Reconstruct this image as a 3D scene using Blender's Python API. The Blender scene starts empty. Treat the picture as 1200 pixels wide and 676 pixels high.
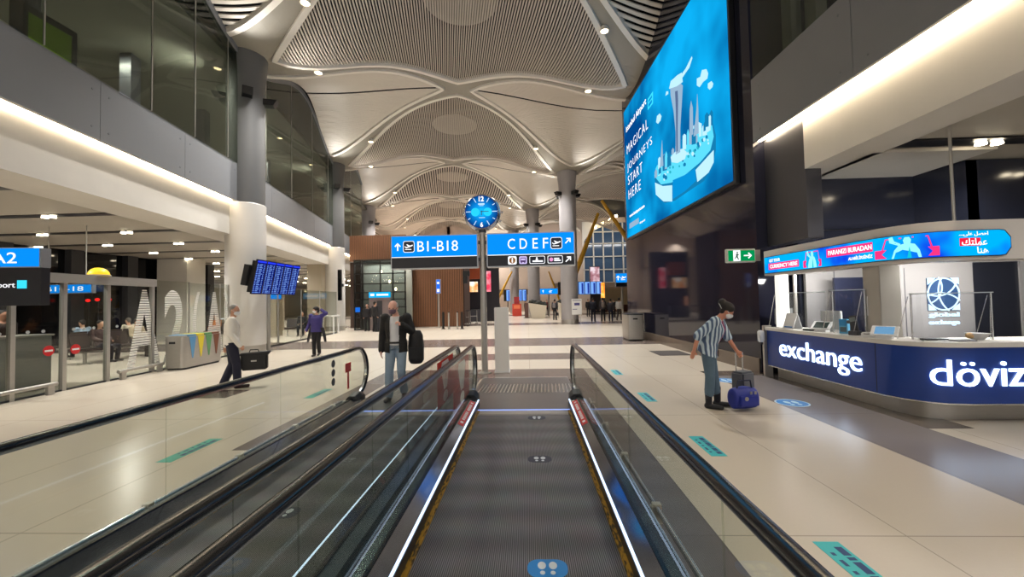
import bpy, bmesh, math, random
from mathutils import Vector, Matrix
random.seed(7)
PI = math.pi
SC = bpy.context.scene
COL = SC.collection

# ------------------------------------------------------------------ camera
F, CX, CY, CAMH = 470.0, 600.0, 338.0, 1.68
YAW, PITCH, ROLL = -0.03978212, 0.03058020, 0.02
_w = Vector((math.sin(YAW) * math.cos(PITCH), math.cos(YAW) * math.cos(PITCH), math.sin(PITCH)))
_r = Vector((math.cos(YAW), -math.sin(YAW), 0))
_u = _r.cross(_w)
_c, _s = math.cos(ROLL), math.sin(ROLL)
CR, CU, CW = _r * _c - _u * _s, _r * _s + _u * _c, _w
EYE = Vector((0, 0, CAMH))
cam = bpy.data.cameras.new('camera')
cam.sensor_width = 36
cam.lens = F / 1200 * 36
cam.clip_end = 400
camo = bpy.data.objects.new('camera', cam)
COL.objects.link(camo)
camo.matrix_world = Matrix(((CR.x, CU.x, -CW.x, 0), (CR.y, CU.y, -CW.y, 0), (CR.z, CU.z, -CW.z, CAMH), (0, 0, 0, 1)))
SC.camera = camo
SC.view_settings.view_transform = 'Standard'
SC.view_settings.look = 'None'
SC.view_settings.gamma = 1
SC.view_settings.use_curve_mapping = False
SC.view_settings.exposure = 0.2
SC.cycles.max_bounces = 10
SC.cycles.transparent_max_bounces = 24
SC.cycles.diffuse_bounces = 4
SC.cycles.glossy_bounces = 4
SC.cycles.sample_clamp_indirect = 4
SC.cycles.use_denoising = True
SC.cycles.caustics_reflective = False
SC.cycles.caustics_refractive = False
world = bpy.data.worlds.new('world')
SC.world = world
world.use_nodes = True
bg = world.node_tree.nodes['Background']
bg.inputs[0].default_value = (0.62, 0.60, 0.58, 1)
bg.inputs[1].default_value = 1.2
# light levels
P_RIB, P_UP, P_SOFFIT, E_COVE = 1150.0, 330.0, 700.0, 32.0
WARM = (1.0, 0.962, 0.91)

def ray(px, py):
    return CR * ((px - CX) / F) - CU * ((py - CY) / F) + CW
def atz(px, py, z):
    r = ray(px, py); return EYE + r * ((z - CAMH) / r.z)
def aty(px, py, y):
    r = ray(px, py); return EYE + r * (y / r.y)
def atp(px, py, p, k):                       # on the upright plane x = p[0] + k (y - p[1])
    r = ray(px, py); return EYE + r * ((p[0] - k * p[1]) / (r.x - k * r.y))
def proj(p):
    d = Vector(p) - EYE
    return CX + F * d.dot(CR) / d.dot(CW), CY - F * d.dot(CU) / d.dot(CW)

# ------------------------------------------------------------------ helpers
def lin(c):
    c /= 255.0
    return c / 12.92 if c <= 0.04045 else ((c + 0.055) / 1.055) ** 2.4
def rgb(r, g, b):
    return (lin(r), lin(g), lin(b), 1)
MATS = {}
def mat(name, col, rough=0.5, metal=0.0, emit=None, strength=0.0, spec=0.5):
    if name in MATS: return MATS[name]
    m = bpy.data.materials.new(name); m.use_nodes = True
    b = m.node_tree.nodes['Principled BSDF']
    b.inputs['Base Color'].default_value = rgb(*col)
    b.inputs['Roughness'].default_value = rough
    b.inputs['Metallic'].default_value = metal
    b.inputs['Specular IOR Level'].default_value = spec
    if emit:
        b.inputs['Emission Color'].default_value = rgb(*emit)
        b.inputs['Emission Strength'].default_value = strength
    MATS[name] = m
    return m
def noisy(name, col, col2, scale=6.0, rough=0.4, metal=0.0, bump=0.0, stretch=(1, 1, 1), spec=0.5):
    m = mat(name, col, rough, metal, spec=spec)
    nt = m.node_tree; b = nt.nodes['Principled BSDF']
    tc = nt.nodes.new('ShaderNodeTexCoord'); mp = nt.nodes.new('ShaderNodeMapping')
    mp.inputs['Scale'].default_value = stretch
    n = nt.nodes.new('ShaderNodeTexNoise'); n.inputs['Scale'].default_value = scale; n.inputs['Detail'].default_value = 5
    r = nt.nodes.new('ShaderNodeMix'); r.data_type = 'RGBA'
    r.inputs['A'].default_value = rgb(*col); r.inputs['B'].default_value = rgb(*col2)
    nt.links.new(tc.outputs['Object'], mp.inputs['Vector']); nt.links.new(mp.outputs['Vector'], n.inputs['Vector'])
    nt.links.new(n.outputs['Fac'], r.inputs['Factor']); nt.links.new(r.outputs['Result'], b.inputs['Base Color'])
    if bump:
        bp = nt.nodes.new('ShaderNodeBump'); bp.inputs['Strength'].default_value = bump
        nt.links.new(n.outputs['Fac'], bp.inputs['Height']); nt.links.new(bp.outputs['Normal'], b.inputs['Normal'])
    return m
def glow(name, col, strength):
    if name in MATS: return MATS[name]
    m = bpy.data.materials.new(name); m.use_nodes = True; nt = m.node_tree; nt.nodes.clear()
    e = nt.nodes.new('ShaderNodeEmission'); o = nt.nodes.new('ShaderNodeOutputMaterial')
    e.inputs[0].default_value = rgb(*col); e.inputs[1].default_value = strength
    nt.links.new(e.outputs[0], o.inputs[0]); MATS[name] = m
    return m
def glassmat(name, tint, ior=1.45, rough=0.0, haze=0.0, hazecol=(200, 200, 200)):
    m = bpy.data.materials.new(name); m.use_nodes = True; nt = m.node_tree; nt.nodes.clear()
    o = nt.nodes.new('ShaderNodeOutputMaterial'); t = nt.nodes.new('ShaderNodeBsdfTransparent'); g = nt.nodes.new('ShaderNodeBsdfGlossy')
    fr = nt.nodes.new('ShaderNodeFresnel'); mx = nt.nodes.new('ShaderNodeMixShader')
    t.inputs[0].default_value = (*tint, 1); g.inputs['Roughness'].default_value = rough
    ge = nt.nodes.new('ShaderNodeNewGeometry'); io = nt.nodes.new('ShaderNodeMix'); sc = nt.nodes.new('ShaderNodeMath'); sc.operation = 'MULTIPLY'; sc.inputs[1].default_value = 0.7
    io.inputs[2].default_value = ior; io.inputs[3].default_value = 1 / ior          # the rear face of a pane reflects like its front
    nt.links.new(ge.outputs['Backfacing'], io.inputs[0]); nt.links.new(io.outputs[0], fr.inputs[0])
    nt.links.new(fr.outputs[0], sc.inputs[0]); nt.links.new(sc.outputs[0], mx.inputs[0]); nt.links.new(t.outputs[0], mx.inputs[1]); nt.links.new(g.outputs[0], mx.inputs[2])
    last = mx
    if haze:
        d = nt.nodes.new('ShaderNodeBsdfDiffuse'); d.inputs[0].default_value = rgb(*hazecol)
        m2 = nt.nodes.new('ShaderNodeMixShader'); m2.inputs[0].default_value = haze
        nt.links.new(mx.outputs[0], m2.inputs[1]); nt.links.new(d.outputs[0], m2.inputs[2]); last = m2
    nt.links.new(last.outputs[0], o.inputs[0]); MATS[name] = m
    return m

def tag(o, label=None, cat=None, group=None, kind=None):
    if label: o['label'] = label
    if cat: o['category'] = cat
    if group: o['group'] = group
    if kind: o['kind'] = kind
    return o
def thing(name, label, cat, loc=(0, 0, 0), rotz=0.0, group=None):
    o = bpy.data.objects.new(name, None); COL.objects.link(o)
    o.location = loc; o.rotation_euler = (0, 0, rotz); o.empty_display_size = 0.1
    return tag(o, label, cat, group)
def copy_tree(o, parent=None):
    c = o.copy(); COL.objects.link(c)
    c.parent = parent
    for ch in list(o.children): copy_tree(ch, c)
    return c

class MB:
    """collects shapes; build() links them as ONE mesh object (coordinates pass through matrix M)"""
    def __init__(s, M=None, o=None):
        s.v = []; s.f = []; s.mi = []; s.M = M if M is not None else Matrix(); s.cur = 0; s.o = Vector(o) if o is not None else Vector((0, 0, 0))
    def vert(s, p):
        s.v.append(tuple(s.M @ Vector(p) - s.o)); return len(s.v) - 1
    def face(s, idx):
        s.f.append(tuple(idx)); s.mi.append(s.cur)
    def poly(s, pts):
        s.face([s.vert(p) for p in pts]); return s
    def box(s, a, b):
        (x0, y0, z0), (x1, y1, z1) = a, b
        i = [s.vert(p) for p in ((x0, y0, z0), (x1, y0, z0), (x1, y1, z0), (x0, y1, z0), (x0, y0, z1), (x1, y0, z1), (x1, y1, z1), (x0, y1, z1))]
        for q in ((3, 2, 1, 0), (4, 5, 6, 7), (0, 1, 5, 4), (1, 2, 6, 5), (2, 3, 7, 6), (3, 0, 4, 7)): s.face([i[k] for k in q])
        return s
    def cbox(s, c, d):
        return s.box([c[k] - d[k] / 2 for k in range(3)], [c[k] + d[k] / 2 for k in range(3)])
    def prism(s, pts, h0, h1, axis='z'):
        def P(a, b, h): return (a, b, h) if axis == 'z' else ((h, a, b) if axis == 'x' else (a, h, b))
        n = len(pts)
        lo = [s.vert(P(a, b, h0)) for a, b in pts]; hi = [s.vert(P(a, b, h1)) for a, b in pts]
        s.face(lo[::-1]); s.face(hi)
        for k in range(n): s.face((lo[k], lo[(k + 1) % n], hi[(k + 1) % n], hi[k]))
        return s
    def loft(s, rings, cap=True, closed=True):
        ids = [[s.vert(p) for p in r] for r in rings]
        n = len(ids[0])
        for a, b in zip(ids, ids[1:]):
            for k in range(n if closed else n - 1): s.face((a[k], a[(k + 1) % n], b[(k + 1) % n], b[k]))
        if cap and closed: s.face(ids[0][::-1]); s.face(ids[-1])
        return s
    def sweep(s, path, prof, up=Vector((0, 0, 1)), cap=True):
        """profile points (side, up) swept along a path"""
        rings = []; path = [Vector(p) for p in path]
        for i, p in enumerate(path):
            t = (path[min(i + 1, len(path) - 1)] - path[max(i - 1, 0)]).normalized()
            side = up if up is None else t.cross(up)
            side = side.normalized() if side.length > 1e-5 else Vector((1, 0, 0))
            n = side.cross(t).normalized()
            rings.append([p + side * a + n * b for a, b in prof])
        return s.loft(rings, cap)
    def tube(s, path, r, seg=10, cap=True):
        path = [Vector(p) for p in path]; rings = []
        rr = r if isinstance(r, (list, tuple)) else [r] * len(path)
        prev = None
        for i, p in enumerate(path):
            t = (path[min(i + 1, len(path) - 1)] - path[max(i - 1, 0)]).normalized()
            if prev is None:
                a = t.cross(Vector((0, 0, 1)))
                if a.length < 1e-3: a = t.cross(Vector((0, 1, 0)))
            else: a = prev - t * prev.dot(t)
            a.normalize(); prev = a; b = t.cross(a)
            rings.append([p + (a * math.cos(2 * PI * k / seg) + b * math.sin(2 * PI * k / seg)) * rr[i] for k in range(seg)])
        return s.loft(rings, cap)
    def cyl(s, c, r, z0, z1, seg=24, r2=None):
        return s.tube([(c[0], c[1], z0), (c[0], c[1], z1)], [r, r if r2 is None else r2], seg)
    def lathe(s, c, prof, seg=24):
        rings = [[(c[0] + r * math.cos(2 * PI * k / seg), c[1] + r * math.sin(2 * PI * k / seg), c[2] + z) for k in range(seg)] for r, z in prof]
        return s.loft(rings)
    def ball(s, c, rad, seg=16, rings=10, R=None):
        rad = rad if isinstance(rad, (list, tuple)) else (rad,) * 3
        c = Vector(c); out = []
        for i in range(1, rings):
            th = PI * i / rings; ring = []
            for k in range(seg):
                ph = 2 * PI * k / seg
                q = Vector((rad[0] * math.sin(th) * math.cos(ph), rad[1] * math.sin(th) * math.sin(ph), -rad[2] * math.cos(th)))
                ring.append(c + (R @ q if R is not None else q))
            out.append(ring)
        ids = [[s.vert(p) for p in r] for r in out]
        q0 = Vector((0, 0, -rad[2])); q1 = Vector((0, 0, rad[2]))
        b = s.vert(c + (R @ q0 if R is not None else q0)); t = s.vert(c + (R @ q1 if R is not None else q1))
        for a, d in zip(ids, ids[1:]):
            for k in range(seg): s.face((a[k], a[(k + 1) % seg], d[(k + 1) % seg], d[k]))
        for k in range(seg):
            s.face((b, ids[0][(k + 1) % seg], ids[0][k])); s.face((t, ids[-1][k], ids[-1][(k + 1) % seg]))
        return s
    def mesh(s, name, mats, smooth=None, bevel=0.0):
        me = bpy.data.meshes.new(name); me.from_pydata(s.v, [], s.f)
        for m in (mats if isinstance(mats, (list, tuple)) else [mats]): me.materials.append(m)
        me.polygons.foreach_set('material_index', s.mi)
        if bevel:
            bm = bmesh.new(); bm.from_mesh(me)
            bmesh.ops.remove_doubles(bm, verts=bm.verts, dist=1e-5)
            bmesh.ops.bevel(bm, geom=[e for e in bm.edges if len(e.link_faces) == 2 and e.calc_face_angle(0) > 0.6], offset=bevel, segments=2, affect='EDGES', clamp_overlap=True)
            bm.to_mesh(me); bm.free()
        me.update()
        if smooth is not None:
            bm = bmesh.new(); bm.from_mesh(me); bmesh.ops.recalc_face_normals(bm, faces=bm.faces)
            for f in bm.faces: f.smooth = True
            for e in bm.edges:
                if len(e.link_faces) != 2 or e.calc_face_angle(0) > smooth: e.smooth = False
            bm.to_mesh(me); bm.free()
        return me
    def build(s, name, mats, parent=None, smooth=None, bevel=0.0, kind=None, label=None):
        o = bpy.data.objects.new(name, s.mesh(name, mats, smooth, bevel)); COL.objects.link(o)
        o.parent = parent
        if kind: o['kind'] = kind
        if label: o['label'] = label
        return o

def frame(o, x, n):
    """matrix of an upright face: local x along x, local y up, local z out of the face along n"""
    x = Vector(x).normalized(); n = Vector(n).normalized(); y = n.cross(x)
    return Matrix(((x.x, y.x, n.x, o[0]), (x.y, y.y, n.y, o[1]), (x.z, y.z, n.z, o[2]), (0, 0, 0, 1)))
_fonts = {}
def text_geo(body, bold=0.0, extrude=0.0, spacing=1.0):
    """flat outline of a word as (verts, faces) with its left bottom at 0,0"""
    cu = bpy.data.curves.new('w', 'FONT'); cu.body = body; cu.size = 1; cu.offset = bold; cu.extrude = extrude; cu.space_character = spacing; cu.resolution_u = 4
    ob = bpy.data.objects.new('w', cu); COL.objects.link(ob)
    dg = bpy.context.evaluated_depsgraph_get()
    me = bpy.data.meshes.new_from_object(ob.evaluated_get(dg))
    v = [tuple(p.co) for p in me.vertices]; f = [tuple(p.vertices) for p in me.polygons]
    bpy.data.objects.remove(ob); bpy.data.curves.remove(cu); bpy.data.meshes.remove(me)
    return v, f
def words(mb, body, x0, x1, y0, y1=None, z=0.0, bold=0.0, depth=0.004, spacing=1.0, fn=None, keep=False):
    """a word set between x0..x1 and y0..y1 (y1 None keeps the letters' own proportion) on an upright face"""
    v, f = text_geo(body, bold, 0.5, spacing)
    ax, bx = min(p[0] for p in v), max(p[0] for p in v); ay, by = min(p[1] for p in v), max(p[1] for p in v)
    sx = (x1 - x0) / (bx - ax); sy = (y1 - y0) / (by - ay) if y1 is not None else sx
    if keep:
        sx = sy
    base = len(mb.v)
    for p in v:
        q = (x0 + (p[0] - ax) * sx, y0 + (p[1] - ay) * sy, z + (p[2] + 0.5) * depth)
        mb.vert(fn(*q) if fn else q)
    for g in f: mb.face([base + k for k in g])
    return mb
def rrect(x0, y0, x1, y1, r, n=5):
    out = []
    for cx, cy, a in ((x1 - r, y0 + r, -PI / 2), (x1 - r, y1 - r, 0), (x0 + r, y1 - r, PI / 2), (x0 + r, y0 + r, PI)):
        for k in range(n + 1):
            t = a + PI / 2 * k / n; out.append((cx + r * math.cos(t), cy + r * math.sin(t)))
    return out
def disc(cx, cy, r, n=28, ry=None):
    return [(cx + r * math.cos(2 * PI * k / n), cy + (ry or r) * math.sin(2 * PI * k / n)) for k in range(n)]
def lamp(name, kind, loc, energy, color=WARM, size=0.1, rot=None, angle=2.6, blend=0.6, parent=None, sy=None):
    l = bpy.data.lights.new(name, kind); l.energy = energy; l.color = color
    if kind == 'AREA':
        l.size = size
        if sy: l.shape = 'RECTANGLE'; l.size_y = sy
    else: l.shadow_soft_size = size
    if kind == 'SPOT': l.spot_size = angle; l.spot_blend = blend
    o = bpy.data.objects.new(name, l); COL.objects.link(o); o.location = loc
    if rot is not None: o.rotation_euler = rot
    o.parent = parent
    return o
# ------------------------------------------------------------------ materials
M_WHITE = mat('white_paint', (212, 208, 200), 0.5)
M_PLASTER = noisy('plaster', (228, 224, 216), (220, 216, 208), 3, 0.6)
M_GREYCLAD = noisy('grey_cladding', (130, 132, 136), (123, 125, 129), 1.2, 0.35)
M_COLUP = noisy('column_upper_paint', (104, 104, 104), (98, 98, 98), 2, 0.45)
M_COL = noisy('column_paint', (172, 169, 172), (165, 162, 165), 2, 0.4)
M_RIB = noisy('ceiling_rib', (158, 153, 142), (150, 145, 134), 1, 0.55)
M_TRIM = mat('ceiling_trim', (240, 234, 224), 0.5)
M_SLAT = mat('slat_white', (220, 212, 200), 0.5)
M_DARK = mat('dark_void', (28, 27, 26), 0.8)
M_BLACKPANEL = noisy('black_panel', (36, 37, 52), (30, 31, 45), 0.8, 0.06, spec=0.32)
M_DGREY = noisy('dark_grey_panel', (66, 66, 72), (60, 60, 66), 1, 0.3)
M_BLACK = mat('black_plastic', (18, 18, 20), 0.4)
M_RUBBER = mat('black_rubber', (16, 16, 19), 0.2, spec=0.6)
M_STEEL = noisy('brushed_steel', (188, 184, 178), (170, 166, 160), 8, 0.32, 0.6, stretch=(1, 1, 14))
M_SATIN = noisy('satin_steel', (132, 138, 150), (120, 126, 138), 3, 0.1, 0.9, stretch=(8, 1, 1))
M_CHROME = mat('chrome', (214, 214, 214), 0.16, 0.75)
M_DSTEEL = mat('dark_steel', (70, 72, 76), 0.35, 0.9)
M_YELLOW = mat('yellow_paint', (214, 164, 40), 0.5)
M_RED = mat('red_sign', (196, 22, 30), 0.45)
M_SIGNWHITE = mat('sign_white', (235, 235, 235), 0.5)
M_WOOD = noisy('wood_slat', (150, 104, 74), (126, 84, 58), 3, 0.5, stretch=(6, 6, 0.6))
M_WOODDARK = mat('wood_shadow', (58, 38, 28), 0.7)
M_CYAN = noisy('cyan_vinyl', (66, 190, 194), (58, 180, 186), 4, 0.4)
M_GREENV = noisy('green_vinyl', (50, 170, 150), (44, 160, 140), 4, 0.4)
M_INK = mat('dark_ink', (30, 60, 110), 0.5)
M_BLUEVINYL = mat('blue_vinyl', (40, 130, 205), 0.4)
M_NAVY = mat('navy_panel', (28, 64, 148), 0.3)
E_BLUE = glow('sign_blue_light', (8, 142, 250), 0.98)
E_WHITE = glow('sign_white_light', (250, 252, 255), 1.15)
E_LETTER = glow('letter_light', (206, 230, 255), 3.2)
E_STRIP = glow('skirt_light', (205, 225, 255), 1.9)
E_COVEL = glow('cove_light', (255, 232, 196), E_COVE)
E_LAMP = glow('lamp_light', (255, 226, 170), 14)
E_CYAN = glow('screen_cyan', (0, 176, 240), 1.0)
E_SCREENDARK = glow('screen_navy', (10, 20, 110), 0.9)
E_ROW = glow('screen_rows', (120, 160, 240), 0.9)
E_PALEBLUE = glow('screen_pale_blue', (120, 170, 250), 1.0)
G_RAIL = glassmat('balustrade_glass', (0.88, 0.90, 0.87), 1.42, 0.01)
G_WALL = glassmat('wall_glass', (0.84, 0.86, 0.83), 1.45, 0.01)
G_UP = glassmat('upper_glass', (0.60, 0.64, 0.58), 1.5, 0.02, 0.05, (120, 122, 108))
G_CLEAR = glassmat('clear_acrylic', (0.93, 0.94, 0.95), 1.4, 0.02)

# polished stone floor: tiles, dark cross bands and border strips
def floor_material():
    m = bpy.data.materials.new('stone_floor'); m.use_nodes = True
    nt = m.node_tree; b = nt.nodes['Principled BSDF']; L = nt.links.new
    geo = nt.nodes.new('ShaderNodeTexCoord'); sep = nt.nodes.new('ShaderNodeSeparateXYZ'); L(geo.outputs['Object'], sep.inputs[0])
    X, Y = sep.outputs[0], sep.outputs[1]
    def mth(op, a, c=None):
        n = nt.nodes.new('ShaderNodeMath'); n.operation = op
        for i, q in enumerate((a, c)):
            if q is None: continue
            if isinstance(q, (int, float)): n.inputs[i].default_value = q
            else: L(q, n.inputs[i])
        return n.outputs[0]
    def inside(v, lo, hi): return mth('MULTIPLY', mth('GREATER_THAN', v, lo), mth('LESS_THAN', v, hi))
    def both(a, c): return mth('MULTIPLY', a, c)
    def either(*q):
        r = q[0]
        for k in q[1:]: r = mth('MAXIMUM', r, k)
        return r
    dark = either(both(inside(X, -3.5, 1.30), inside(Y, 8.75, 9.9)), both(inside(X, -2.6, 1.75), inside(Y, 11.45, 12.75)),
                  inside(Y, 14.9, 17.9), both(inside(X, 0.8, 1.30), inside(Y, -20, 9.9)), both(inside(X, -3.5, -3.0), inside(Y, 4.6, 9.9)),
                  both(inside(Y, 27.6, 30.2), inside(X, -30, 30)), both(inside(Y, 44, 48), inside(X, -30, 30)),
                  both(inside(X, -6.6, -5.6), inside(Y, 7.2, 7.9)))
    grey = both(inside(X, 3.84, 4.9), inside(Y, -20, 8.75))
    brown = either(both(inside(X, 4.9, 5.45), inside(Y, 5.2, 8.75)), both(inside(X, 3.84, 5.6), inside(Y, 8.75, 9.3)))
    def joint(v, period, off, w):
        q = mth('ABSOLUTE', mth('SUBTRACT', mth('MODULO', mth('ADD', v, 100 * period - off), period), period / 2))
        return mth('GREATER_THAN', q, period / 2 - w)
    seam = mth('MULTIPLY', either(joint(X, 1.29, 2.58, 0.005), joint(Y, 2.95, 2.93, 0.006)), 0.45)
    n1 = nt.nodes.new('ShaderNodeTexNoise'); n1.inputs['Scale'].default_value = 0.5; n1.inputs['Detail'].default_value = 6
    n2 = nt.nodes.new('ShaderNodeTexNoise'); n2.inputs['Scale'].default_value = 40
    L(geo.outputs['Object'], n1.inputs['Vector']); L(geo.outputs['Object'], n2.inputs['Vector'])
    def mix(f, a, c):
        n = nt.nodes.new('ShaderNodeMix'); n.data_type = 'RGBA'
        if isinstance(f, (int, float)): n.inputs['Factor'].default_value = f
        else: L(f, n.inputs['Factor'])
        for k, q in (('A', a), ('B', c)):
            if isinstance(q, tuple): n.inputs[k].default_value = q
            else: L(q, n.inputs[k])
        return n.outputs['Result']
    pale = mix(n1.outputs['Fac'], rgb(216, 206, 190), rgb(206, 195, 180))
    pale = mix(mth('MULTIPLY', n2.outputs['Fac'], 0.12), pale, rgb(180, 168, 150))
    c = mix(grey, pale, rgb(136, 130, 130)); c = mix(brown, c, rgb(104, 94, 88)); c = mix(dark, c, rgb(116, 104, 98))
    c = mix(seam, c, rgb(96, 86, 78))
    L(c, b.inputs['Base Color'])
    b.inputs['Roughness'].default_value = 0.2; b.inputs['Specular IOR Level'].default_value = 0.5
    r = nt.nodes.new('ShaderNodeMapRange'); r.inputs['To Min'].default_value = 0.18; r.inputs['To Max'].default_value = 0.3
    L(n1.outputs['Fac'], r.inputs['Value']); L(r.outputs[0], b.inputs['Roughness'])
    return m
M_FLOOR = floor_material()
def belt_material():
    m = bpy.data.materials.new('ribbed_belt'); m.use_nodes = True
    nt = m.node_tree; b = nt.nodes['Principled BSDF']; L = nt.links.new
    tc = nt.nodes.new('ShaderNodeTexCoord')
    w = nt.nodes.new('ShaderNodeTexWave'); w.wave_type = 'BANDS'; w.bands_direction = 'X'; w.inputs['Scale'].default_value = 24
    p = nt.nodes.new('ShaderNodeTexWave'); p.bands_direction = 'Y'; p.inputs['Scale'].default_value = 0.785; p.inputs['Distortion'].default_value = 0.4
    n = nt.nodes.new('ShaderNodeTexNoise'); n.inputs['Scale'].default_value = 5
    for k in (w, p, n): L(tc.outputs['Object'], k.inputs['Vector'])
    a = nt.nodes.new('ShaderNodeMix'); a.data_type = 'RGBA'; a.inputs['A'].default_value = rgb(56, 55, 58); a.inputs['B'].default_value = rgb(150, 148, 150)
    L(w.outputs['Fac'], a.inputs['Factor'])
    a2 = nt.nodes.new('ShaderNodeMix'); a2.data_type = 'RGBA'; a2.blend_type = 'MULTIPLY'; a2.inputs['Factor'].default_value = 0.35
    L(a.outputs['Result'], a2.inputs['A']); L(p.outputs['Color'], a2.inputs['B'])
    a3 = nt.nodes.new('ShaderNodeMix'); a3.data_type = 'RGBA'; a3.blend_type = 'MULTIPLY'; a3.inputs['Factor'].default_value = 0.3
    L(a2.outputs['Result'], a3.inputs['A']); L(n.outputs['Color'], a3.inputs['B'])
    L(a3.outputs['Result'], b.inputs['Base Color']); b.inputs['Roughness'].default_value = 0.42; b.inputs['Metallic'].default_value = 0.25
    bp = nt.nodes.new('ShaderNodeBump'); bp.inputs['Strength'].default_value = 0.4; bp.inputs['Distance'].default_value = 0.004
    L(w.outputs['Fac'], bp.inputs['Height']); L(bp.outputs['Normal'], b.inputs['Normal'])
    return m
M_BELT = belt_material()
def brush_material():
    m = mat('yellow_brush', (170, 130, 30), 0.6)
    nt = m.node_tree; b = nt.nodes['Principled BSDF']; L = nt.links.new
    tc = nt.nodes.new('ShaderNodeTexCoord'); n = nt.nodes.new('ShaderNodeTexNoise'); n.inputs['Scale'].default_value = 14
    mp = nt.nodes.new('ShaderNodeMapping'); mp.inputs['Scale'].default_value = (4, 1, 1)
    L(tc.outputs['Object'], mp.inputs[0]); L(mp.outputs[0], n.inputs['Vector'])
    r = nt.nodes.new('ShaderNodeValToRGB'); r.color_ramp.elements[0].position = 0.4; r.color_ramp.elements[0].color = rgb(60, 50, 25)
    r.color_ramp.elements[1].position = 0.55; r.color_ramp.elements[1].color = rgb(172, 132, 40)
    L(n.outputs['Fac'], r.inputs[0]); L(r.outputs[0], b.inputs['Base Color'])
    return m
M_BRUSH = brush_material()
def striped_material():
    """white window film cut into thin level stripes with clear gaps"""
    m = bpy.data.materials.new('striped_film'); m.use_nodes = True; nt = m.node_tree; nt.nodes.clear(); L = nt.links.new
    o = nt.nodes.new('ShaderNodeOutputMaterial'); d = nt.nodes.new('ShaderNodeBsdfDiffuse'); t = nt.nodes.new('ShaderNodeBsdfTransparent'); mx = nt.nodes.new('ShaderNodeMixShader')
    d.inputs[0].default_value = rgb(224, 222, 216)
    tc = nt.nodes.new('ShaderNodeTexCoord'); sp = nt.nodes.new('ShaderNodeSeparateXYZ'); L(tc.outputs['Object'], sp.inputs[0])
    mo = nt.nodes.new('ShaderNodeMath'); mo.operation = 'MODULO'; mo.inputs[1].default_value = 0.062; L(sp.outputs[2], mo.inputs[0])
    gt = nt.nodes.new('ShaderNodeMath'); gt.operation = 'GREATER_THAN'; gt.inputs[1].default_value = 0.016; L(mo.outputs[0], gt.inputs[0])
    L(gt.outputs[0], mx.inputs[0]); L(t.outputs[0], mx.inputs[1]); L(d.outputs[0], mx.inputs[2]); L(mx.outputs[0], o.inputs[0])
    return m
M_FILM = striped_material()
# ------------------------------------------------------------------ shell: floor, vaults, facades
def struct(o): o['kind'] = 'structure'; return o
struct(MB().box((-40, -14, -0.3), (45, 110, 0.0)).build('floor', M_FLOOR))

# vaulted ceiling: a lattice turned against the walkway; columns stand at u = +-A, v = n S
GO = Vector((-2.42, 15.48, 0)); E2 = Vector((-0.2008, 0.9796, 0)); E1 = Vector((0.9796, 0.2008, 0)); GA, GS = 7.795, 11.506
def g2w(u, v, z=0.0): return GO + E1 * u + E2 * v + Vector((0, 0, z))
def w2g(p): q = Vector((p[0], p[1], 0)) - GO; return q.dot(E1), q.dot(E2)
def vault(u, v):
    cu, cv = math.cos(PI * u / GA), math.cos(2 * PI * v / GS)
    return 12.41 + 0.91 * cu - 0.36 * cv + 0.54 * cu * cv
HB = GS / 2
def s_in(u, v, A, B, p):
    return (abs(u / A) ** p + abs(v / B) ** p) ** (-1 / p)
DA, DB, DP = GA - 0.95, HB - 0.65, 1.16           # louvred panel of a dome
WA, WB, WP = GA - 0.75, HB - 1.25, 1.13           # level-slatted panel between two domes
# glass line of the left upper floor: x = LX0 + LK (y - 12)
LX0, LK = -9.75, -0.155
def LXf(y, off=0.0): return LX0 + LK * (min(y, 13.9) - 12) - 0.2 * max(0.0, y - 13.9) + off
def left_of_glass(p): return p.y < 33 and p.x < LXf(p.y) - 0.02
def cell_ribs(mb, cu, cv, A, B, p, a0, b0):
    N = 18
    for q in range(4):
        sx, sy = ((1, 1), (-1, 1), (-1, -1), (1, -1))[q]
        for k in range(N):
            rows = []
            for t in (k / N, (k + 1) / N):
                u, v = sx * a0 * (1 - t), sy * b0 * t
                s = s_in(u, v, A, B, p)
                rows.append([(u * (1 - w + w * s), v * (1 - w + w * s)) for w in (0, 0.33, 0.66, 1)])
            for j in range(3):
                pts = [rows[0][j], rows[0][j + 1], rows[1][j + 1], rows[1][j]]
                W = [g2w(cu + a, cv + b, vault(cu + a, cv + b)) for a, b in pts]
                if sum(left_of_glass(x) for x in W) >= 3: continue
                mb.poly(W)
def cell_trim(mb, cu, cv, A, B, p):
    N = 96; ring = []
    for k in range(N + 1):
        th = 2 * PI * k / N; c, s = math.cos(th), math.sin(th)
        r = s_in(c, s, A, B, p); u, v = c * r, s * r
        ring.append(g2w(cu + u, cv + v, vault(cu + u, cv + v)))
    runs, cur = [], []
    for q in ring:
        if left_of_glass(q):
            if len(cur) > 2: runs.append(cur)
            cur = []
        else: cur.append(q)
    if len(cur) > 2: runs.append(cur)
    for r in runs: mb.sweep(r, [(-0.10, -0.10), (0.10, -0.10), (0.10, 0.12), (-0.10, 0.12)])
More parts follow.
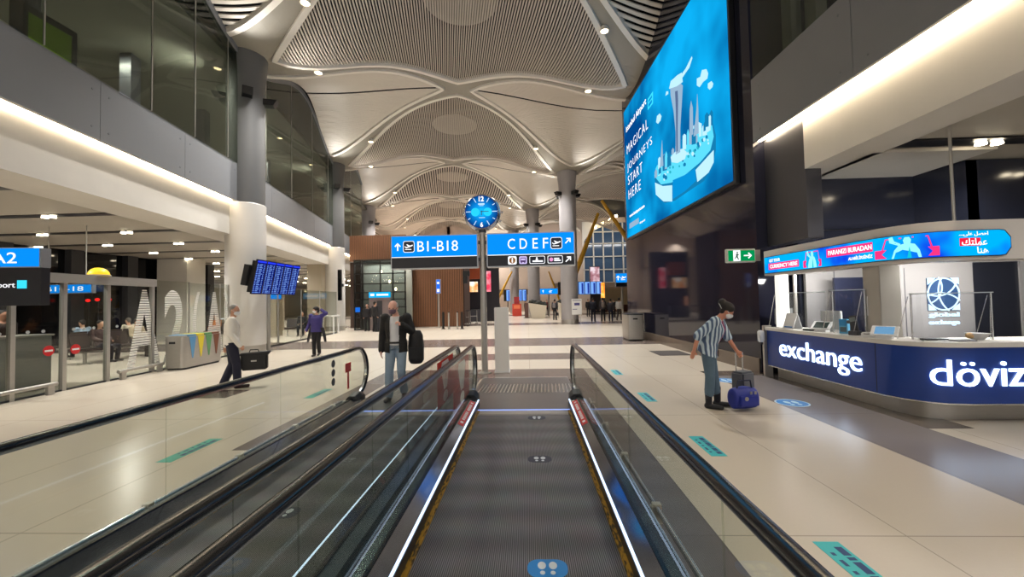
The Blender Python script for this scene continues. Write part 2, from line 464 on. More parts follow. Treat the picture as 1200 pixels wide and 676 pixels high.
def cell_slats(mb, cu, cv, A, B, p, along_v, pitch=0.2, wd=0.10, ht=0.10):
    M1, M2 = (A, B) if along_v else (B, A)
    n = int(M1 / pitch)
    for i in range(-n, n + 1):
        a = i * pitch
        if not along_v and i == 0: continue
        e = M2 * max(0.0, 1 - abs(a / M1) ** p) ** (1 / p)
        if e < 0.15: continue
        K = 10 if along_v or cu > 0 else 60
        prev = None
        for k in range(K + 1):
            b = -e + 2 * e * k / K
            row = []
            for da, dz in ((-wd / 2, ht), (-wd / 2, 0), (wd / 2, 0), (wd / 2, ht)):
                u, v = (a + da, b) if along_v else (b, a + da)
                row.append(g2w(cu + u, cv + v, vault(cu + u, cv + v) + dz))
            if left_of_glass(row[1]): prev = None; continue
            ids = [mb.vert(q) for q in row]
            if prev:
                for j in range(3): mb.face((prev[j], prev[j + 1], ids[j + 1], ids[j]))
            prev = ids
ribs = MB(); trim_l = MB(); trim_w = MB(); louv = MB(); slat = MB()
for n in range(-2, 6):
    for i in (-1, 0, 1):
        u, v = i * 2 * GA, n * GS
        if i == 1 and n < 1 or i == -1 and n < 2: continue
        cell_ribs(ribs, u, v, DA, DB, DP, GA, HB); cell_trim(trim_l, u, v, DA, DB, DP)
        cell_slats(louv, u, v, DA, DB, DP, True, 0.1 if n < 2 else 0.2, 0.048 if n < 2 else 0.10, 0.06)
    for i in (-1, 1):
        u, v = i * GA, (n + 0.5) * GS
        cell_ribs(ribs, u, v, WA, WB, WP, GA, HB); cell_trim(trim_w, u, v, WA, WB, WP)
        cell_slats(slat, u, v, WA, WB, WP, False, 0.2 if n < 0 else 0.13 if n < 2 else 0.26, 0.10 if n < 0 else 0.108 if n < 2 else 0.22, 0.04 if n < 0 else 0.02)
struct(ribs.build('ceiling', M_RIB, smooth=0.9))
struct(louv.build('ceiling_louvre', mat('louvre_grey', (196, 187, 176), 0.5))); struct(slat.build('ceiling_slat', M_SLAT))
struct(trim_l.build('trim_1', M_TRIM, smooth=0.8)); struct(trim_w.build('trim_2', M_TRIM, smooth=0.8))
struct(MB().box((-40, -14, 15.2), (45, 110, 15.4)).build('roof', M_DARK))
# round service disc behind the louvres at the middle of each dome
M_DISC = mat('dome_disc', (150, 146, 138), 0.6)
dk = MB()
for n in range(-1, 5):
    c = g2w(0, n * GS, vault(0, n * GS) + 0.16)
    dk.prism(disc(c.x, c.y, 1.5, 40), c.z, c.z + 0.08)
struct(dk.build('ceiling_disc', M_DISC))

# ------------------------------------------------------------------ columns
M_COLW = noisy('column_cladding', (216, 213, 208), (208, 205, 200), 2, 0.4)
def column(u, v, label, clad=False):
    c = g2w(u, v); h = vault(u, v)
    t = thing('column', label, 'column', (c.x, c.y, 0), group='round columns under the vaults')
    R = 0.6
    prof = [(R, 0.3), (R, h - 1.0), (R * 1.04, h - 0.7), (R * 1.10, h - 0.35), (R * 1.16, h + 0.1)]
    MB().lathe((0, 0, 0), prof, 40).build('shaft', M_COLUP if clad else M_COL, t, smooth=0.6)
    if clad: MB().lathe((0, 0, 0), [(R + 0.01, 0.3), (R + 0.03, 0.31), (R + 0.03, 5.27), (R + 0.01, 5.29)], 40).build('lower_cladding', M_COLW, t, smooth=0.6)
    MB().lathe((0, 0, 0), [(R + 0.02, 0), (R + 0.02, 0.3), (R, 0.31)], 40).build('base_band', M_STEEL, t, smooth=0.6)
    for ang in (-0.9, 0.35, 2.2, 3.7):
        M = Matrix.Rotation(ang, 4, 'Z')
        m = MB(M); m.loft([[(R - 0.05, -0.16, h - 1.62), (R - 0.05, 0.16, h - 1.62), (R - 0.05, 0.16, h - 1.40), (R - 0.05, -0.16, h - 1.40)],
                           [(R + 0.30, -0.16, h - 1.62), (R + 0.30, 0.16, h - 1.62), (R + 0.42, 0.16, h - 1.40), (R + 0.42, -0.16, h - 1.40)]])
        m.build('uplight', M_BLACK, t)
    for ang in (-0.9, 0.35, 2.2, 3.7):
        ca, sa = math.cos(ang), math.sin(ang)
        q = Vector((c.x + (R + 0.5) * ca, c.y + (R + 0.5) * sa, h - 1.34))
        rot = Vector((ca * 1.0, sa * 1.0, 1)).to_track_quat('-Z', 'Y').to_euler()
        lamp('uplight_lamp', 'SPOT', q, P_UP, WARM, 0.10, rot, 1.5, 1.0)
    return t
column(-GA, 0, 'grey round column nearest on the left, behind the tilted flight screens', True)
column(-GA, GS, 'grey round column on the left with the black upright screen', True)
column(-GA, 2 * GS, 'slim far left column above the glazed lift lobby')
column(GA, GS, 'grey round column in the hall carrying the white notice')
column(GA, 2 * GS, 'grey round column behind the slanted white planter')
column(GA, 3 * GS, 'grey round column just left of the red far kiosk')

# downlights on the ribs
k = 0
for n in range(-2, 6):
    for sx, sy, where in ((-1, 1, ''), (1, 1, ''), (-1, -1, ''), (1, -1, '')):
        tt = 0.34 if sy < 0 else 0.26
        u, v = sx * GA * (1 - tt), n * GS + sy * HB * tt
        p = g2w(u, v, vault(u, v))
        if left_of_glass(p + Vector((-0.3, 0, 0))): continue
        t = thing('rib_downlight', 'small round warm downlight set in a pale ceiling rib', 'ceiling light', (p.x, p.y, p.z), group='downlights along the vault ribs')
        MB().lathe((0, 0, -0.16), [(0.10, 0.2), (0.15, 0.12), (0.17, 0.0), (0.14, 0.0), (0.12, 0.05)], 20).build('housing', M_TRIM, t, smooth=0.6)
        MB().prism(disc(0, 0, 0.13, 20), -0.14, -0.12).build('lens', E_LAMP, t)
        if n < 6: lamp('downlight_lamp', 'SPOT', (p.x, p.y, p.z - 0.22), P_RIB * (1.8 if n == -2 else 0.3 if n < 0 else 2.2 if n == 0 else 2.0 if n < 3 else 2.7), WARM, 0.12, (0, 0, 0), 1.75, 0.6)

# ------------------------------------------------------------------ left building: parapet, cove light, upper glass
LY0, LY1 = -10.0, 33.0
def lslab(mb, y0, y1, off0, off1, z0, z1):
    if y0 < 13.8 and y1 > 14.0: lslab(mb, y0, 13.9, off0, off1, z0, z1); y0 = 13.9
    mb.loft([[(LXf(y0, off0), y0, z0), (LXf(y0, off1), y0, z0), (LXf(y0, off1), y0, z1), (LXf(y0, off0), y0, z1)],
             [(LXf(y1, off0), y1, z0), (LXf(y1, off1), y1, z0), (LXf(y1, off1), y1, z1), (LXf(y1, off0), y1, z1)]])
    return mb
m = MB()
for a in range(17):
    y0 = LY0 + a * 2.6; lslab(m, y0, min(y0 + 2.588, LY1), -0.10, 0.0, 5.32, 6.62)
    for yy in (y0 + 0.2, y0 + 2.4):
        for zz in (5.55, 6.35): m.tube([(LXf(yy), yy, zz), (LXf(yy, 0.012), yy, zz)], 0.022, 8)
struct(m.build('wall_left_parapet', M_GREYCLAD))
m = MB(); lslab(m, LY0, LY1, -0.55, -0.25, 4.17, 5.5); struct(m.build('wall_left_fascia', M_PLASTER))
m = MB(); lslab(m, LY0, LY1, -0.6, -0.1, 6.5, 6.6); struct(m.build('wall_left_cap', M_GREYCLAD))
m = MB(); lslab(m, LY0, LY1, -0.24, -0.19, 5.33, 5.37); struct(m.build('trim_3', E_COVEL))
# soffit band and slotted ceiling under the upper floor
m = MB(); lslab(m, LY0, LY1, -1.45, -0.55, 4.17, 4.25)
struct(m.build('ceiling_soffit_left', M_PLASTER))
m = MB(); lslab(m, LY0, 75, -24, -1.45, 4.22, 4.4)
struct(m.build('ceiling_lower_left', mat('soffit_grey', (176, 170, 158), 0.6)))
slots = MB(); discs = []
for a in range(22):
    y = 5.3 + a * 2.45
    x1 = LXf(y, -1.55)
    slots.box((x1 - 17, y - 0.14, 4.20), (x1, y + 0.14, 4.224))
    for j in range(6):
        x = x1 - 1.9 - 2.9 * j
        for dx in (0, 0.22):
            discs.append((x + dx, y))
struct(slots.build('trim_4', M_BLACK))
for i, (x, y) in enumerate(discs):
    if y > 58 or (y > 34 and i % 12 > 5): continue
    t = tag(MB(Matrix.Translation((x, y, 4.2))).lathe((0, 0, -0.045), [(0.06, 0.045), (0.075, 0.0), (0.06, 0.012)], 12).build('slot_spotlight', glow('soffit_lamp', (255, 238, 205), 18)),
            'small round lamp in a dark ceiling slot on the left', 'ceiling light', 'spotlights in the left ceiling slots')
for y in (7.0, 12.5, 18, 24, 30, 38, 47):
    for dx in (-3, -9): lamp('soffit_lamp', 'SPOT', (LXf(y, dx), y, 4.1), P_SOFFIT, WARM, 0.15, (0, 0, 0), 2.8, 0.8)
# upper floor behind the glass
m = MB(); lslab(m, LY0, LY1 + 8, -6.2, -6.0, 6.4, 13.5); struct(m.build('wall_left_upper', mat('upper_wall', (140, 138, 122), 0.7)))
m = MB(); lslab(m, LY0, LY1 + 8, -6.2, -0.15, 6.3, 6.48); struct(m.build('floor_upper_left', M_PLASTER))
m = MB(); lslab(m, LY0, LY1 + 8, -6.2, -0.12, 10.2, 10.4); struct(m.build('ceiling_upper_left', mat('upper_ceiling', (110, 108, 98), 0.7)))
m = MB(); lslab(m, LY1 + 6, LY1 + 6.2, -6.2, -0.1, 6.4, 13.5); struct(m.build('wall_left_upper_end', mat('upper_wall', (140, 138, 122), 0.7)))
m = MB()
for y in (9.4, 12.6, 16.5, 19.5, 22.5, 26):
    lslab(m, y, y + 0.4, -3.6, -3.2, 6.4, 10.3)
struct(m.build('wall_left_posts', M_DGREY))
d = thing('green_doorway', 'yellow-green lit doorway behind the upper left glass', 'door', (LXf(8.6, -2.2), 8.6, 6.48))
M = Matrix.Translation((LXf(8.6, -2.2), 8.6, 6.48)) 
MB().box((-0.02, 0, 0), (0.02, 0.9, 2.1)).build('door_panel', mat('green_door', (120, 150, 40), 0.5, emit=(120, 150, 40), strength=0.12), d)
MB().box((-0.05, -0.1, 0), (0.05, 0, 2.2)).box((-0.05, 0.9, 0), (0.05, 1.0, 2.2)).box((-0.05, -0.1, 2.1), (0.05, 1.0, 2.25)).build('door_frame', M_DGREY, d)
lamp('upper_hall_fill', 'AREA', (LXf(12, -3.0), 12, 10.1), 260, WARM, 3, (0, 0, 0), sy=0.3)  # two hidden fill lights without fixtures, added to brighten the upper floor
lamp('upper_hall_fill', 'AREA', (LXf(22, -3.0), 22, 10.1), 260, WARM, 3, (0, 0, 0), sy=0.3)
# glass panes from parapet to vault with slim joints, and the frame that follows the vault
edges = [-4, -1.0, 1.6, 4.2, 7.0, 9.55, 11.15, 12.75, 14.2, 15.4, 18.0, 20.8, 23.6, 26.4, 29.2, 33.0]
for i, (a, b) in enumerate(zip(edges, edges[1:])):
    K = 8; top = []
    for k in range(K + 1):
        y = a + 0.012 + (b - a - 0.024) * k / K
        u, v = w2g((LXf(y), y)); top.append((y, min(13.3, vault(u, v)) - 0.02))
    mb = MB(); off = 0.0
    pts = [(LXf(a + 0.012, 0.03), a + 0.012, 6.63), (LXf(b - 0.012, 0.03), b - 0.012, 6.63)]
    outer = [Vector(q) for q in pts] + [Vector((LXf(y, 0.03), y, z)) for y, z in reversed(top)]
    inner = [q - Vector((0.012, 0, 0)) for q in outer]
    n = len(outer); A = [mb.vert(q) for q in outer]; B = [mb.vert(q) for q in inner]
    mb.face(A); mb.face(B[::-1])
    for k in range(n): mb.face((A[k], B[k], B[(k + 1) % n], A[(k + 1) % n]))
    o = mb.build('window_%d' % (i + 1), G_UP); struct(o)
jm = MB(); fr = MB(); path = []
for y in edges:
    u, v = w2g((LXf(y), y)); jm.cbox((LXf(y, 0.03), y, (6.63 + vault(u, v)) / 2), (0.03, 0.022, vault(u, v) - 6.63))
for k in range(120):
    y = -4 + 37 * k / 119; u, v = w2g((LXf(y), y)); path.append((LXf(y), y, vault(u, v) - 0.05))
fr.sweep(path, [(-0.08, -0.12), (0.08, -0.12), (0.08, 0.1), (-0.08, 0.1)])
struct(jm.build('trim_5', M_STEEL)); struct(fr.build('trim_6', M_GREYCLAD))

# ------------------------------------------------------------------ right side: black media wall, fascia, soffit
RK = -0.04
def RXf(y, off=0.0): return 5.02 + RK * (y - 9) + off
m = MB(); m.prism([(RXf(8.95), 8.95), (RXf(18.9), 18.9), (13, 19.2), (13, 8.95)], 0.02, 13.2); struct(m.build('wall_right', M_BLACKPANEL))
m = MB(); m.prism([(RXf(9.0, -0.02), 9.0), (RXf(18.9, -0.02), 18.9), (RXf(18.9, 0.2), 18.9), (RXf(9.0, 0.2), 9.0)], 0.0, 0.32); struct(m.build('baseboard_right', noisy('dark_stone', (120, 108, 98), (108, 96, 88), 2, 0.2)))
# bulkhead over the media wall, stepping out towards the vault
def rslab(mb, y0, y1, off0, off1, z0, z1):
    mb.loft([[(RXf(y0, off0), y0, z0), (RXf(y0, off1), y0, z0), (RXf(y0, off1), y0, z1), (RXf(y0, off0), y0, z1)],
             [(RXf(y1, off0), y1, z0), (RXf(y1, off1), y1, z0), (RXf(y1, off1), y1, z1), (RXf(y1, off0), y1, z1)]])
    return mb
RY0 = -10.0
m = MB()
for a in range(8):
    y1 = 8.94 - a * 2.6; rslab(m, y1 - 2.588, y1, 0.0, 0.06, 5.06, 6.45)
    for yy in (y1 - 0.25, y1 - 2.35):
        for zz in (5.25, 6.2): m.tube([(RXf(yy), yy, zz), (RXf(yy, -0.012), yy, zz)], 0.022, 8)
struct(m.build('wall_right_parapet', M_GREYCLAD))
m = MB(); rslab(m, RY0, 7.75, 0.22, 0.52, 4.07, 5.2); struct(m.build('wall_right_fascia', M_PLASTER))
m = MB(); rslab(m, RY0, 8.94, 0.11, 0.17, 5.07, 5.11); struct(m.build('trim_7', E_COVEL))
m = MB(); rslab(m, 7.75, 8.94, 0.23, 0.52, 2.75, 5.2); struct(m.build('wall_right_pier', M_DGREY))
m = MB(); rslab(m, RY0, 8.94, 0.1, 6.0, 6.35, 6.45); struct(m.build('floor_upper_right', M_GREYCLAD))
m = MB(); rslab(m, RY0, 8.94, 5.8, 6.0, 6.4, 13.0); struct(m.build('wall_right_upper', M_DGREY))
m = MB()
for y in (8.2, 7.55, 6.4, 5.0, 3.6): rslab(m, y, y + 0.28, 0.4, 0.6, 6.45, 12.5)
struct(m.build('wall_right_posts', M_STEEL))
m = MB(); rslab(m, 1.0, 8.9, 0.02, 0.04, 6.45, 12.0); struct(m.build('window_20', G_UP))
# soffit lip, inner ceiling with its slot, dark rear walls
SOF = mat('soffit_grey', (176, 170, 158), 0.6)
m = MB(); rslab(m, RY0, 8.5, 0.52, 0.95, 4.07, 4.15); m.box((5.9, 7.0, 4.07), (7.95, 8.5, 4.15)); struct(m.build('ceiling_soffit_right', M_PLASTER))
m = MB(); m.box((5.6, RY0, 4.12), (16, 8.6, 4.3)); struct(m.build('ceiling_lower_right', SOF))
m = MB(); m.box((6.05, 6.55, 4.09), (14, 6.85, 4.121)); m.box((6.4, 3.6, 4.09), (14, 3.9, 4.121)); struct(m.build('trim_8', M_BLACK))
for x in (7.35, 7.6, 9.9, 10.15):
    tag(MB(Matrix.Translation((x, 6.7, 4.09))).lathe((0, 0, -0.045), [(0.06, 0.045), (0.075, 0.0), (0.06, 0.012)], 12).build('slot_spotlight', glow('soffit_lamp', (255, 238, 205), 18)),
        'small round lamp in the dark ceiling slot above the exchange booth', 'ceiling light', 'spotlights above the exchange booth')
M_NAVYWALL = noisy('navy_glass_wall', (40, 43, 56), (34, 37, 50), 0.7, 0.12)
m = MB(); m.box((5.6, 8.5, 0), (7.95, 8.7, 4.1)); m.prism([(7.95, 8.5), (8.1, 7.65), (8.3, 7.65), (8.1, 8.7)], 0, 4.1); m.box((8.1, 7.65, 0), (16, 7.85, 4.1)); struct(m.build('wall_right_rear', M_NAVYWALL))
m = MB()
for z in (1.2, 2.1, 3.0): m.box((5.6, 8.48, z), (7.9, 8.502, z + 0.012))
struct(m.build('trim_9', M_BLACK))
m = MB(); m.box((16, RY0, 0), (16.2, 8.6, 4.3)); struct(m.build('wall_right_side', M_DGREY))
lamp('booth_ceiling_lamp', 'SPOT', (7.5, 6.7, 4.0), P_SOFFIT * 0.22, WARM, 0.1, (0, 0, 0), 2.8, 0.8)
lamp('booth_ceiling_lamp', 'SPOT', (7.5, 3.0, 4.0), P_SOFFIT * 0.22, WARM, 0.1, (0, 0, 0), 2.8, 0.8)
lamp('booth_ceiling_lamp', 'SPOT', (10, 4.7, 4.0), P_SOFFIT * 0.22, WARM, 0.1, (0, 0, 0), 2.8, 0.8)
# ------------------------------------------------------------------ moving walkways
WY0, WY1 = -2.5, 6.55
def rail_path(R=0.375, zc=0.565):
    pts = [(0, WY0 + 6.0 * k / 5, zc + R) for k in range(6)] if False else [(0, WY0, zc + R), (0, 1, zc + R), (0, 4, zc + R)]
    for k in range(19):
        t = PI / 2 - PI * k / 18; pts.append((0, WY1 + R * math.cos(t), zc + R * math.sin(t)))
    pts.append((0, WY1 - 0.12, zc - R)); return pts
def sweep_yz(mb, x, path, prof):
    """profile (across, outwards) swept along a path that stays in an upright plane"""
    rings = []; P = [Vector((0, p[1], p[2])) for p in path]
    for i, p in enumerate(P):
        t = (P[min(i + 1, len(P) - 1)] - P[max(i - 1, 0)]).normalized()
        n = Vector((0, -t.z, t.y))
        rings.append([Vector((x + a, p.y + n.y * b, p.z + n.z * b)) for a, b in prof])
    mb.loft(rings)
def walkway(name, label, cx, outer, hb=0.665, gR=0.835, gL=0.835):
    t = thing(name, label, 'moving walkway', (cx, 0, 0))
    MB().box((-hb, WY0, 0.002), (hb, 5.95, 0.014)).build('belt', M_BELT, t)
    MB().box((-hb - 0.035, 5.95, 0.002), (hb + 0.035, 6.16, 0.018)).build('comb_plate', M_STEEL, t)
    m = MB()
    for k in range(int(hb * 2 / 0.0249)): m.box((-hb + 0.005 + k * 0.0249, 5.88, 0.014), (-hb + 0.005 + k * 0.0249 + 0.012, 5.96, 0.019))
    m.build('comb_teeth', M_YELLOW if False else M_STEEL, t)
    m = MB(); m.box((-0.92, 6.16, 0.002), (0.92, 8.72, 0.012))
    m.build('floor_plate', noisy('plate_metal', (132, 130, 132), (118, 116, 118), 2, 0.3, 0.7), t)
    m = MB()
    for k in range(26):
        x = -0.86 + k * 0.068; m.poly([(x, 7.35, 0.0135), (x + 0.022, 7.35, 0.0135), (x + 0.052, 8.05, 0.0135), (x + 0.03, 8.05, 0.0135)])
    m.build('plate_slots', mat('slot_light_metal', (190, 188, 186), 0.25, 0.8), t)
    MB().box((-0.92, 8.72, 0.002), (0.92, 8.80, 0.016)).build('plate_edge', M_CHROME, t)
    MB().box((-hb - 0.035, 6.14, 0.014), (hb + 0.035, 6.17, 0.024)).build('comb_light', glow('comb_light', (150, 175, 255), 1.1), t)
    # footprint stickers lying on the belt
    for y, x in ((2.55, 0.19), (4.27, 0.19), (5.75, 0.19)) if outer > 0 else ((3.2, 0.0),):
        MB(Matrix.Translation((x, y, 0))).prism(rrect(-0.125, -0.085, 0.125, 0.085, 0.07), 0.014, 0.0155).build('footprint_sticker', M_BLUEVINYL if y < 3 else mat('dark_sticker', (44, 48, 66), 0.5), t)
        f = MB(Matrix.Translation((x, y, 0)))
        for s in (-1, 1):
            f.prism(disc(s * 0.035, 0.025, 0.026, 16, 0.036), 0.0155, 0.0162); f.prism(disc(s * 0.032, -0.042, 0.016, 12, 0.018), 0.0155, 0.0162)
        f.build('footprint_mark', mat('footprint_grey', (214, 220, 226), 0.5), t)
    for s in (-1, 1):
        g = gR if s > 0 else gL; h1 = hb + 0.057; h2 = g - 0.02
        def X(a, b): return (min(s * a, s * b), max(s * a, s * b))
        x0, x1 = X(hb, hb + 0.035)
        MB().box((x0, WY0, 0.012), (x1, 6.1, 0.03)).build('brush_strip', M_BRUSH, t)
        x0, x1 = X(hb + 0.035, hb + 0.05); MB().box((x0, WY0, 0.01), (x1, 6.38, 0.112)).build('skirt', M_DSTEEL, t)
        x0, x1 = X(hb + 0.041, hb + 0.056); MB().box((x0, WY0, 0.112), (x1, 6.38, 0.126)).build('skirt_light', E_STRIP, t)
        m = MB(); m.loft([[(s * h1, y, 0.126), (s * h2, y, 0.172), (s * h2, y, 0.02), (s * h1, y, 0.02)] for y in (WY0, 6.40)])
        m.build('inner_deck', M_SATIN, t)
        x0, x1 = X(h2, g + 0.007); MB().box((x0, WY0, 0.02), (x1, 6.62, 0.182)).build('gasket', M_RUBBER, t)
        # handrail inlet cap at the end of the deck
        m = MB(); m.loft([[(s * (g - 0.005 + dx * w), y, z) for dx, z in ((-1, 0.02), (1, 0.02), (1, h * 0.75), (0.5, h), (-0.5, h), (-1, h * 0.75))] for y, w, h in ((6.32, 0.10, 0.21), (6.5, 0.105, 0.25), (6.62, 0.10, 0.22), (6.70, 0.06, 0.12))])
        m.build('inlet_cap', M_BLACK, t, bevel=0.006)
        # red notice on the deck near the end
        if outer > 0:
            def dk(u, v, lift=0.0015):
                return (s * (h1 + (h2 - h1) * u), v, 0.126 + 0.046 * u + lift)
            m = MB(); m.poly([dk(0.12, 5.0), dk(0.9, 5.0), dk(0.9, 6.15), dk(0.12, 6.15)]); o = m.build('red_notice', M_RED, t)
            m = MB(); y = 5.08
            for w in (0.07, 0, 0.05, 0.045, 0.05, 0.045, 0.05, 0.045, 0, 0.05, 0.045, 0.05, 0.045, 0.05, 0, 0.06):
                if w: m.poly([dk(0.32, y, 0.003), dk(0.7, y, 0.003), dk(0.7, y + w, 0.003), dk(0.32, y + w, 0.003)])
                y += w + (0.016 if w else 0.05)
            m.build('notice_lettering', M_SIGNWHITE, o)
        # glass panes
        ys = [WY0, -1.3, 0.15, 1.6, 3.05, 4.5]
        for a, b in zip(ys, ys[1:]):
            m = MB(); m.box((s * g - 0.006, a + 0.003, 0.17), (s * g + 0.006, b - 0.003, 0.915)); m.build('glass_panel', G_RAIL, t)
        end = [(4.503, 0.17), (WY1 - 0.1, 0.17)] + [(WY1 + 0.345 * math.cos(q), 0.565 + 0.35 * math.sin(q)) for q in [-PI / 2 + PI * k / 16 for k in range(17)]] + [(4.503, 0.915)]
        MB().prism(end, s * g - 0.006, s * g + 0.006, 'x').build('glass_panel', G_RAIL, t)
        pth = rail_path()
        m = MB(); sweep_yz(m, s * g, pth, [(-0.017, -0.03), (0.017, -0.03), (0.017, 0.0), (-0.017, 0.0)]); m.build('rail_guide', M_CHROME, t, smooth=0.7)
        prof = [(-0.030, -0.012), (-0.040, 0.0), (-0.040, 0.014), (-0.030, 0.026), (-0.012, 0.031), (0.012, 0.031), (0.030, 0.026), (0.040, 0.014), (0.040, 0.0), (0.030, -0.012)]
        m = MB(); sweep_yz(m, s * g, pth, prof); m.build('handrail', M_RUBBER, t, smooth=0.9)
        m = MB(); m.loft([[(s * (g + 0.007), y, 0.02), (s * (g + 0.007), y, 0.168), (s * (g + 0.095), y, 0.15), (s * (g + 0.097), y, 0.10), (s * (g + (0.155 if outer == s else 0.105)), y, 0.09), (s * (g + (0.155 if outer == s else 0.105)), y, 0.02)] for y in (WY0, 6.5)])
        m.build('outer_deck', mat('blue_grey_deck', (112, 132, 146), 0.25, 0.7), t)
        if outer == s:
            m = MB()
            for dz, r in ((0.115, 0.018), (0.085, 0.018)): m.tube([(s * 1.035 + (0.012 if dz < 0.1 else 0) * s, WY0, dz), (s * 1.035 + (0.012 if dz < 0.1 else 0) * s, 6.4, dz)], r, 10)
            m.build('bumper_rail', M_CHROME, t, smooth=0.7)
            m = MB()
            for k in range(9):
                y = -1.9 + k * 1.0; m.cbox((s * 1.03, y, 0.06), (0.075, 0.05, 0.12)); m.cbox((s * 1.035, y, 0.125), (0.06, 0.05, 0.03))
            m.build('bumper_bracket', mat('bracket_pale', (186, 182, 170), 0.4, 0.3), t)
    return t
w1 = walkway('moving_walkway', 'empty moving walkway with ribbed grey belt under the viewer, lit white skirt strips', -0.105, 1)
w2 = walkway('moving_walkway', 'neighbouring moving walkway on the left, its belt hidden behind black handrails', -2.0, -1, 0.575, 0.79, 0.845)
# glass marks near the ends: red exclamation panel, and the small red and black notices
m = MB(); X0 = -0.105 - 0.835 - 0.009
m.prism([(4.95, 0.27), (6.25, 0.27), (6.25, 0.88), (4.95, 0.88)], X0, X0 + 0.002, 'x'); o = m.build('warning_panel', glassmat('red_film', (0.95, 0.35, 0.32), 1.2, 0.2, 0.55, (190, 40, 36)), None); 
M = o.matrix_world
o.parent = w1; o.matrix_parent_inverse = Matrix.Translation((0.105, 0, 0))
m = MB(); m.prism([(5.50, 0.46), (5.72, 0.46), (5.92, 0.78), (5.84, 0.85), (5.38, 0.85), (5.30, 0.78)], X0 - 0.001, X0 + 0.003, 'x'); m.prism(disc(5.61, 0.36, 0.17, 24, 0.075), X0 - 0.001, X0 + 0.003, 'x')
p = m.build('exclamation_mark', mat('frost_white', (222, 220, 214), 0.6), w1); p.matrix_parent_inverse = Matrix.Translation((0.105, 0, 0))
X3 = -2.0 + 0.79 + 0.007
m = MB(); m.prism([(5.2, 0.27), (6.3, 0.27), (6.3, 0.88), (5.2, 0.88)], X3, X3 + 0.002, 'x'); o = m.build('warning_panel', MATS['red_film'], w2); o.matrix_parent_inverse = Matrix.Translation((2.0, 0, 0))
m = MB(); m.prism([(5.60, 0.46), (5.80, 0.46), (5.98, 0.78), (5.90, 0.85), (5.50, 0.85), (5.42, 0.78)], X3 - 0.001, X3 + 0.003, 'x'); m.prism(disc(5.70, 0.36, 0.16, 24, 0.075), X3 - 0.001, X3 + 0.003, 'x')
p = m.build('exclamation_mark', MATS['frost_white'], w2); p.matrix_parent_inverse = Matrix.Translation((2.0, 0, 0))
X2 = -2.0 - 0.845 + 0.008
m = MB(); m.prism([(6.1, 0.62), (6.3, 0.62), (6.3, 0.76), (6.1, 0.76)], X2, X2 + 0.002, 'x'); m.prism([(6.17, 0.36), (6.23, 0.36), (6.23, 0.62), (6.17, 0.62)], X2, X2 + 0.002, 'x')
p = m.build('red_notice', M_RED, w2); p.matrix_parent_inverse = Matrix.Translation((2.0, 0, 0))
m = MB()
for k in range(3): m.prism(disc(5.72, 0.56 + 0.13 * k, 0.055, 20), X2, X2 + 0.002, 'x')
p = m.build('round_notice', mat('grey_notice', (70, 74, 80), 0.5), w2); p.matrix_parent_inverse = Matrix.Translation((2.0, 0, 0))

# ------------------------------------------------------------------ floor stickers
def strip_sticker(x, y, label, m_=None, L=0.62, W=0.17):
    t = thing('floor_sticker', label, 'floor sticker', (x, y, 0), group='cyan distance stickers')
    MB().box((-W / 2, -L / 2, 0.001), (W / 2, L / 2, 0.0025)).build('vinyl', m_ or M_CYAN, t)
    m = MB()
    yy = L / 2 - 0.06
    for w in (0.09, 0.03, 0.11, 0.03, 0.08, 0.07):
        m.box((0.012, yy - w, 0.0025), (0.062, yy, 0.0032)); yy -= w + 0.018
    yy = L / 2 - 0.12
    for w in (0.03, 0.06, 0.03, 0.07, 0.03): m.box((-0.055, yy - w, 0.0025), (-0.03, yy, 0.0032)); yy -= w + 0.045
    m.build('lettering', M_INK, t)
    return t
strip_sticker(1.98, 2.55, 'cyan text sticker nearest the viewer, right of the black handrail')
strip_sticker(1.98, 4.67, 'cyan text sticker on the right floor, second from the viewer')
strip_sticker(1.98, 6.96, 'cyan text sticker on the right floor, third from the viewer')
strip_sticker(1.98, 9.3, 'small far cyan sticker beyond the right handrail end')
strip_sticker(-4.0, 4.63, 'green text sticker seen through the left balustrade glass', M_GREENV, 0.75)
strip_sticker(-4.0, 7.5, 'green floor sticker behind the end of the left balustrade', M_GREENV, 0.75)
def round_sticker(x, y, label):
    t = thing('floor_sticker', label, 'floor sticker', (x, y, 0), group='round blue stickers')
    MB().prism(disc(0, 0, 0.235, 36), 0.001, 0.0022).build('rim', mat('sticker_rim', (206, 226, 240), 0.4), t)
    MB().prism(disc(0, 0, 0.21, 36), 0.0022, 0.003).build('vinyl', M_BLUEVINYL, t)
    m = MB()
    for s in (-1, 1):
        m.prism(disc(s * 0.06, 0.03, 0.042, 16, 0.075), 0.003, 0.0038); m.prism(disc(s * 0.055, -0.10, 0.03, 14, 0.035), 0.003, 0.0038)
    m.build('footprint_mark', mat('footprint_pale', (206, 232, 246), 0.5), t)
round_sticker(4.08, 6.48, 'round blue footprint sticker on the grey band before the exchange counter')
round_sticker(3.95, 8.25, 'round blue footprint sticker beside the blue travel bag')
t = thing('floor_mat', 'flat dark mat lying by the foot of the black media wall', 'mat', (4.25, 12.4, 0))
MB().box((-0.42, -0.5, 0.001), (0.42, 0.5, 0.012)).build('pile', mat('mat_dark', (74, 68, 66), 0.8), t)
MB().box((-0.46, -0.54, 0.0005), (0.46, 0.54, 0.006)).build('border', mat('mat_border', (54, 50, 50), 0.6), t)
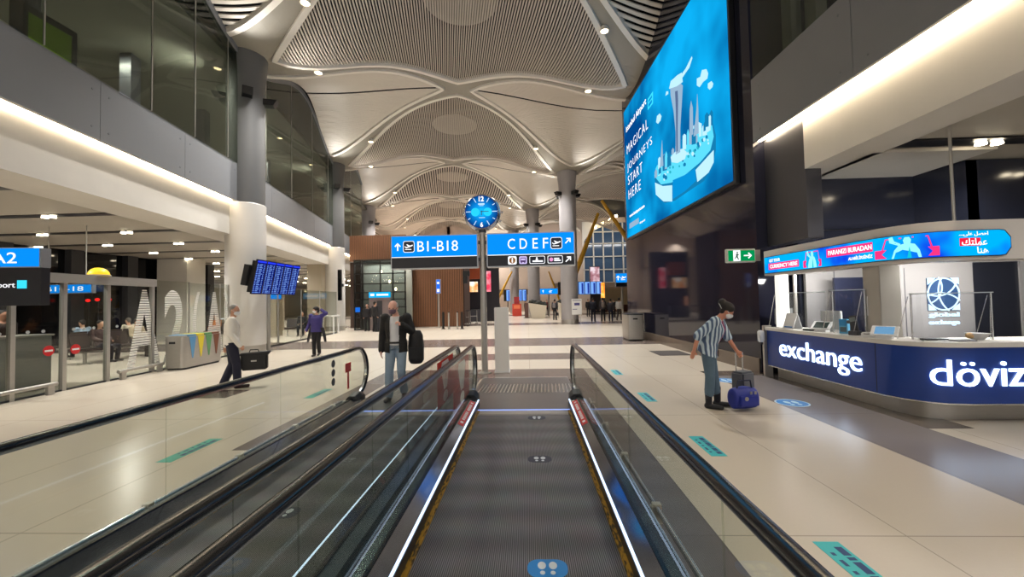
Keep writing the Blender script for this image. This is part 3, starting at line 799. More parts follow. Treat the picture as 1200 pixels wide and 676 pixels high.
# ------------------------------------------------------------------ wayfinding post with two sign boxes and the clock
def plane_icon(m, cx, cy, s, z0, z1):
    """a jet taking off over a ground line"""
    pts = [(-0.42, 0.02), (-0.36, 0.06), (-0.26, -0.04), (-0.05, 0.03), (-0.24, 0.22), (-0.16, 0.24), (0.12, 0.10), (0.34, 0.18), (0.42, 0.15), (0.40, 0.09), (0.10, -0.04), (-0.26, -0.14)]
    m.prism([(cx + a * s, cy + b * s) for a, b in pts], z0, z1)
    m.prism([(cx - 0.36 * s, cy - 0.30 * s), (cx + 0.26 * s, cy - 0.30 * s), (cx + 0.26 * s, cy - 0.23 * s), (cx - 0.36 * s, cy - 0.23 * s)], z0, z1)
def arrow_icon(m, cx, cy, s, ang, z0, z1):
    pts = [(-0.07, -0.45), (0.07, -0.45), (0.07, 0.2), (0.26, 0.0), (0.36, 0.10), (0, 0.45), (-0.36, 0.10), (-0.26, 0.0), (-0.07, 0.2)]
    c, q = math.cos(ang), math.sin(ang)
    m.prism([(cx + (a * c - b * q) * s, cy + (a * q + b * c) * s) for a, b in pts], z0, z1)
M_FRAME = mat('sign_frame', (176, 178, 182), 0.3, 0.6)
E_NIGHT = mat('sign_black', (16, 18, 32), 0.35)
PX, PY = -1.05, 9.43
post = thing('wayfinding_post', 'steel wayfinding post with two blue gate boards and a blue clock', 'signpost', (PX, PY, 0))
MB().tube([(0, 0, 0), (0, 0, 3.36)], 0.075, 20).build('pole', M_STEEL, post, smooth=0.7)
MB().lathe((0, 0, 0), [(0.16, 0), (0.16, 0.012), (0.09, 0.02), (0.08, 0.05)], 24).build('base_plate', M_STEEL, post, smooth=0.7)
def sign_box(name, x0, x1):
    z0, z1 = 2.47, 3.27
    b = MB().box((x0, -0.11, z0), (x1, 0.11, z1)).build(name, M_FRAME, post, bevel=0.01)
    w = x1 - x0
    MB().box((x0 + 0.025, -0.116, z0 + 0.29), (x1 - 0.025, -0.108, z1 - 0.025)).build('lit_face', E_BLUE, b)
    MB().box((x0 + 0.025, -0.116, z0 + 0.025), (x1 - 0.025, -0.108, z0 + 0.275)).build('dark_band', E_NIGHT, b)
    MB().box((x0 + 0.025, -0.117, z0 + 0.275), (x1 - 0.025, -0.108, z0 + 0.29)).build('divider', E_WHITE, b)
    for zz in (z0 + 0.2, z1 - 0.2): 
        a, c = (x1, -0.04) if x0 < 0 else (0.04, x0)
        MB().box((a, -0.05, zz - 0.04), (c, 0.05, zz + 0.04)).build('bracket', M_DSTEEL, b)
    return b, z0, z1
bl, z0, z1 = sign_box('left_board', -2.17, -0.10)
FM = frame((0, -0.117, 0), (1, 0, 0), (0, -1, 0))
cy = z0 + 0.53
m = MB(FM); arrow_icon(m, -2.0, cy, 0.17 * 1.2, 0, 0, 0.004); m.build('arrow', E_WHITE, bl)
def icon_tile(board, cx, cy, s):
    m = MB(FM); m.prism(rrect(cx - s / 2, cy - s / 2, cx + s / 2, cy + s / 2, s * 0.18), 0, 0.003); t = m.build('pictogram', E_WHITE, board)
    m = MB(FM); k = s / 2 - 0.012; m.prism(rrect(cx - k, cy - k, cx + k, cy + k, s * 0.15), 0.003, 0.005); m.build('tile', mat('tile_navy', (14, 26, 62), 0.4), t)
    m = MB(FM); plane_icon(m, cx, cy, s * 0.9, 0.005, 0.007); m.build('plane', E_WHITE, t)
icon_tile(bl, -1.735, cy, 0.27)
m = MB(FM); words(m, 'B1-B18', -1.53, -0.57, cy - 0.12, cy + 0.125, 0, 0.0, 0.004); m.build('lettering', E_WHITE, bl)
br, z0, z1 = sign_box('right_board', 0.10, 2.16)
m = MB(FM)
for ch, a, b in (('C', 0.60, 0.77), ('D', 0.88, 1.05), ('E', 1.18, 1.30), ('F', 1.42, 1.54)): words(m, ch, a, b, cy - 0.115, cy + 0.125, 0, 0.0, 0.004)
m.build('lettering', E_WHITE, br)
icon_tile(br, 1.73, cy, 0.27)
m = MB(FM); arrow_icon(m, 2.0, cy + 0.05, 0.19, -PI / 4, 0, 0.004); m.build('arrow', E_WHITE, br)
cz = z0 + 0.15
m = MB(FM); arrow_icon(m, 2.0, cz, 0.19, -PI / 4, 0, 0.004); m.build('arrow', E_WHITE, br)
m = MB(FM); m.prism(rrect(0.60, cz - 0.095, 0.80, cz + 0.095, 0.03), 0, 0.003); t = m.build('pictogram', E_WHITE, br)
m = MB(FM); m.prism(disc(0.70, cz, 0.075, 24), 0.003, 0.005); m.build('ring', mat('icon_orange', (206, 140, 70), 0.5), t)
m = MB(FM); m.prism([(0.685, cz - 0.05), (0.715, cz - 0.05), (0.715, cz + 0.02), (0.685, cz + 0.02)], 0.005, 0.007); m.prism(disc(0.70, cz + 0.042, 0.016, 12), 0.005, 0.007); m.build('letter_i', E_WHITE, t)
m = MB(FM); m.prism(rrect(0.86, cz - 0.09, 1.04, cz + 0.09, 0.03), 0, 0.003); t = m.build('pictogram', glow('icon_lilac', (206, 190, 240), 1.0), br)
m = MB(FM); m.prism(rrect(0.885, cz - 0.05, 1.015, cz + 0.06, 0.015), 0.003, 0.005); m.prism([(0.90, cz - 0.07), (0.925, cz - 0.07), (0.925, cz - 0.05), (0.90, cz - 0.05)], 0.003, 0.005); m.prism([(0.975, cz - 0.07), (1.0, cz - 0.07), (1.0, cz - 0.05), (0.975, cz - 0.05)], 0.003, 0.005); m.build('bus', mat('icon_violet', (110, 80, 170), 0.5), t)
m = MB(FM); m.prism([(0.90, cz - 0.005), (1.0, cz - 0.005), (1.0, cz + 0.04), (0.90, cz + 0.04)], 0.005, 0.006); m.build('bus_window', glow('icon_lilac', (206, 190, 240), 1.0), t)
for a, b in ((1.10, 1.46), (1.52, 1.87)):
    m = MB(FM); m.prism(rrect(a, cz - 0.09, b, cz + 0.09, 0.03), 0, 0.003); t = m.build('pictogram', E_WHITE, br)
    m = MB(FM); m.prism(rrect(a + 0.012, cz - 0.078, b - 0.012, cz + 0.078, 0.025), 0.003, 0.005); m.build('tile', mat('tile_navy', (14, 26, 62), 0.4), t)
    m = MB(FM)
    if a < 1.2:
        m.prism([(a + 0.07, cz - 0.05), (b - 0.05, cz - 0.05), (b - 0.05, cz - 0.015), (a + 0.07, cz - 0.015)], 0.005, 0.007); m.prism(disc(a + 0.17, cz + 0.045, 0.018, 12), 0.005, 0.007)
        m.prism([(a + 0.14, cz - 0.015), (a + 0.20, cz - 0.015), (a + 0.19, cz + 0.025), (a + 0.15, cz + 0.025)], 0.005, 0.007)
    else:
        m.prism([(a + 0.15, cz - 0.04), (a + 0.30, cz - 0.04), (a + 0.30, cz - 0.01), (a + 0.15, cz - 0.01)], 0.005, 0.007); m.prism([(a + 0.15, cz + 0.005), (a + 0.27, cz + 0.005), (a + 0.27, cz + 0.035), (a + 0.15, cz + 0.035)], 0.005, 0.007)
    m.build('symbol', E_WHITE, t)
    if a > 1.2:
        m = MB(FM); m.prism(disc(a + 0.085, cz, 0.045, 20), 0.005, 0.007); m.build('round_mark', glow('icon_pink', (226, 150, 200), 1.0), t)
# clock: a big wristwatch face with pushers on its rim
CZ, CRD = 3.78, 0.42
ck = MB(Matrix.Translation((0.0, 0, CZ)) @ Matrix.Rotation(PI / 2, 4, 'X')).lathe((0, 0, -0.12), [(CRD - 0.03, 0), (CRD + 0.0, 0.02), (CRD + 0.02, 0.08), (CRD + 0.02, 0.16), (CRD, 0.22), (CRD - 0.03, 0.245), (CRD - 0.045, 0.235)], 48).build('clock', M_CHROME, post, smooth=0.6)
KM = frame((0.0, -0.13, CZ), (1, 0, 0), (0, -1, 0))
m = MB(KM); m.prism(disc(0, 0, CRD - 0.04, 48), 0, 0.006)
def dial_mat():
    g = bpy.data.materials.new('clock_dial_glow'); g.use_nodes = True; nt = g.node_tree; nt.nodes.clear(); L = nt.links.new
    o = nt.nodes.new('ShaderNodeOutputMaterial'); e = nt.nodes.new('ShaderNodeEmission'); r = nt.nodes.new('ShaderNodeValToRGB')
    tc = nt.nodes.new('ShaderNodeTexCoord'); vm = nt.nodes.new('ShaderNodeVectorMath'); vm.operation = 'DISTANCE'
    vm.inputs[1].default_value = (0.0, -0.13, CZ)
    ds = nt.nodes.new('ShaderNodeMath'); ds.operation = 'MULTIPLY'; ds.inputs[1].default_value = 2.5
    L(tc.outputs['Object'], vm.inputs[0]); L(vm.outputs['Value'], ds.inputs[0]); L(ds.outputs[0], r.inputs[0])
    r.color_ramp.elements[0].color = rgb(20, 190, 250); r.color_ramp.elements[1].color = rgb(8, 52, 120); r.color_ramp.elements[1].position = 0.95
    el = r.color_ramp.elements.new(0.5); el.color = rgb(10, 130, 214)
    L(r.outputs[0], e.inputs[0]); L(e.outputs[0], o.inputs[0]); return g
m.build('dial', dial_mat(), ck)                     # a backlit dial, brighter at the hub
m = MB(KM); words(m, '12', -0.06, 0.06, 0.24, 0.36, 0.007, 0.03); words(m, '6', -0.032, 0.032, -0.365, -0.25, 0.007, 0.03); m.build('numeral', E_WHITE, ck)
m = MB(KM)
for h in (1, 2, 3, 4, 5, 7, 8, 9, 10, 11):
    a = PI / 2 - h * PI / 6; c, s = math.cos(a), math.sin(a); r0 = 0.30 if h in (2, 4, 8, 10) else 0.25; r1 = 0.365; w = 0.009
    m.prism([(c * r0 - s * w, s * r0 + c * w), (c * r0 + s * w, s * r0 - c * w), (c * r1 + s * w, s * r1 - c * w), (c * r1 - s * w, s * r1 + c * w)], 0.007, 0.01)
m.build('hour_mark', glow('mark_pale', (190, 226, 255), 1.0), ck)
for s in (-1, 1):
    m = MB(KM); m.prism(disc(s * 0.145, -0.01, 0.10, 28), 0.007, 0.009); m.build('small_dial', glow('subdial_cyan', (40, 206, 255), 1.0), ck)
m = MB(KM); m.box((-0.075, 0.16, 0.007), (0.075, 0.195, 0.01)); m.box((-0.05, 0.135, 0.007), (0.05, 0.147, 0.01)); m.box((-0.06, -0.15, 0.007), (0.08, -0.135, 0.01)); m.build('dial_lettering', glow('mark_pale', (190, 226, 255), 1.0), ck)
m = MB(KM); m.prism([(-0.02, -0.008), (0.17, -0.006), (0.17, 0.006), (-0.02, 0.01)], 0.011, 0.014); m.build('hour_hand', M_DSTEEL, ck)
m = MB(KM); m.prism([(-0.008, 0.02), (-0.006, -0.09), (0.008, -0.09), (0.01, 0.02)], 0.014, 0.017); m.build('minute_hand', M_DSTEEL, ck)
for a, l in ((0, 0.08), (0.5, 0.07), (-0.45, 0.08), (PI, 0.045), (PI - 0.7, 0.03), (PI + 0.6, 0.04)):
    M = Matrix.Translation((0, 0, CZ)) @ Matrix.Rotation(-a, 4, 'Y')
    MB(M).tube([(CRD, 0, 0), (CRD + l, 0, 0)], 0.03, 14).build('pusher', M_CHROME, ck, smooth=0.7)
m = MB(); m.tube([(0, 0, 3.30), (0, 0, 3.40)], 0.09, 20); m.box((-0.16, -0.06, 3.36), (0.16, 0.06, 3.42)); m.build('clock_mount', M_DSTEEL, post)
# white totem beside the post
t = thing('white_totem', 'plain white upright panel totem standing right of the signpost', 'totem', (-0.645, 9.55, 0))
MB().box((-0.165, -0.09, 0.03), (0.165, 0.09, 1.53)).build('body', mat('totem_white', (246, 244, 240), 0.4), t, bevel=0.012)
MB().box((-0.18, -0.13, 0), (0.18, 0.13, 0.03)).build('foot', M_SIGNWHITE, t)

# ------------------------------------------------------------------ billboard on the media wall
K = RK
pf, pn = atp(735, 279, (5.02 - 0.13, 9), K), atp(860.5, 225, (5.02 - 0.13, 9), K)
YF, YN = pf.y, pn.y
ZB, ZT = 4.36, 10.15
bx = Vector((RXf(YF, -0.13), YF, 0)); bd = (Vector((RXf(YN, -0.13), YN, 0)) - bx); BL = bd.length; bd.normalize()
bn = Vector((bd.y, -bd.x, 0))                                         # towards the walkway
BO = Vector((bx.x, bx.y, ZB))
bb = thing('billboard', 'large lit blue advertising billboard on the black wall, tower on an island city', 'billboard', BO)
BM = frame(BO, bd, bn)
BH = ZT - ZB
def bbm(): return MB(BM, BO)
bbm().box((-0.04, -0.05, -0.12), (BL + 0.04, BH + 0.05, 0.0)).build('case', M_DSTEEL, bb)
def sky_glow():
    g = bpy.data.materials.new('billboard_blue'); g.use_nodes = True; nt = g.node_tree; nt.nodes.clear(); L = nt.links.new
    o = nt.nodes.new('ShaderNodeOutputMaterial'); e = nt.nodes.new('ShaderNodeEmission'); r = nt.nodes.new('ShaderNodeValToRGB'); n = nt.nodes.new('ShaderNodeTexNoise')
    tc = nt.nodes.new('ShaderNodeTexCoord'); L(tc.outputs['Object'], n.inputs['Vector']); n.inputs['Scale'].default_value = 0.32; n.inputs['Detail'].default_value = 3
    r.color_ramp.elements[0].position = 0.36; r.color_ramp.elements[0].color = rgb(2, 66, 132); r.color_ramp.elements[1].position = 0.64; r.color_ramp.elements[1].color = rgb(12, 168, 232)
    L(n.outputs['Fac'], r.inputs[0]); L(r.outputs[0], e.inputs[0]); e.inputs[1].default_value = 1.05; L(e.outputs[0], o.inputs[0]); return g
bbm().box((0.03, 0.03, 0.0), (BL - 0.03, BH - 0.03, 0.012)).build('picture', sky_glow(), bb)
art = glow('art_pale', (186, 232, 250), 1.0); art2 = glow('art_cyan', (90, 214, 244), 1.0); art3 = glow('art_teal', (20, 120, 170), 1.0); art4 = glow('art_grey', (150, 180, 206), 0.95)
# find the face coordinates of a picture point
def bq(px, py):
    q = atp(px, py, (5.02 - 0.118, 9), K) - BO; return q.dot(bd), q.z
def bpoly(m, pix, z0, z1): m.prism([bq(*p) for p in pix], z0, z1)
Z = 0.012
m = bbm(); bpoly(m, [(768, 208), (772, 200), (786, 190), (806, 172), (826, 148), (836, 142), (840, 158), (840, 176), (836, 196), (826, 212), (808, 224), (792, 235), (780, 238), (771, 230)], Z, Z + 0.01); m.build('island_shadow', art3, bb)
m = bbm(); bpoly(m, [(768, 206), (770, 198), (786, 188), (806, 170), (824, 150), (836, 146), (838, 160), (834, 176), (822, 190), (804, 205), (788, 214), (776, 216)], Z + 0.01, Z + 0.018); m.build('island_top', art2, bb)
m = bbm(); bpoly(m, [(769, 214), (778, 218), (789, 217), (789, 236), (779, 236), (770, 228)], Z + 0.01, Z + 0.02); m.build('island_cliff', art, bb)
m = bbm(); bpoly(m, [(817, 199), (838, 176), (838, 190), (832, 202), (819, 213)], Z + 0.01, Z + 0.02); m.build('island_cliff', art, bb)
m = bbm(); bpoly(m, [(790, 211), (804, 205), (816, 197), (817, 212), (804, 224), (790, 233)], Z + 0.01, Z + 0.02); m.build('island_bay', glow('art_blue', (6, 140, 210), 1.0), bb)
rnd = random.Random(3)
for k in range(46):
    t = rnd.random(); px = 770 + 66 * t; base = 206 - 62 * t + rnd.uniform(-2, 12) * (0.4 + t * 0.3)
    h = rnd.uniform(5, 17); w = rnd.uniform(1.0, 2.6)
    m = bbm(); bpoly(m, [(px - w, base), (px + w, base - 1.2), (px + w, base - h - 1), (px, base - h - rnd.uniform(1.5, 5)), (px - w, base - h)], Z + 0.018 + 0.0005 * k, Z + 0.024 + 0.0005 * k); m.build('skyline_building', (art4, art, art3)[k % 3] if k % 5 else art2, bb)
m = bbm(); bpoly(m, [(816, 160), (822, 156), (821.5, 128), (820.4, 110), (819.5, 128)], Z + 0.05, Z + 0.056); m.build('spire', art4, bb); m = bbm(); bpoly(m, [(776, 196), (780, 194), (778.5, 164)], Z + 0.05, Z + 0.056); m.build('spire', art4, bb); m = bbm(); bpoly(m, [(811, 160), (815.5, 157), (815, 126), (813, 118), (811.5, 128)], Z + 0.05, Z + 0.056); m.build('spire', art4, bb)
m = bbm(); bpoly(m, [(795.5, 181), (800.5, 178), (800.5, 150), (802.5, 118), (803.5, 100), (800, 97), (789, 102), (789.5, 112), (793, 130), (795.5, 155)], Z + 0.06, Z + 0.075); tw = m.build('tower', art4, bb)
m = bbm(); bpoly(m, [(796.5, 178), (798, 177), (798, 150), (798.5, 118), (798, 106), (795, 107), (796, 130)], Z + 0.075, Z + 0.08); m.build('tower_shade', glow('art_slate', (90, 112, 150), 0.9), tw)
m = bbm(); bpoly(m, [(788, 104), (790, 95), (798, 88), (803, 85), (804, 96), (797, 101)], Z + 0.075, Z + 0.085); bpoly(m, [(802, 89), (805, 84), (808, 80), (812, 72), (815, 66), (815.5, 68), (812, 79), (807, 86), (803, 92)], Z + 0.075, Z + 0.085); m.build('tower_crown', art, tw)
m = bbm(); bpoly(m, [(789, 184), (795, 177), (803, 174), (808, 178), (806, 186), (797, 191), (790, 190)], Z + 0.055, Z + 0.06); m.build('tower_foot', art, tw)
for pts in ([(818, 100), (818, 92), (822, 90), (824, 82), (829, 81), (831, 86), (830, 92), (825, 96), (821, 102)], [(831, 103), (831, 98), (835, 95), (837, 98), (836, 102), (833, 105)], [(770, 143), (771, 136), (774, 133), (776, 136), (775, 141), (772, 145)], [(781, 112), (782, 107), (784, 107), (784, 110)]):
    m = bbm(); bpoly(m, pts, Z, Z + 0.01); m.build('cloud', art, bb)
def bwords(body, px0, py0, px1, px_h, bold=0.0, spacing=1.0, name='lettering'):
    """words whose left foot is at the picture point and whose cap height spans px_h pixels there"""
    a0, z0_ = bq(px0, py0); a1, _ = bq(px1, py0); _, zt = bq(px0, py0 - px_h)
    mm = bbm(); words(mm, body, a0, a1, z0_, zt, Z, bold, 0.006, spacing); mm.build(name, E_WHITE, bb)
bwords('MAGICAL', 735.6, 181, 761, 10.5, -0.012, 1.25); bwords('JOURNEYS', 736.2, 203, 766, 10.5, -0.012, 1.25); bwords('START', 737, 217, 754, 10.5, -0.012, 1.25); bwords('HERE', 737.6, 233.5, 752, 10.5, -0.012, 1.25)
bwords('Istanbul Airport', 734.6, 157.5, 759, 9.0, 0.012, 1.0, 'logo_lettering')
m = bbm(); bpoly(m, [(760, 116), (766, 107), (766, 121), (760, 129)], Z, Z + 0.008); m.build('logo_mark', glow('logo_cyan', (60, 220, 250), 1.0), bb)
m = bbm(); bpoly(m, [(761, 117.5), (765, 111.5), (765, 114.5), (761, 120)], Z + 0.008, Z + 0.012); bpoly(m, [(761, 122), (765, 116.5), (765, 120), (761, 126)], Z + 0.008, Z + 0.012); m.build('logo_window', glow('art_blue', (6, 140, 210), 1.0), bb)
bwords('www.istairport.com', 738.5, 256, 756.5, 4.2, 0.02, 1.0, 'web_lettering')
m = bbm()
a0, q0 = bq(738.5, 268); a1, q1 = bq(757, 262); 
m.box((a0, q0, Z), (a0 + (a1 - a0) * 0.62, q0 + 0.22, Z + 0.006)); m.build('small_badge', art4, bb)
bwords('airport', 750.5, 263, 757, 3.0, 0.0, 1.0, 'badge_lettering')

rnd = random.Random(9)
for k in range(34):                                                    # little trees and cabins along the island shore
    t = rnd.random(); px = 776 + 58 * t; py = 212 - 50 * t + rnd.uniform(-6, 8) * (1 - 0.3 * t)
    r_ = rnd.uniform(1.0, 2.2)
    m = bbm(); bpoly(m, [(px + r_ * math.cos(q) * 0.8, py - r_ * 1.3 * math.sin(q)) for q in [2 * PI * j / 9 for j in range(9)]], Z + 0.045 + 0.0003 * k, Z + 0.05 + 0.0003 * k)
    m.build('shore_tree', (art3, glow('art_green', (40, 170, 190), 1.0), art)[k % 3], bb)
# exit sign on the media wall
q = atp(869, 299, (5.02 - 0.12, 9), K)
EO = Vector((RXf(9.25, -0.02), 9.25, 2.62))
ex = thing('exit_sign', 'green running-man exit sign with white arrow on the black wall edge', 'exit sign', EO)
# the box stands out from the wall and faces the viewer
c0 = aty(868.5, 299.5, 8.9)
XM = frame((c0.x, 8.9, c0.z), (1, 0, 0), (0, -1, 0))
def exm(): return MB(XM, EO)
exm().box((-0.31, -0.15, -0.09), (0.31, 0.15, 0.0)).build('case', mat('exit_case', (206, 210, 200), 0.4), ex, bevel=0.012)
exm().box((0.31, -0.12, -0.07), (0.42, 0.12, -0.02)).build('wall_bracket', M_STEEL, ex)
exm().box((-0.275, -0.115, 0), (0.285, 0.115, 0.006)).build('green_face', glow('exit_green', (0, 140, 76), 1.0), ex)
exm().box((-0.17, -0.115, 0.006), (-0.02, 0.115, 0.009)).build('doorway', E_WHITE, ex)
m = exm(); arrow_icon(m, 0.14, 0.0, 0.19, -PI / 2, 0.006, 0.01); m.build('arrow', E_WHITE, ex)
m = exm(); m.prism(disc(-0.085, 0.072, 0.018, 12), 0.009, 0.011); m.prism([(-0.115, 0.04), (-0.07, 0.05), (-0.075, -0.02), (-0.05, -0.085), (-0.07, -0.09), (-0.10, -0.03), (-0.135, -0.075), (-0.145, -0.06), (-0.11, -0.005)], 0.009, 0.011); m.prism([(-0.075, 0.045), (-0.04, 0.01), (-0.048, 0.0), (-0.085, 0.03)], 0.009, 0.011); m.build('running_man', mat('exit_ink', (24, 96, 64), 0.5), ex)
# litter bins at the foot of the media wall
t = thing('litter_bin', 'stainless double litter bin against the foot of the black media wall', 'bin', (4.24, 16.6, 0))
MB().prism(rrect(-0.32, -0.55, 0.30, 0.55, 0.08), 0.06, 1.02).build('body', M_STEEL, t, smooth=0.5)
MB().prism(rrect(-0.29, -0.52, 0.27, 0.52, 0.08), 0.0, 0.06).build('plinth', M_BLACK, t)
MB().prism(rrect(-0.33, -0.56, 0.31, 0.56, 0.08), 1.02, 1.06).build('lid', M_DSTEEL, t, smooth=0.5)
for y in (-0.556, ): MB().box((-0.12, y, 0.84), (0.06, y + 0.01, 0.90)).build('slot', M_BLACK, t)
# ------------------------------------------------------------------ exchange booth
CP = [(4.93, 8.55), (4.94, 7.8), (4.955, 6.9), (4.975, 6.2), (5.0, 5.9), (5.07, 5.68), (5.19, 5.51), (5.36, 5.41), (5.6, 5.365), (6.0, 5.36), (6.6, 5.36), (7.4, 5.36), (8.6, 5.36)]
CP = [Vector((a, b)) for a, b in CP]
def offp(d):
    out = []
    for i, p in enumerate(CP):
        t = (CP[min(i + 1, len(CP) - 1)] - CP[max(i - 1, 0)]).normalized(); out.append(p + Vector((t.y, -t.x)) * d)
    return out
SL = [0.0]
for a, b in zip(CP, CP[1:]): SL.append(SL[-1] + (b - a).length)
def on_path(s, z, d=0.0):
    s = max(0, min(SL[-1] - 1e-4, s)); i = max(k for k in range(len(SL) - 1) if SL[k] <= s)
    f = (s - SL[i]) / (SL[i + 1] - SL[i]); p = CP[i].lerp(CP[i + 1], f)
    def nrm(j):
        t = (CP[min(j + 1, len(CP) - 1)] - CP[max(j - 1, 0)]).normalized(); return Vector((t.y, -t.x))
    n = nrm(i).lerp(nrm(i + 1), f).normalized()
    p = p + n * d
    return (p.x, p.y, z)
def s_at(px, z, d=0.0):
    best = min(range(0, 800), key=lambda k: abs(proj(on_path(SL[-1] * k / 800, z, d))[0] - px))
    return SL[-1] * best / 800
def wall_path(mb, d0, d1, z0, z1, s0=None, s1=None):
    if s0 is None:
        A, B = offp(d0), offp(d1)
    else:
        n = 40; A = [Vector(on_path(s0 + (s1 - s0) * k / n, 0, d0)[:2]) for k in range(n + 1)]; B = [Vector(on_path(s0 + (s1 - s0) * k / n, 0, d1)[:2]) for k in range(n + 1)]
    mb.loft([[(a.x, a.y, z0), (b.x, b.y, z0), (b.x, b.y, z1), (a.x, a.y, z1)] for a, b in zip(A, B)]); return mb
BO2 = Vector((5.6, 6.8, 0))
bo = thing('exchange_counter', 'navy blue curved exchange counter with lit white lettering and pale top', 'counter', BO2)
def km(): return MB(None, BO2)
wall_path(km(), 0.0, -0.06, 0.25, 0.97).build('front_panel', M_NAVY, bo, smooth=0.5)
wall_path(km(), -0.20, -0.26, 0.0, 0.25).build('kick_base', M_STEEL, bo, smooth=0.5)
wall_path(km(), 0.012, -0.01, 0.238, 0.254).build('panel_edge', M_CHROME, bo, smooth=0.5)
wall_path(km(), 0.04, -0.62, 0.97, 1.03).build('countertop', mat('counter_white', (226, 222, 216), 0.3), bo, smooth=0.5)
wall_path(km(), -0.06, -0.6, 0.24, 0.26).build('bottom_board', M_DSTEEL, bo)
wall_path(km(), -0.58, -0.6, 0.0, 0.97).build('rear_panel', M_DGREY, bo)
km().cbox((4.96, 8.60, 0.53), (0.16, 0.06, 1.06)).build('end_post', M_STEEL, bo)
s1 = s_at(1026.7, 0.6); wall_path(km(), 0.003, -0.01, 0.255, 0.965, s1 - 0.004, s1 + 0.004).build('panel_seam', M_BLACK, bo)
def path_word(body, px0, px1, z0, z1, name, m_, bold, d=0.0, parent=bo, depth=0.02, o=BO2, fit=False):
    a, b = s_at(px0, (z0 + z1) / 2, d), s_at(px1, (z0 + z1) / 2, d)
    mb = MB(None, o); words(mb, body, a, b, z0, z1, d, bold, depth, 1.0, lambda x, y, z: on_path(x, y, z))
    return mb.build(name, m_, parent)
path_word('exchange', 914.5, 1010.5, 0.40, 0.83, 'lit_lettering', E_LETTER, -0.004)
path_word('döviz', 1089, 1201, 0.475, 0.81, 'lit_lettering', E_LETTER, 0.0)

# canopy ring with the LED band
cn = thing('booth_canopy', 'white ring canopy over the exchange counter carrying a bright LED band', 'canopy', (5.6, 6.8, 2.1))
CO = Vector((5.6, 6.8, 2.1))
def cm(): return MB(None, CO)
wall_path(cm(), 0.0, -0.40, 2.09, 2.60).build('ring', mat('canopy_white', (222, 216, 210), 0.4), cn, smooth=0.5)
sA, sB = 0.06, s_at(1184, 2.3, 0.02)
def led_face(mb, d0, d1, z0, z1, s0, s1):
    n = 60; rings = []
    for k in range(n + 1):
        s = s0 + (s1 - s0) * k / n; e = min(1.0, (s1 - s) / 0.12); cut = 0.10 * (1 - math.sqrt(max(0, 1 - (1 - e) ** 2)))
        rings.append([on_path(s, z0 + cut, d0), on_path(s, z0 + cut, d1), on_path(s, z1 - cut, d1), on_path(s, z1 - cut, d0)])
    mb.loft(rings); return mb
led = led_face(cm(), 0.0, 0.03, 2.13, 2.47, sA, sB).build('led_band', mat('led_case', (20, 22, 40), 0.4), cn)
def led_mat():
    g = bpy.data.materials.new('led_blue'); g.use_nodes = True; nt = g.node_tree; nt.nodes.clear(); L = nt.links.new
    o = nt.nodes.new('ShaderNodeOutputMaterial'); e = nt.nodes.new('ShaderNodeEmission'); r = nt.nodes.new('ShaderNodeValToRGB'); n = nt.nodes.new('ShaderNodeTexNoise')
    tc = nt.nodes.new('ShaderNodeTexCoord'); L(tc.outputs['Object'], n.inputs['Vector']); n.inputs['Scale'].default_value = 1.1; n.inputs['Detail'].default_value = 3
    r.color_ramp.elements[0].position = 0.34; r.color_ramp.elements[0].color = rgb(14, 60, 220); r.color_ramp.elements[1].position = 0.5; r.color_ramp.elements[1].color = rgb(0, 168, 238)
    L(n.outputs['Fac'], r.inputs[0]); L(r.outputs[0], e.inputs[0]); e.inputs[1].default_value = 1.1; L(e.outputs[0], o.inputs[0]); return g
led_face(cm(), 0.03, 0.034, 2.14, 2.46, sA + 0.01, sB - 0.012).build('led_picture', led_mat(), led)
E_PINK = glow('led_pink', (240, 50, 120), 1.1); E_FIG = glow('led_figure', (150, 246, 250), 1.05); E_FIG2 = glow('led_figure_teal', (20, 190, 214), 1.0)
def led_box(px0, px1, z0, z1, d, m_, name):
    a, b = s_at(px0, 2.3, 0.034), s_at(px1, 2.3, 0.034); mb = cm(); wall_path(mb, 0.034, 0.034 + d, z0, z1, a, b); mb.build(name, m_, led)
def led_poly(pts, d, m_, name):
    mb = cm(); n = len(pts)
    lo = [on_path(s_at(p, 2.3, 0.034), z, 0.034) for p, z in pts]; hi = [on_path(s_at(p, 2.3, 0.034), z, 0.034 + d) for p, z in pts]
    A = [mb.vert(q) for q in lo]; B = [mb.vert(q) for q in hi]; mb.face(A[::-1]); mb.face(B)
    for k in range(n): mb.face((A[k], A[(k + 1) % n], B[(k + 1) % n], B[k]))
    mb.build(name, m_, led)
def led_word(body, px0, px1, z0, z1, m_=E_WHITE, bold=0.02, d=0.040):
    path_word(body, px0, px1, z0, z1, 'lettering', m_, bold, d, led, 0.003, CO)
led_box(901, 936, 2.20, 2.325, 0.004, E_PINK, 'pink_bar'); led_word('GET YOUR', 901.5, 914, 2.35, 2.41); led_word('CURRENCY HERE', 902.5, 934.5, 2.225, 2.30)
led_box(969, 1023, 2.285, 2.42, 0.004, E_PINK, 'pink_bar'); led_word('PARANIZI BURADAN', 970.5, 1021.5, 2.315, 2.39); led_word('ALABİLİRSİNİZ', 994, 1022.5, 2.195, 2.255)
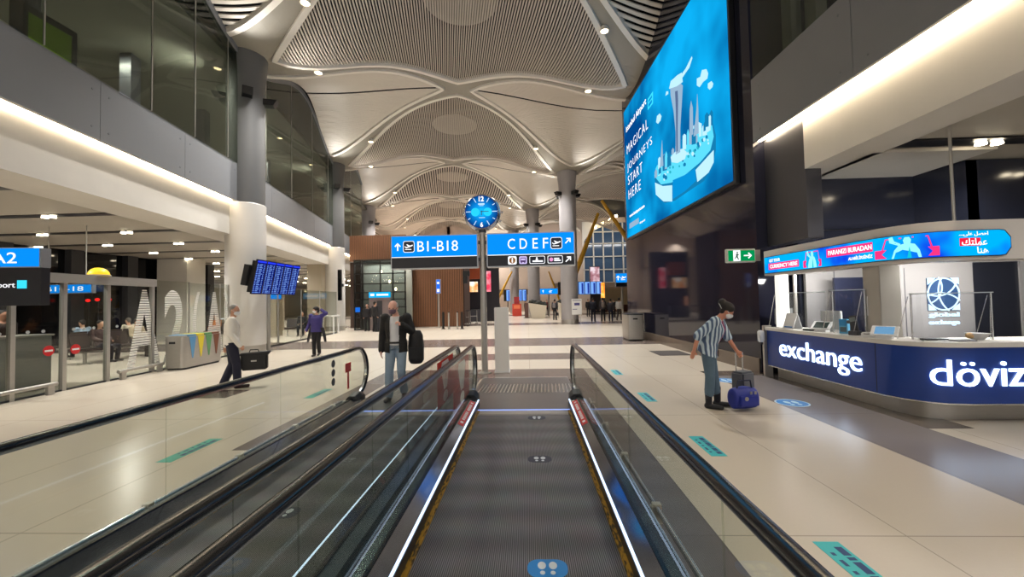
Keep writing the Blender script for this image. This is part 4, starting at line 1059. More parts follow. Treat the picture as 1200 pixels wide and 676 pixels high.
def figure_icon(pc, w):
    P = lambda a: pc + a * w
    led_poly([(P(-0.36), 2.15), (P(-0.30), 2.26), (P(-0.18), 2.33), (P(-0.05), 2.345), (P(0.05), 2.345), (P(0.18), 2.33), (P(0.28), 2.25), (P(0.34), 2.15)], 0.006, E_FIG, 'draped_figure')
    led_poly([(P(-0.07), 2.34), (P(-0.09), 2.39), (P(-0.05), 2.43), (P(0.05), 2.43), (P(0.09), 2.39), (P(0.07), 2.34)], 0.007, E_FIG, 'figure_head')
    led_poly([(P(-0.18), 2.32), (P(-0.40), 2.37), (P(-0.42), 2.44), (P(-0.34), 2.45), (P(-0.30), 2.39), (P(-0.14), 2.345)], 0.006, E_FIG, 'figure_arm')
    led_poly([(P(0.0), 2.15), (P(0.05), 2.30), (P(0.10), 2.15)], 0.009, E_FIG2, 'drape_fold')
    for s in (-1, 1):
        led_poly([(P(s * 0.75), 2.16), (P(s * 0.48), 2.16), (P(s * 0.60), 2.22), (P(s * 0.48), 2.28), (P(s * 0.75), 2.28)], 0.005, E_PINK, 'ribbon')
        led_poly([(P(s * 0.58), 2.24), (P(s * 0.62), 2.24), (P(s * 0.50), 2.43), (P(s * 0.12), 2.43), (P(s * 0.12), 2.415), (P(s * 0.48), 2.415)], 0.004, E_PINK, 'frame_line')
figure_icon(952, 14); figure_icon(1063, 50)
led_box(1125, 1149, 2.265, 2.365, 0.004, glow('led_red', (226, 30, 60), 1.1), 'red_bar')
AR1 = '\uFEEA\uFEE0\uFECB \uFEDE\uFEBC\uFEA3\uFE8D'   # set right to left below
def arabic(glyphs, px0, px1, z0, z1): led_word(glyphs, px0, px1, z0, z1, E_WHITE, 0.01)
arabic('...\uFEF0\uFEE0\uFECB \uFEDE\uFEBC\uFEA3\uFE8D', 1124, 1158, 2.385, 2.445)
arabic('\uFEDA\uFE98\uFEE0\uFEE4\uFECB', 1127, 1156.5, 2.27, 2.36)
arabic('\uFE8E\uFEE8\uFEEB', 1145, 1158, 2.165, 2.25)
for p, q in ((5.15, 8.5), (5.3, 5.75)):
    pass
# posts that carry the canopy
def booth_post(px, y, w, label, m_, name='booth_post', z0=1.03, z1=2.09, dy=None):
    c = aty(px, 360, y); t = thing(name, label, 'post', (c.x, y, z0))
    MB().box((-w / 2, -(dy or w) / 2, 0), (w / 2, (dy or w) / 2, z1 - z0)).build('shaft', m_, t, bevel=0.006)
    MB().box((-w / 2 - 0.015, -(dy or w) / 2 - 0.015, 0), (w / 2 + 0.015, (dy or w) / 2 + 0.015, 0.012)).build('foot', M_STEEL, t)
booth_post(917, 8.3, 0.17, 'glowing white square post at the far end of the exchange counter', mat('post_lit', (236, 236, 232), 0.4, emit=(250, 246, 238), strength=0.75))
booth_post(1034, 6.3, 0.30, 'wide brushed metal post in the middle of the exchange counter', noisy('post_metal', (186, 182, 174), (170, 166, 158), 2, 0.35, 0.4))
booth_post(932.5, 8.25, 0.05, 'thin grey pole behind the glowing white post', M_STEEL)
t = thing('ceiling_rod', 'slim steel rod from the soffit down to the booth canopy', 'rod', (aty(1115, 200, 6.0).x, 6.0, 2.6))
MB().tube([(0, 0, 0), (0, 0, 1.5)], 0.02, 12).build('shaft', M_STEEL, t, smooth=0.7); MB().cyl((0, 0), 0.04, 0, 0.03).build('foot', M_STEEL, t)

# booth rear wall with the lit globe logo and dark door
RY = 7.0
rw = aty(1020, 340, RY).x
BW = Vector((rw, RY, 0))
bw = thing('booth_rear_wall', 'grey panelled rear wall of the booth with lit globe logo', 'wall panel', BW)
def rm(): return MB(None, BW)
xd0, xd1 = aty(1141, 340, RY).x, aty(1197, 340, RY).x
rm().box((rw, RY, 0), (xd0, RY + 0.1, 2.5)).box((xd1, RY, 0), (xd1 + 1.4, RY + 0.1, 2.5)).box((xd0, RY, 2.17), (xd1, RY + 0.1, 2.5)).build('panel', noisy('booth_grey', (128, 126, 126), (114, 112, 112), 2, 0.4, stretch=(1, 1, 0.3)), bw)
rm().box((xd0, RY + 0.03, 0), (xd1, RY + 0.08, 2.17)).build('door', mat('booth_door', (22, 24, 32), 0.3), bw)
for px in (1050, 1060):
    x = aty(px, 340, RY).x; rm().box((x, RY - 0.003, 0), (x + 0.012, RY + 0.001, 2.1)).build('panel_joint', M_DGREY, bw)
c = aty(1104, 344.5, RY); LR = 0.25
LM = frame((c.x, RY - 0.001, c.z), (1, 0, 0), (0, -1, 0))
def lm(): return MB(LM, BW)
lg = lm().box((-0.25, -0.27, 0), (0.25, 0.27, 0.02)).build('logo_tile', mat('logo_navy', (30, 56, 92), 0.4), bw)
E_LOGO = glow('logo_light', (206, 236, 255), 1.6)
m = lm()
def arc(cx, cy, r, a0, a1, w, n=24, ry=None):
    P = [(cx + r * math.cos(a0 + (a1 - a0) * k / n), cy + (ry or r) * math.sin(a0 + (a1 - a0) * k / n)) for k in range(n + 1)]
    P = [q for q in P if abs(q[0]) < 0.262 and abs(q[1]) < 0.282]
    if len(P) > 2: m.tube([(x, y, 0.022) for x, y in P], w, 6)
arc(0.0, 0.0, 0.25, 0, 2 * PI, 0.012, 40, 0.265); arc(-0.10, 0.30, 0.33, -2.2, 0.1, 0.012); arc(0.34, 0.05, 0.42, 2.2, 4.2, 0.012); arc(-0.05, -0.40, 0.42, 0.4, 2.6, 0.012); arc(-0.3, 0.12, 0.28, -1.2, 1.2, 0.011)
m.build('globe_lines', E_LOGO, lg)
for sx in (-1, 1):
    for sy in (-1, 1):
        m = lm(); m.prism([(sx * 0.25, sy * 0.27), (sx * 0.25, sy * 0.16), (sx * 0.205, sy * 0.19), (sx * 0.16, sy * 0.225), (sx * 0.12, sy * 0.27)], 0.02, 0.026); m.build('logo_corner', E_LOGO, lg)
m = lm(); words(m, 'global', -0.24, 0.25, -0.40, -0.305, 0.0, 0.03, 0.015); words(m, 'exchange', -0.24, 0.25, -0.53, -0.43, 0.0, 0.03, 0.015); m.build('logo_lettering', E_LOGO, bw)
xs0, xs1 = 5.63, aty(1030, 340, 8.36).x
t = thing('booth_side_wall', 'plain grey panelled wall behind the far end of the exchange counter', 'wall panel', (xs0, 8.36, 0))
MB().box((0, 0, 0.02), (xs1 - xs0 + 0.6, 0.06, 2.3)).build('panel', noisy('booth_grey', (128, 126, 126), (114, 112, 112), 2, 0.4), t)
MB().box((0.55, -0.004, 0.02), (0.57, 0.0, 2.3)).build('panel_joint', M_DGREY, t); MB().box((0, -0.01, 0), (xs1 - xs0 + 0.6, 0.07, 0.02)).build('foot', M_STEEL, t)
# side panel and dark screen behind the middle of the counter
x0, x1 = aty(982, 340, 8.0).x, aty(1016, 340, 8.0).x
t = thing('dark_partition', 'navy black partition screen behind the card terminals', 'partition', ((x0 + x1) / 2, 8.0, 0))
MB().box((-(x1 - x0) / 2 - 0.06, 0, 0.05), ((x1 - x0) / 2, 0.05, 2.0)).build('panel', mat('partition_navy', (24, 27, 42), 0.25), t)
MB().box((-(x1 - x0) / 2 - 0.08, -0.01, 0), ((x1 - x0) / 2 + 0.02, 0.06, 0.05)).build('foot', M_DSTEEL, t)
x0, x1 = aty(1015, 340, 7.4).x, aty(1030, 340, 7.4).x
# acrylic shields standing on the counter, held by forked posts
def shield(px0, px1, d, z1, label, post_px):
    a, b = s_at(px0, 1.4, d), s_at(px1, 1.4, d)
    p = on_path((a + b) / 2, 1.03, d); O = Vector(p)
    t = thing('acrylic_shield', label, 'screen', O, group=None)
    mb = MB(None, O); wall_path(mb, d + 0.004, d - 0.004, 1.035, z1, a, b); mb.build('pane', G_CLEAR, t)
    mb = MB(None, O); wall_path(mb, d + 0.006, d - 0.006, z1, z1 + 0.012, a, b); mb.build('top_edge', mat('acrylic_edge', (206, 214, 220), 0.2), t)
    for pp in post_px:
        q = Vector(on_path(s_at(pp, 1.4, d), 1.03, d)); mb = MB(None, O)
        mb.tube([(q.x, q.y, 1.03), (q.x, q.y, z1)], 0.010, 8)
        for s in (-1, 1): mb.tube([(q.x + s * 0.10, q.y + 0.12, 1.03), (q.x + s * 0.02, q.y + 0.02, z1 - 0.03)], 0.005, 6)
        mb.build('stand', M_CHROME, t, smooth=0.7)
shield(893, 968, -0.22, 1.72, 'clear acrylic shield at the far end of the exchange counter', (905, ))
shield(972, 1016, -0.22, 1.74, 'clear acrylic shield in front of the navy partition', (976, 1014))
shield(1066, 1165, -0.30, 1.66, 'clear acrylic shield before the lit globe logo with forked stand', (1068, 1162))
# things on the counter
def on_counter(px, d, label, name, cat, group=None, rot=0.0):
    s = s_at(px, 1.03, d); p = Vector(on_path(s, 1.03, d)); q = Vector(on_path(s + 0.02, 1.03, d)); dr = (q - p).normalized()
    return thing(name, label, cat, p, math.atan2(dr.y, dr.x) + rot, group)
def tablet(px, label, screen, d=-0.16, rot=0.0):
    t = on_counter(px, d, label, 'tablet_stand', 'tablet', 'tablets on the exchange counter', rot)
    MB().box((-0.09, -0.07, 0), (0.09, 0.09, 0.035)).build('base', M_SIGNWHITE, t, bevel=0.008)
    R = Matrix.Translation((0, 0.0, 0.10)) @ Matrix.Rotation(-0.9, 4, 'X')
    MB(R).box((-0.15, -0.012, -0.09), (0.15, 0.012, 0.12)).build('body', M_SIGNWHITE, t, bevel=0.008)
    MB(R).box((-0.105, -0.0145, -0.062), (0.105, -0.011, 0.092)).build('screen', screen, t)
    MB().tube([(0, 0.03, 0.03), (0, 0.03, 0.12)], 0.02, 10).build('neck', M_STEEL, t)
tablet(963, 'white framed tablet with dark screen on the exchange counter', mat('tablet_dark', (40, 56, 52), 0.2), rot=0.5)
tablet(1037, 'white framed tablet with pale blue screen by the metal post', glow('tablet_blue', (110, 160, 200), 0.85), d=-0.10, rot=0.6)
t = on_counter(975, -0.40, 'white back of a cash desk monitor behind the dark tablet', 'desk_monitor', 'monitor', None, 0.3)
MB().box((-0.17, -0.03, 0.03), (0.17, 0.03, 0.36)).build('housing', M_SIGNWHITE, t, bevel=0.01); MB().box((-0.10, -0.08, 0), (0.10, 0.08, 0.03)).build('foot', M_SIGNWHITE, t)
t = on_counter(990, -0.24, 'light blue leaflet holder standing on the exchange counter', 'leaflet_holder', 'leaflet holder', None, 0.3)
MB().box((-0.065, -0.03, 0), (0.065, 0.03, 0.24)).build('holder', mat('leaflet_blue', (96, 180, 222), 0.4), t, bevel=0.004)
MB().box((-0.055, -0.034, 0.13), (0.055, -0.029, 0.225)).build('leaflet', mat('leaflet_cyan', (50, 150, 210), 0.5), t); MB().box((-0.045, -0.034, 0.03), (0.045, -0.029, 0.11)).build('picture', mat('leaflet_grey', (90, 110, 120), 0.5), t)
t = on_counter(1002, -0.18, 'black card terminal leaning in its cradle beside the blue leaflets', 'card_terminal', 'card terminal', None, 0.4)
MB().box((-0.06, -0.07, 0), (0.06, 0.07, 0.07)).build('cradle', mat('terminal_grey', (72, 72, 76), 0.4), t, bevel=0.006)
R = Matrix.Translation((-0.01, 0, 0.17)) @ Matrix.Rotation(-0.25, 4, 'X') @ Matrix.Rotation(-0.25, 4, 'Y'); MB(R).box((-0.05, -0.02, -0.12), (0.05, 0.02, 0.14)).build('handset', mat('terminal_dark', (50, 50, 56), 0.35), t, bevel=0.008)
MB(R).box((-0.038, -0.023, 0.04), (0.038, -0.019, 0.11)).build('display', mat('terminal_display', (120, 130, 130), 0.3), t); MB(R).ball((-0.06, -0.01, 0.05), 0.03).build('reader', mat('terminal_grey', (72, 72, 76), 0.4), t)
t = on_counter(929, -0.16, 'white folded price card with blue print by the glowing post', 'price_card', 'card', None, 0.2)
MB().prism([(-0.11, 0), (-0.10, 0), (0.0, 0.29), (0.10, 0), (0.11, 0), (0.005, 0.3), (-0.005, 0.3)], -0.12, 0.12, 'x').build('card', M_SIGNWHITE, t)
MB().box((-0.09, -0.100, 0.02), (0.09, -0.092, 0.05)).build('blue_print', M_BLUEVINYL, t)
t = on_counter(908, -0.36, 'grey monitor seen edge-on behind the far acrylic shield', 'desk_monitor', 'monitor', None, 1.1)
MB().box((-0.16, -0.02, 0.05), (0.16, 0.02, 0.38)).build('housing', mat('monitor_grey', (110, 112, 112), 0.4), t, bevel=0.008); MB().box((-0.10, -0.08, 0), (0.10, 0.08, 0.015)).box((-0.03, -0.02, 0.0), (0.03, 0.02, 0.08)).build('foot', M_DSTEEL, t)
t = on_counter(948, -0.14, 'small black calculator lying left of the dark tablet', 'calculator', 'calculator', None, 0.2)
MB().box((-0.09, -0.05, 0), (0.09, 0.05, 0.03)).build('case', M_BLACK, t, bevel=0.006); MB().box((-0.07, 0.01, 0.03), (0.07, 0.04, 0.033)).build('display', M_STEEL, t)
t = on_counter(1023, -0.10, 'white box printer next to the pale blue tablet', 'receipt_printer', 'printer', None, 0.3)
MB().box((-0.12, -0.07, 0), (0.12, 0.07, 0.075)).build('body', M_SIGNWHITE, t, bevel=0.012); MB().box((-0.08, -0.072, 0.05), (0.08, -0.066, 0.058)).build('slot', M_BLACK, t)
t = on_counter(1146, -0.30, 'shallow white bowl on the exchange counter before the dark door', 'bowl', 'bowl')
MB().lathe((0, 0, 0), [(0.05, 0), (0.06, 0.005), (0.12, 0.09), (0.115, 0.09), (0.055, 0.012), (0.0, 0.01)], 24).build('dish', M_SIGNWHITE, t, smooth=0.7)
MB().ball((-0.10, 0.0, 0.06), (0.05, 0.04, 0.04)).build('wrapped_snack', mat('snack_tan', (206, 170, 120), 0.6), t)
for px, d, lb, c in ((1113, -0.28, 'paper sheet lying below the globe logo', (214, 216, 222)), (1095, -0.34, 'dark folder lying left of the loose paper on the counter', (40, 42, 50)), (1128, -0.18, 'grey tray near the counter edge right of the loose paper', (150, 152, 156))):
    t = on_counter(px, d, lb, 'paper_sheet' if c[0] > 200 else ('folder' if c[0] < 60 else 'coin_tray'), 'stationery', None, 0.1)
    MB().box((-0.13, -0.06, 0), (0.13, 0.06, 0.006 if c[0] > 200 else 0.02)).build('sheet' if c[0] > 200 else 'body', mat('stationery_%d' % c[0], c, 0.5), t)
c_ = aty(1017, 352, 6.9)
t = thing('paper_notice', 'white printed notice sheet taped inside the acrylic shield', 'notice', Vector(on_path(s_at(1017, 1.5, -0.23), 1.5, -0.23)))
MB().box((-0.01, -0.0, -0.16), (0.17, 0.004, 0.14)).build('sheet', M_SIGNWHITE, t)
t = thing('hand_sanitiser', 'white wall-type sanitiser dispenser on the counter end post', 'dispenser', (4.86, 8.58, 0.72))
MB().box((-0.09, -0.05, 0), (0.02, 0.05, 0.24)).build('housing', M_SIGNWHITE, t, bevel=0.02); MB().box((-0.06, -0.03, -0.05), (-0.01, 0.03, 0.0)).build('nozzle', M_BLACK, t)
for p_, d_, w_ in (((5.75, 7.3, 2.05), (0.25, 0.8, -0.55), 40), ((6.5, 5.85, 2.05), (0.1, 0.85, -0.55), 60)):
    lamp('booth_fill', 'AREA', p_, w_, (1, 0.97, 0.92), 0.9, Vector(d_).to_track_quat('-Z', 'Y').to_euler(), sy=0.12)  # unseen fill lights added to lift the booth interior, no fixture modelled
# ------------------------------------------------------------------ left glazed front, door portal and what stands by it
GP, GK = (-9.71, 8.07), -0.10
def gx(y, off=0.0): return GP[0] + GK * (y - GP[1]) + off
GDIR = Vector((GK, 1, 0)).normalized()
def gpane(mb, y0, y1, z0, z1, th=0.012, off=0.0):
    mb.loft([[(gx(y, off) - th / 2, y, z0), (gx(y, off) + th / 2, y, z0), (gx(y, off) + th / 2, y, z1), (gx(y, off) - th / 2, y, z1)] for y in (y0, y1)]); return mb
for k, (a, b, z1) in enumerate(((3.0, 4.9, 2.24), (4.95, 7.05, 2.24), (7.13, 7.95, 2.24), (8.05, 8.92, 2.24), (9.0, 10.18, 2.24), (10.22, 11.5, 2.42), (11.52, 12.87, 2.40), (12.89, 13.25, 2.42), (14.75, 16.5, 2.4), (16.53, 18.6, 2.4), (18.63, 20.7, 2.4), (20.73, 23.0, 2.4))):
    struct(gpane(MB(), a, b, 0.02, z1).build('window_%d' % (30 + k), G_WALL))
m = MB()
for y in (4.92, 7.09, 8.0, 8.96, 10.2): gpane(m, y - 0.04, y + 0.04, 0.0, 2.24, 0.09)
for y in (11.51, 12.88, 13.3): gpane(m, y - 0.012, y + 0.012, 0.0, 2.42, 0.03)
for y in (14.72, 16.51, 18.61, 20.71, 23.02): gpane(m, y - 0.015, y + 0.015, 0.0, 2.42, 0.04)
struct(m.build('trim_10', M_STEEL))
m = MB(); gpane(m, 3.0, 10.22, 2.24, 2.43, 0.24); struct(m.build('door_1', M_STEEL))
m = MB(); gpane(m, 3.0, 13.3, 0.0, 0.035, 0.08); gpane(m, 14.7, 23.05, 0.0, 0.06, 0.08); struct(m.build('trim_11', M_DSTEEL))
def on_glass(px, py, off): 
    q = atp(px, py, (GP[0] + off, GP[1]), GK); return q
# big striped letters A2(A)
LOF = 0.014
def film_letter(ch, y0, y1, z0, z1, bold, label):
    O = Vector((gx((y0 + y1) / 2, LOF), (y0 + y1) / 2, z0))
    m = MB(None, O); words(m, ch, y0, y1, z0, z1, 0.0, bold, 0.004, 1.0, lambda x, y, z: (gx(x, LOF) + z, x, y))
    o = m.build('window_letter', M_FILM); o.location = O
    tag(o, label, 'letter')
film_letter('A', 9.46, 10.46, 0.18, 2.15, 0.022, 'large striped film letter A, first on the left glass wall')
film_letter('2', 10.58, 11.30, 0.18, 2.17, 0.03, 'large striped film figure 2 on the glass behind the recycling bin')
film_letter('(', 11.64, 11.93, 0.18, 2.14, 0.02, 'striped film opening bracket on the left glass wall')
film_letter('A', 12.15, 13.02, 0.18, 2.15, 0.022, 'second striped film letter A, behind the man in white shirt')
film_letter(')', 13.02, 13.24, 0.3, 2.14, 0.02, 'striped film closing bracket just left of the round column')
# no entry roundels and the row of dots
for px, py, lb in ((57, 411, 'red no-entry roundel on the left door leaf'), (88.5, 409, 'red no-entry roundel on the right door leaf')):
    c = on_glass(px, py, 0.012); t = thing('no_entry_sticker', lb, 'sticker', c)
    M = Matrix(((0, 0, 1, 0), (1, 0, 0, 0), (0, 1, 0, 0), (0, 0, 0, 1)))
    M = Matrix.Rotation(math.atan2(-GK, 1) , 4, 'Z') @ M
    MB(M).prism(disc(0, 0, 0.105, 28), 0, 0.003).build('disc', M_RED, t); MB(M).prism([(-0.075, -0.018), (0.075, -0.018), (0.075, 0.018), (-0.075, 0.018)], 0.003, 0.005).build('bar', M_SIGNWHITE, t)
for y in (6.9, 7.35, 7.62, 8.2, 8.42, 8.64, 9.2):
    c = Vector((gx(y, 0.012), y, 1.26)); o = MB(Matrix(((0, 0, 1, 0), (1, 0, 0, 0), (0, 1, 0, 0), (0, 0, 0, 1)))).prism(disc(0, 0, 0.032, 16), 0, 0.003).build('glass_dot', mat('dot_grey', (170, 172, 170), 0.6)); o.location = c
    tag(o, 'small pale warning dot on the left door glass', 'sticker', 'warning dots on the door glass')
# bumper rails in front of the glass
def bumper(y0, y1, off, label):
    O = Vector((gx((y0 + y1) / 2, off), (y0 + y1) / 2, 0)); t = thing('bumper_rail', label, 'rail', O)
    m = MB(None, O); m.tube([(gx(y0, off), y0, 0.2), (gx(y1, off), y1, 0.2)], 0.04, 12); m.build('bar', M_STEEL, t, smooth=0.7)
    for y in (y0 + 0.12, y1 - 0.12):
        MB(None, O).cbox((gx(y, off), y, 0.09), (0.07, 0.12, 0.18)).build('foot', M_STEEL, t, bevel=0.006)
bumper(4.9, 7.75, 0.16, 'low steel bumper rail in front of the left sliding doors')
bumper(9.05, 10.35, 0.2, 'low steel bumper rail below the large film letter A')
# yellow dome beacon on the header
t = thing('yellow_beacon', 'round yellow dome lamp sitting on the steel door header', 'lamp', (gx(8.75, 0), 8.75, 2.43))
MB().lathe((0, 0, 0), [(0.19, 0.0), (0.19, 0.03), (0.175, 0.09), (0.13, 0.15), (0.07, 0.185), (0.0, 0.195)], 28).build('dome', mat('beacon_yellow', (236, 200, 40), 0.4, emit=(240, 200, 30), strength=0.6), t, smooth=1.2)
MB().lathe((0, 0, 0), [(0.21, 0.0), (0.21, 0.02), (0.19, 0.03)], 28).build('ring', M_STEEL, t, smooth=0.7)
# recycling bin
yb0, yb1 = 10.42, 11.95
O = Vector((gx(11.2, 0.42), 11.2, 0)); rb = thing('recycling_bin', 'long stainless recycling bin with blue, yellow, green and brown chutes', 'bin', O, math.atan2(-GK, 1))
MB().prism(rrect(-0.27, -0.78, 0.27, 0.78, 0.12), 0.05, 0.88).build('body', M_STEEL, rb, smooth=0.5)
MB().prism(rrect(-0.24, -0.75, 0.24, 0.75, 0.12), 0, 0.05).build('plinth', M_BLACK, rb)
for k, (c, nm) in enumerate((((90, 150, 196), 'blue'), ((226, 206, 50), 'yellow'), ((92, 150, 96), 'green'), ((122, 72, 50), 'brown'))):
    y0 = -0.62 + k * 0.32; mm = mat('chute_' + nm, c, 0.4)
    MB().box((-0.26, y0, 0.88), (0.26, y0 + 0.30, 0.93)).build('lid', mm, rb, bevel=0.008)
    MB().prism([(y0 + 0.02, 0.87), (y0 + 0.28, 0.87), (y0 + 0.17, 0.28), (y0 + 0.13, 0.28)], 0.271, 0.276, 'x').build('colour_wedge', mm, rb)
MB().box((-0.12, -0.786, 0.70), (0.04, -0.779, 0.76)).build('handle_slot', M_BLACK, rb)
MB().prism(rrect(-0.26, -0.77, 0.26, -0.63, 0.05), 0.88, 0.91).build('end_cap', M_STEEL, rb)
# A2 totem sign at the picture edge
t = thing('gate_totem', 'blue and black A2 gate totem at the left edge of the hall', 'sign', (-8.62, 6.0, 0), 0.16)
MB().box((-0.62, -0.09, 2.36), (0.88, 0.09, 2.68)).build('lit_header', M_FRAME, t, bevel=0.01)
h_ = MB().box((-0.60, -0.096, 2.375), (0.865, -0.088, 2.665)).build('lit_face', E_BLUE, t)
m = MB(frame((0, -0.097, 0), (1, 0, 0), (0, -1, 0))); words(m, 'A2', 0.20, 0.56, 2.43, 2.60, 0, 0.0, 0.004); m.build('lettering', E_WHITE, h_)
pn_ = MB().box((-0.62, -0.07, 1.76), (0.88, 0.07, 2.36)).build('black_panel', mat('totem_black', (24, 22, 28), 0.4), t)
m = MB(frame((0, -0.071, 0), (1, 0, 0), (0, -1, 0))); words(m, 'Istanbul Airport', -0.36, 0.52, 2.02, 2.13, 0, 0.0, 0.004); m.build('lettering', E_WHITE, pn_)
MB().box((0.55, -0.076, 2.03), (0.68, -0.069, 2.16)).build('logo_square', glow('logo_cyan', (60, 220, 250), 1.0), pn_)
for x in (-0.45, -0.15): MB().tube([(x, 0, 0), (x, 0, 1.8)], 0.035, 12).build('pole', M_STEEL, t, smooth=0.7)
MB().box((-0.6, -0.16, 0), (0.0, 0.16, 0.012)).build('base_plate', M_STEEL, t)

# ------------------------------------------------------------------ inside the left hall
M_NIGHT = mat('night_glass', (12, 14, 18), 0.06)
m = MB(); m.box((-19.7, -6, 0), (-19.5, 24, 4.3)); struct(m.build('wall_left_window', M_NIGHT))
m = MB()
for k in range(13): m.box((-19.5, -5.5 + k * 2.4, 0), (-19.2, -5.0 + k * 2.4, 4.3))
m.box((-19.5, -6, 2.9), (-19.38, 24, 3.05)); m.box((-19.5, -6, 0), (-19.4, 24, 0.2))
struct(m.build('trim_12', mat('mullion_dark', (38, 38, 42), 0.5)))
m = MB(); m.box((-19.2, 20.0, 0), (-17.6, 21.2, 4.3)); struct(m.build('wall_left_pier', M_PLASTER))
m = MB(); m.box((-45, 60, 0), (-12, 60.3, 8)); m.box((-45, 24, 0), (-44.8, 60, 6)); struct(m.build('wall_left_far', noisy('beige_wall', (190, 178, 156), (176, 164, 144), 0.4, 0.6)))
m = MB(); m.box((-14.5, 21.6, 0), (-13.9, 22.2, 4.22)); m.box((-17.3, 26, 0), (-16.6, 26.7, 4.22)); m.box((-13.6, 24.2, 0), (-12.7, 25.0, 4.22)); struct(m.build('wall_left_piers', noisy('beige_wall', (190, 178, 156), (176, 164, 144), 0.4, 0.6)))
# steel desk behind the doors
a, b = atz(17, 459, 0), atz(66, 451, 0)
t = thing('steel_desk', 'brushed steel information desk just behind the left sliding doors', 'desk', (-10.75, 7.75, 0))
MB().box((-0.35, -0.62, 0.0), (0.35, 0.62, 1.12)).build('body', noisy('desk_steel', (150, 152, 150), (132, 134, 132), 4, 0.35, 0.6, stretch=(1, 1, 10)), t, bevel=0.01)
MB().box((-0.38, -0.65, 1.12), (0.38, 0.65, 1.16)).build('top', M_STEEL, t, bevel=0.006)
# hanging blue direction sign inside
def blue_hang(x0, x1, y, z0, z1, body, label, zc, rot=0.0, dark=0.0):
    cxm = (x0 + x1) / 2; t = thing('hanging_sign', label, 'sign', (cxm, y, z0), rot); w = (x1 - x0) / 2; h = z1 - z0
    MB().box((-w, -0.06, 0), (w, 0.06, h)).build('case', M_FRAME, t)
    MB().box((-w + 0.02, -0.065, h * dark + 0.02), (w - 0.02, -0.058, h - 0.02)).build('lit_face', E_BLUE, t)
    if dark: MB().box((-w + 0.02, -0.065, 0.02), (w - 0.02, -0.058, h * dark)).build('dark_band', E_NIGHT, t)
    if body:
        m = MB(frame((0, -0.066, 0), (1, 0, 0), (0, -1, 0))); words(m, body, -w * 0.7, w * 0.7, h * dark + h * 0.25 * (1 - dark), h * dark + h * 0.75 * (1 - dark), 0, 0.0, 0.004); m.build('lettering', E_WHITE, t)
    for x in (-w * 0.7, w * 0.7): MB().tube([(x, 0, h), (x, 0, zc - z0)], 0.015, 8).build('hanger', M_STEEL, t)
q0, q1 = aty(47, 340, 11.5), aty(110, 340, 11.5)
blue_hang(q0.x, q1.x, 11.5, q0.z - 0.12, q0.z + 0.16, 'B10-18', 'dim blue direction sign hanging inside the left hall', 4.2)
for px, py, lb in ((103, 352, 'left red lamp glowing beyond the hall windows'), (114, 351, 'middle red lamp glowing beyond the hall windows'), (128, 351, 'right red lamp glowing beyond the hall windows')):
    c = aty(px, py, 16.5); t = thing('red_lamp', lb, 'lamp', c)
    MB().ball((0, 0, 0), (0.10, 0.06, 0.07), 12, 8).build('lens', glow('red_glow', (255, 40, 36), 1.4), t); MB().tube([(0, 0.05, 0), (0, 0.05, -c.z)], 0.015, 8).build('post', M_BLACK, t)
# rows of dark waiting seats
def seat_row(x, y, n, label, rot=0.0):
    t = thing('waiting_seats', label, 'bench', (x, y, 0), rot)
    for k in range(n):
        xs = (k - (n - 1) / 2) * 0.6
        MB().box((xs - 0.26, -0.25, 0.40), (xs + 0.26, 0.25, 0.48)).build('seat', mat('seat_brown', (52, 40, 36), 0.5), t, bevel=0.02)
        MB().loft([[(xs - 0.26, 0.22, 0.46), (xs + 0.26, 0.22, 0.46), (xs + 0.26, 0.28, 0.46), (xs - 0.26, 0.28, 0.46)], [(xs - 0.26, 0.34, 0.92), (xs + 0.26, 0.34, 0.92), (xs + 0.26, 0.40, 0.92), (xs - 0.26, 0.40, 0.92)]]).build('backrest', mat('seat_brown', (52, 40, 36), 0.5), t)
    MB().box((-n * 0.3, -0.04, 0.34), (n * 0.3, 0.04, 0.40)).build('beam', M_STEEL, t)
    for xs in (-n * 0.25, n * 0.25): MB().box((xs - 0.03, -0.22, 0), (xs + 0.03, 0.22, 0.03)).box((xs - 0.03, -0.03, 0), (xs + 0.03, 0.03, 0.36)).build('leg', M_STEEL, t)
seat_row(-13.6, 12.8, 4, 'row of brown waiting seats nearest the glass doors', PI / 2)
seat_row(-15.6, 14.2, 5, 'row of brown waiting seats deeper in the left hall', -PI / 2)
seat_row(-14.4, 18.6, 4, 'row of waiting seats behind the striped film letters', 0.0)

# ------------------------------------------------------------------ flight screens on their pole
FP = atz(315, 411, 0)
fd = thing('flight_board', 'tilted board of five blue flight screens on a steel pole by the column', 'screen', (FP.x, FP.y, 0))
MB().tube([(0, 0, 0), (0, 0, 2.6)], 0.06, 16).build('pole', M_STEEL, fd, smooth=0.7)
MB().lathe((0, 0, 0), [(0.15, 0), (0.15, 0.012), (0.08, 0.02)], 24).build('base_plate', M_STEEL, fd)
yl, yr = 12.95, 15.55
pl, pr = aty(294, 322, yl), aty(345.5, 331, yr)
bx_ = Vector((pr.x - pl.x, pr.y - pl.y, 0)); FL = bx_.length; bx_.normalize()
fn_ = Vector((bx_.y, -bx_.x, 0)); tilt = 0.2
upv = (Vector((0, 0, 1)) * math.cos(tilt) + fn_ * math.sin(tilt)).normalized(); nv = bx_.cross(upv)
Oc = Vector((pl.x, pl.y, (pl.z + pr.z) / 2 - 0.57)) - upv * 0 - Vector((FP.x, FP.y, 0))
FMx = Matrix(((bx_.x, upv.x, nv.x, Oc.x), (bx_.y, upv.y, nv.y, Oc.y), (bx_.z, upv.z, nv.z, Oc.z), (0, 0, 0, 1)))
MB(FMx).box((0.0, 0.05, -0.16), (FL, 1.12, -0.05)).build('rear_case', M_BLACK, fd)
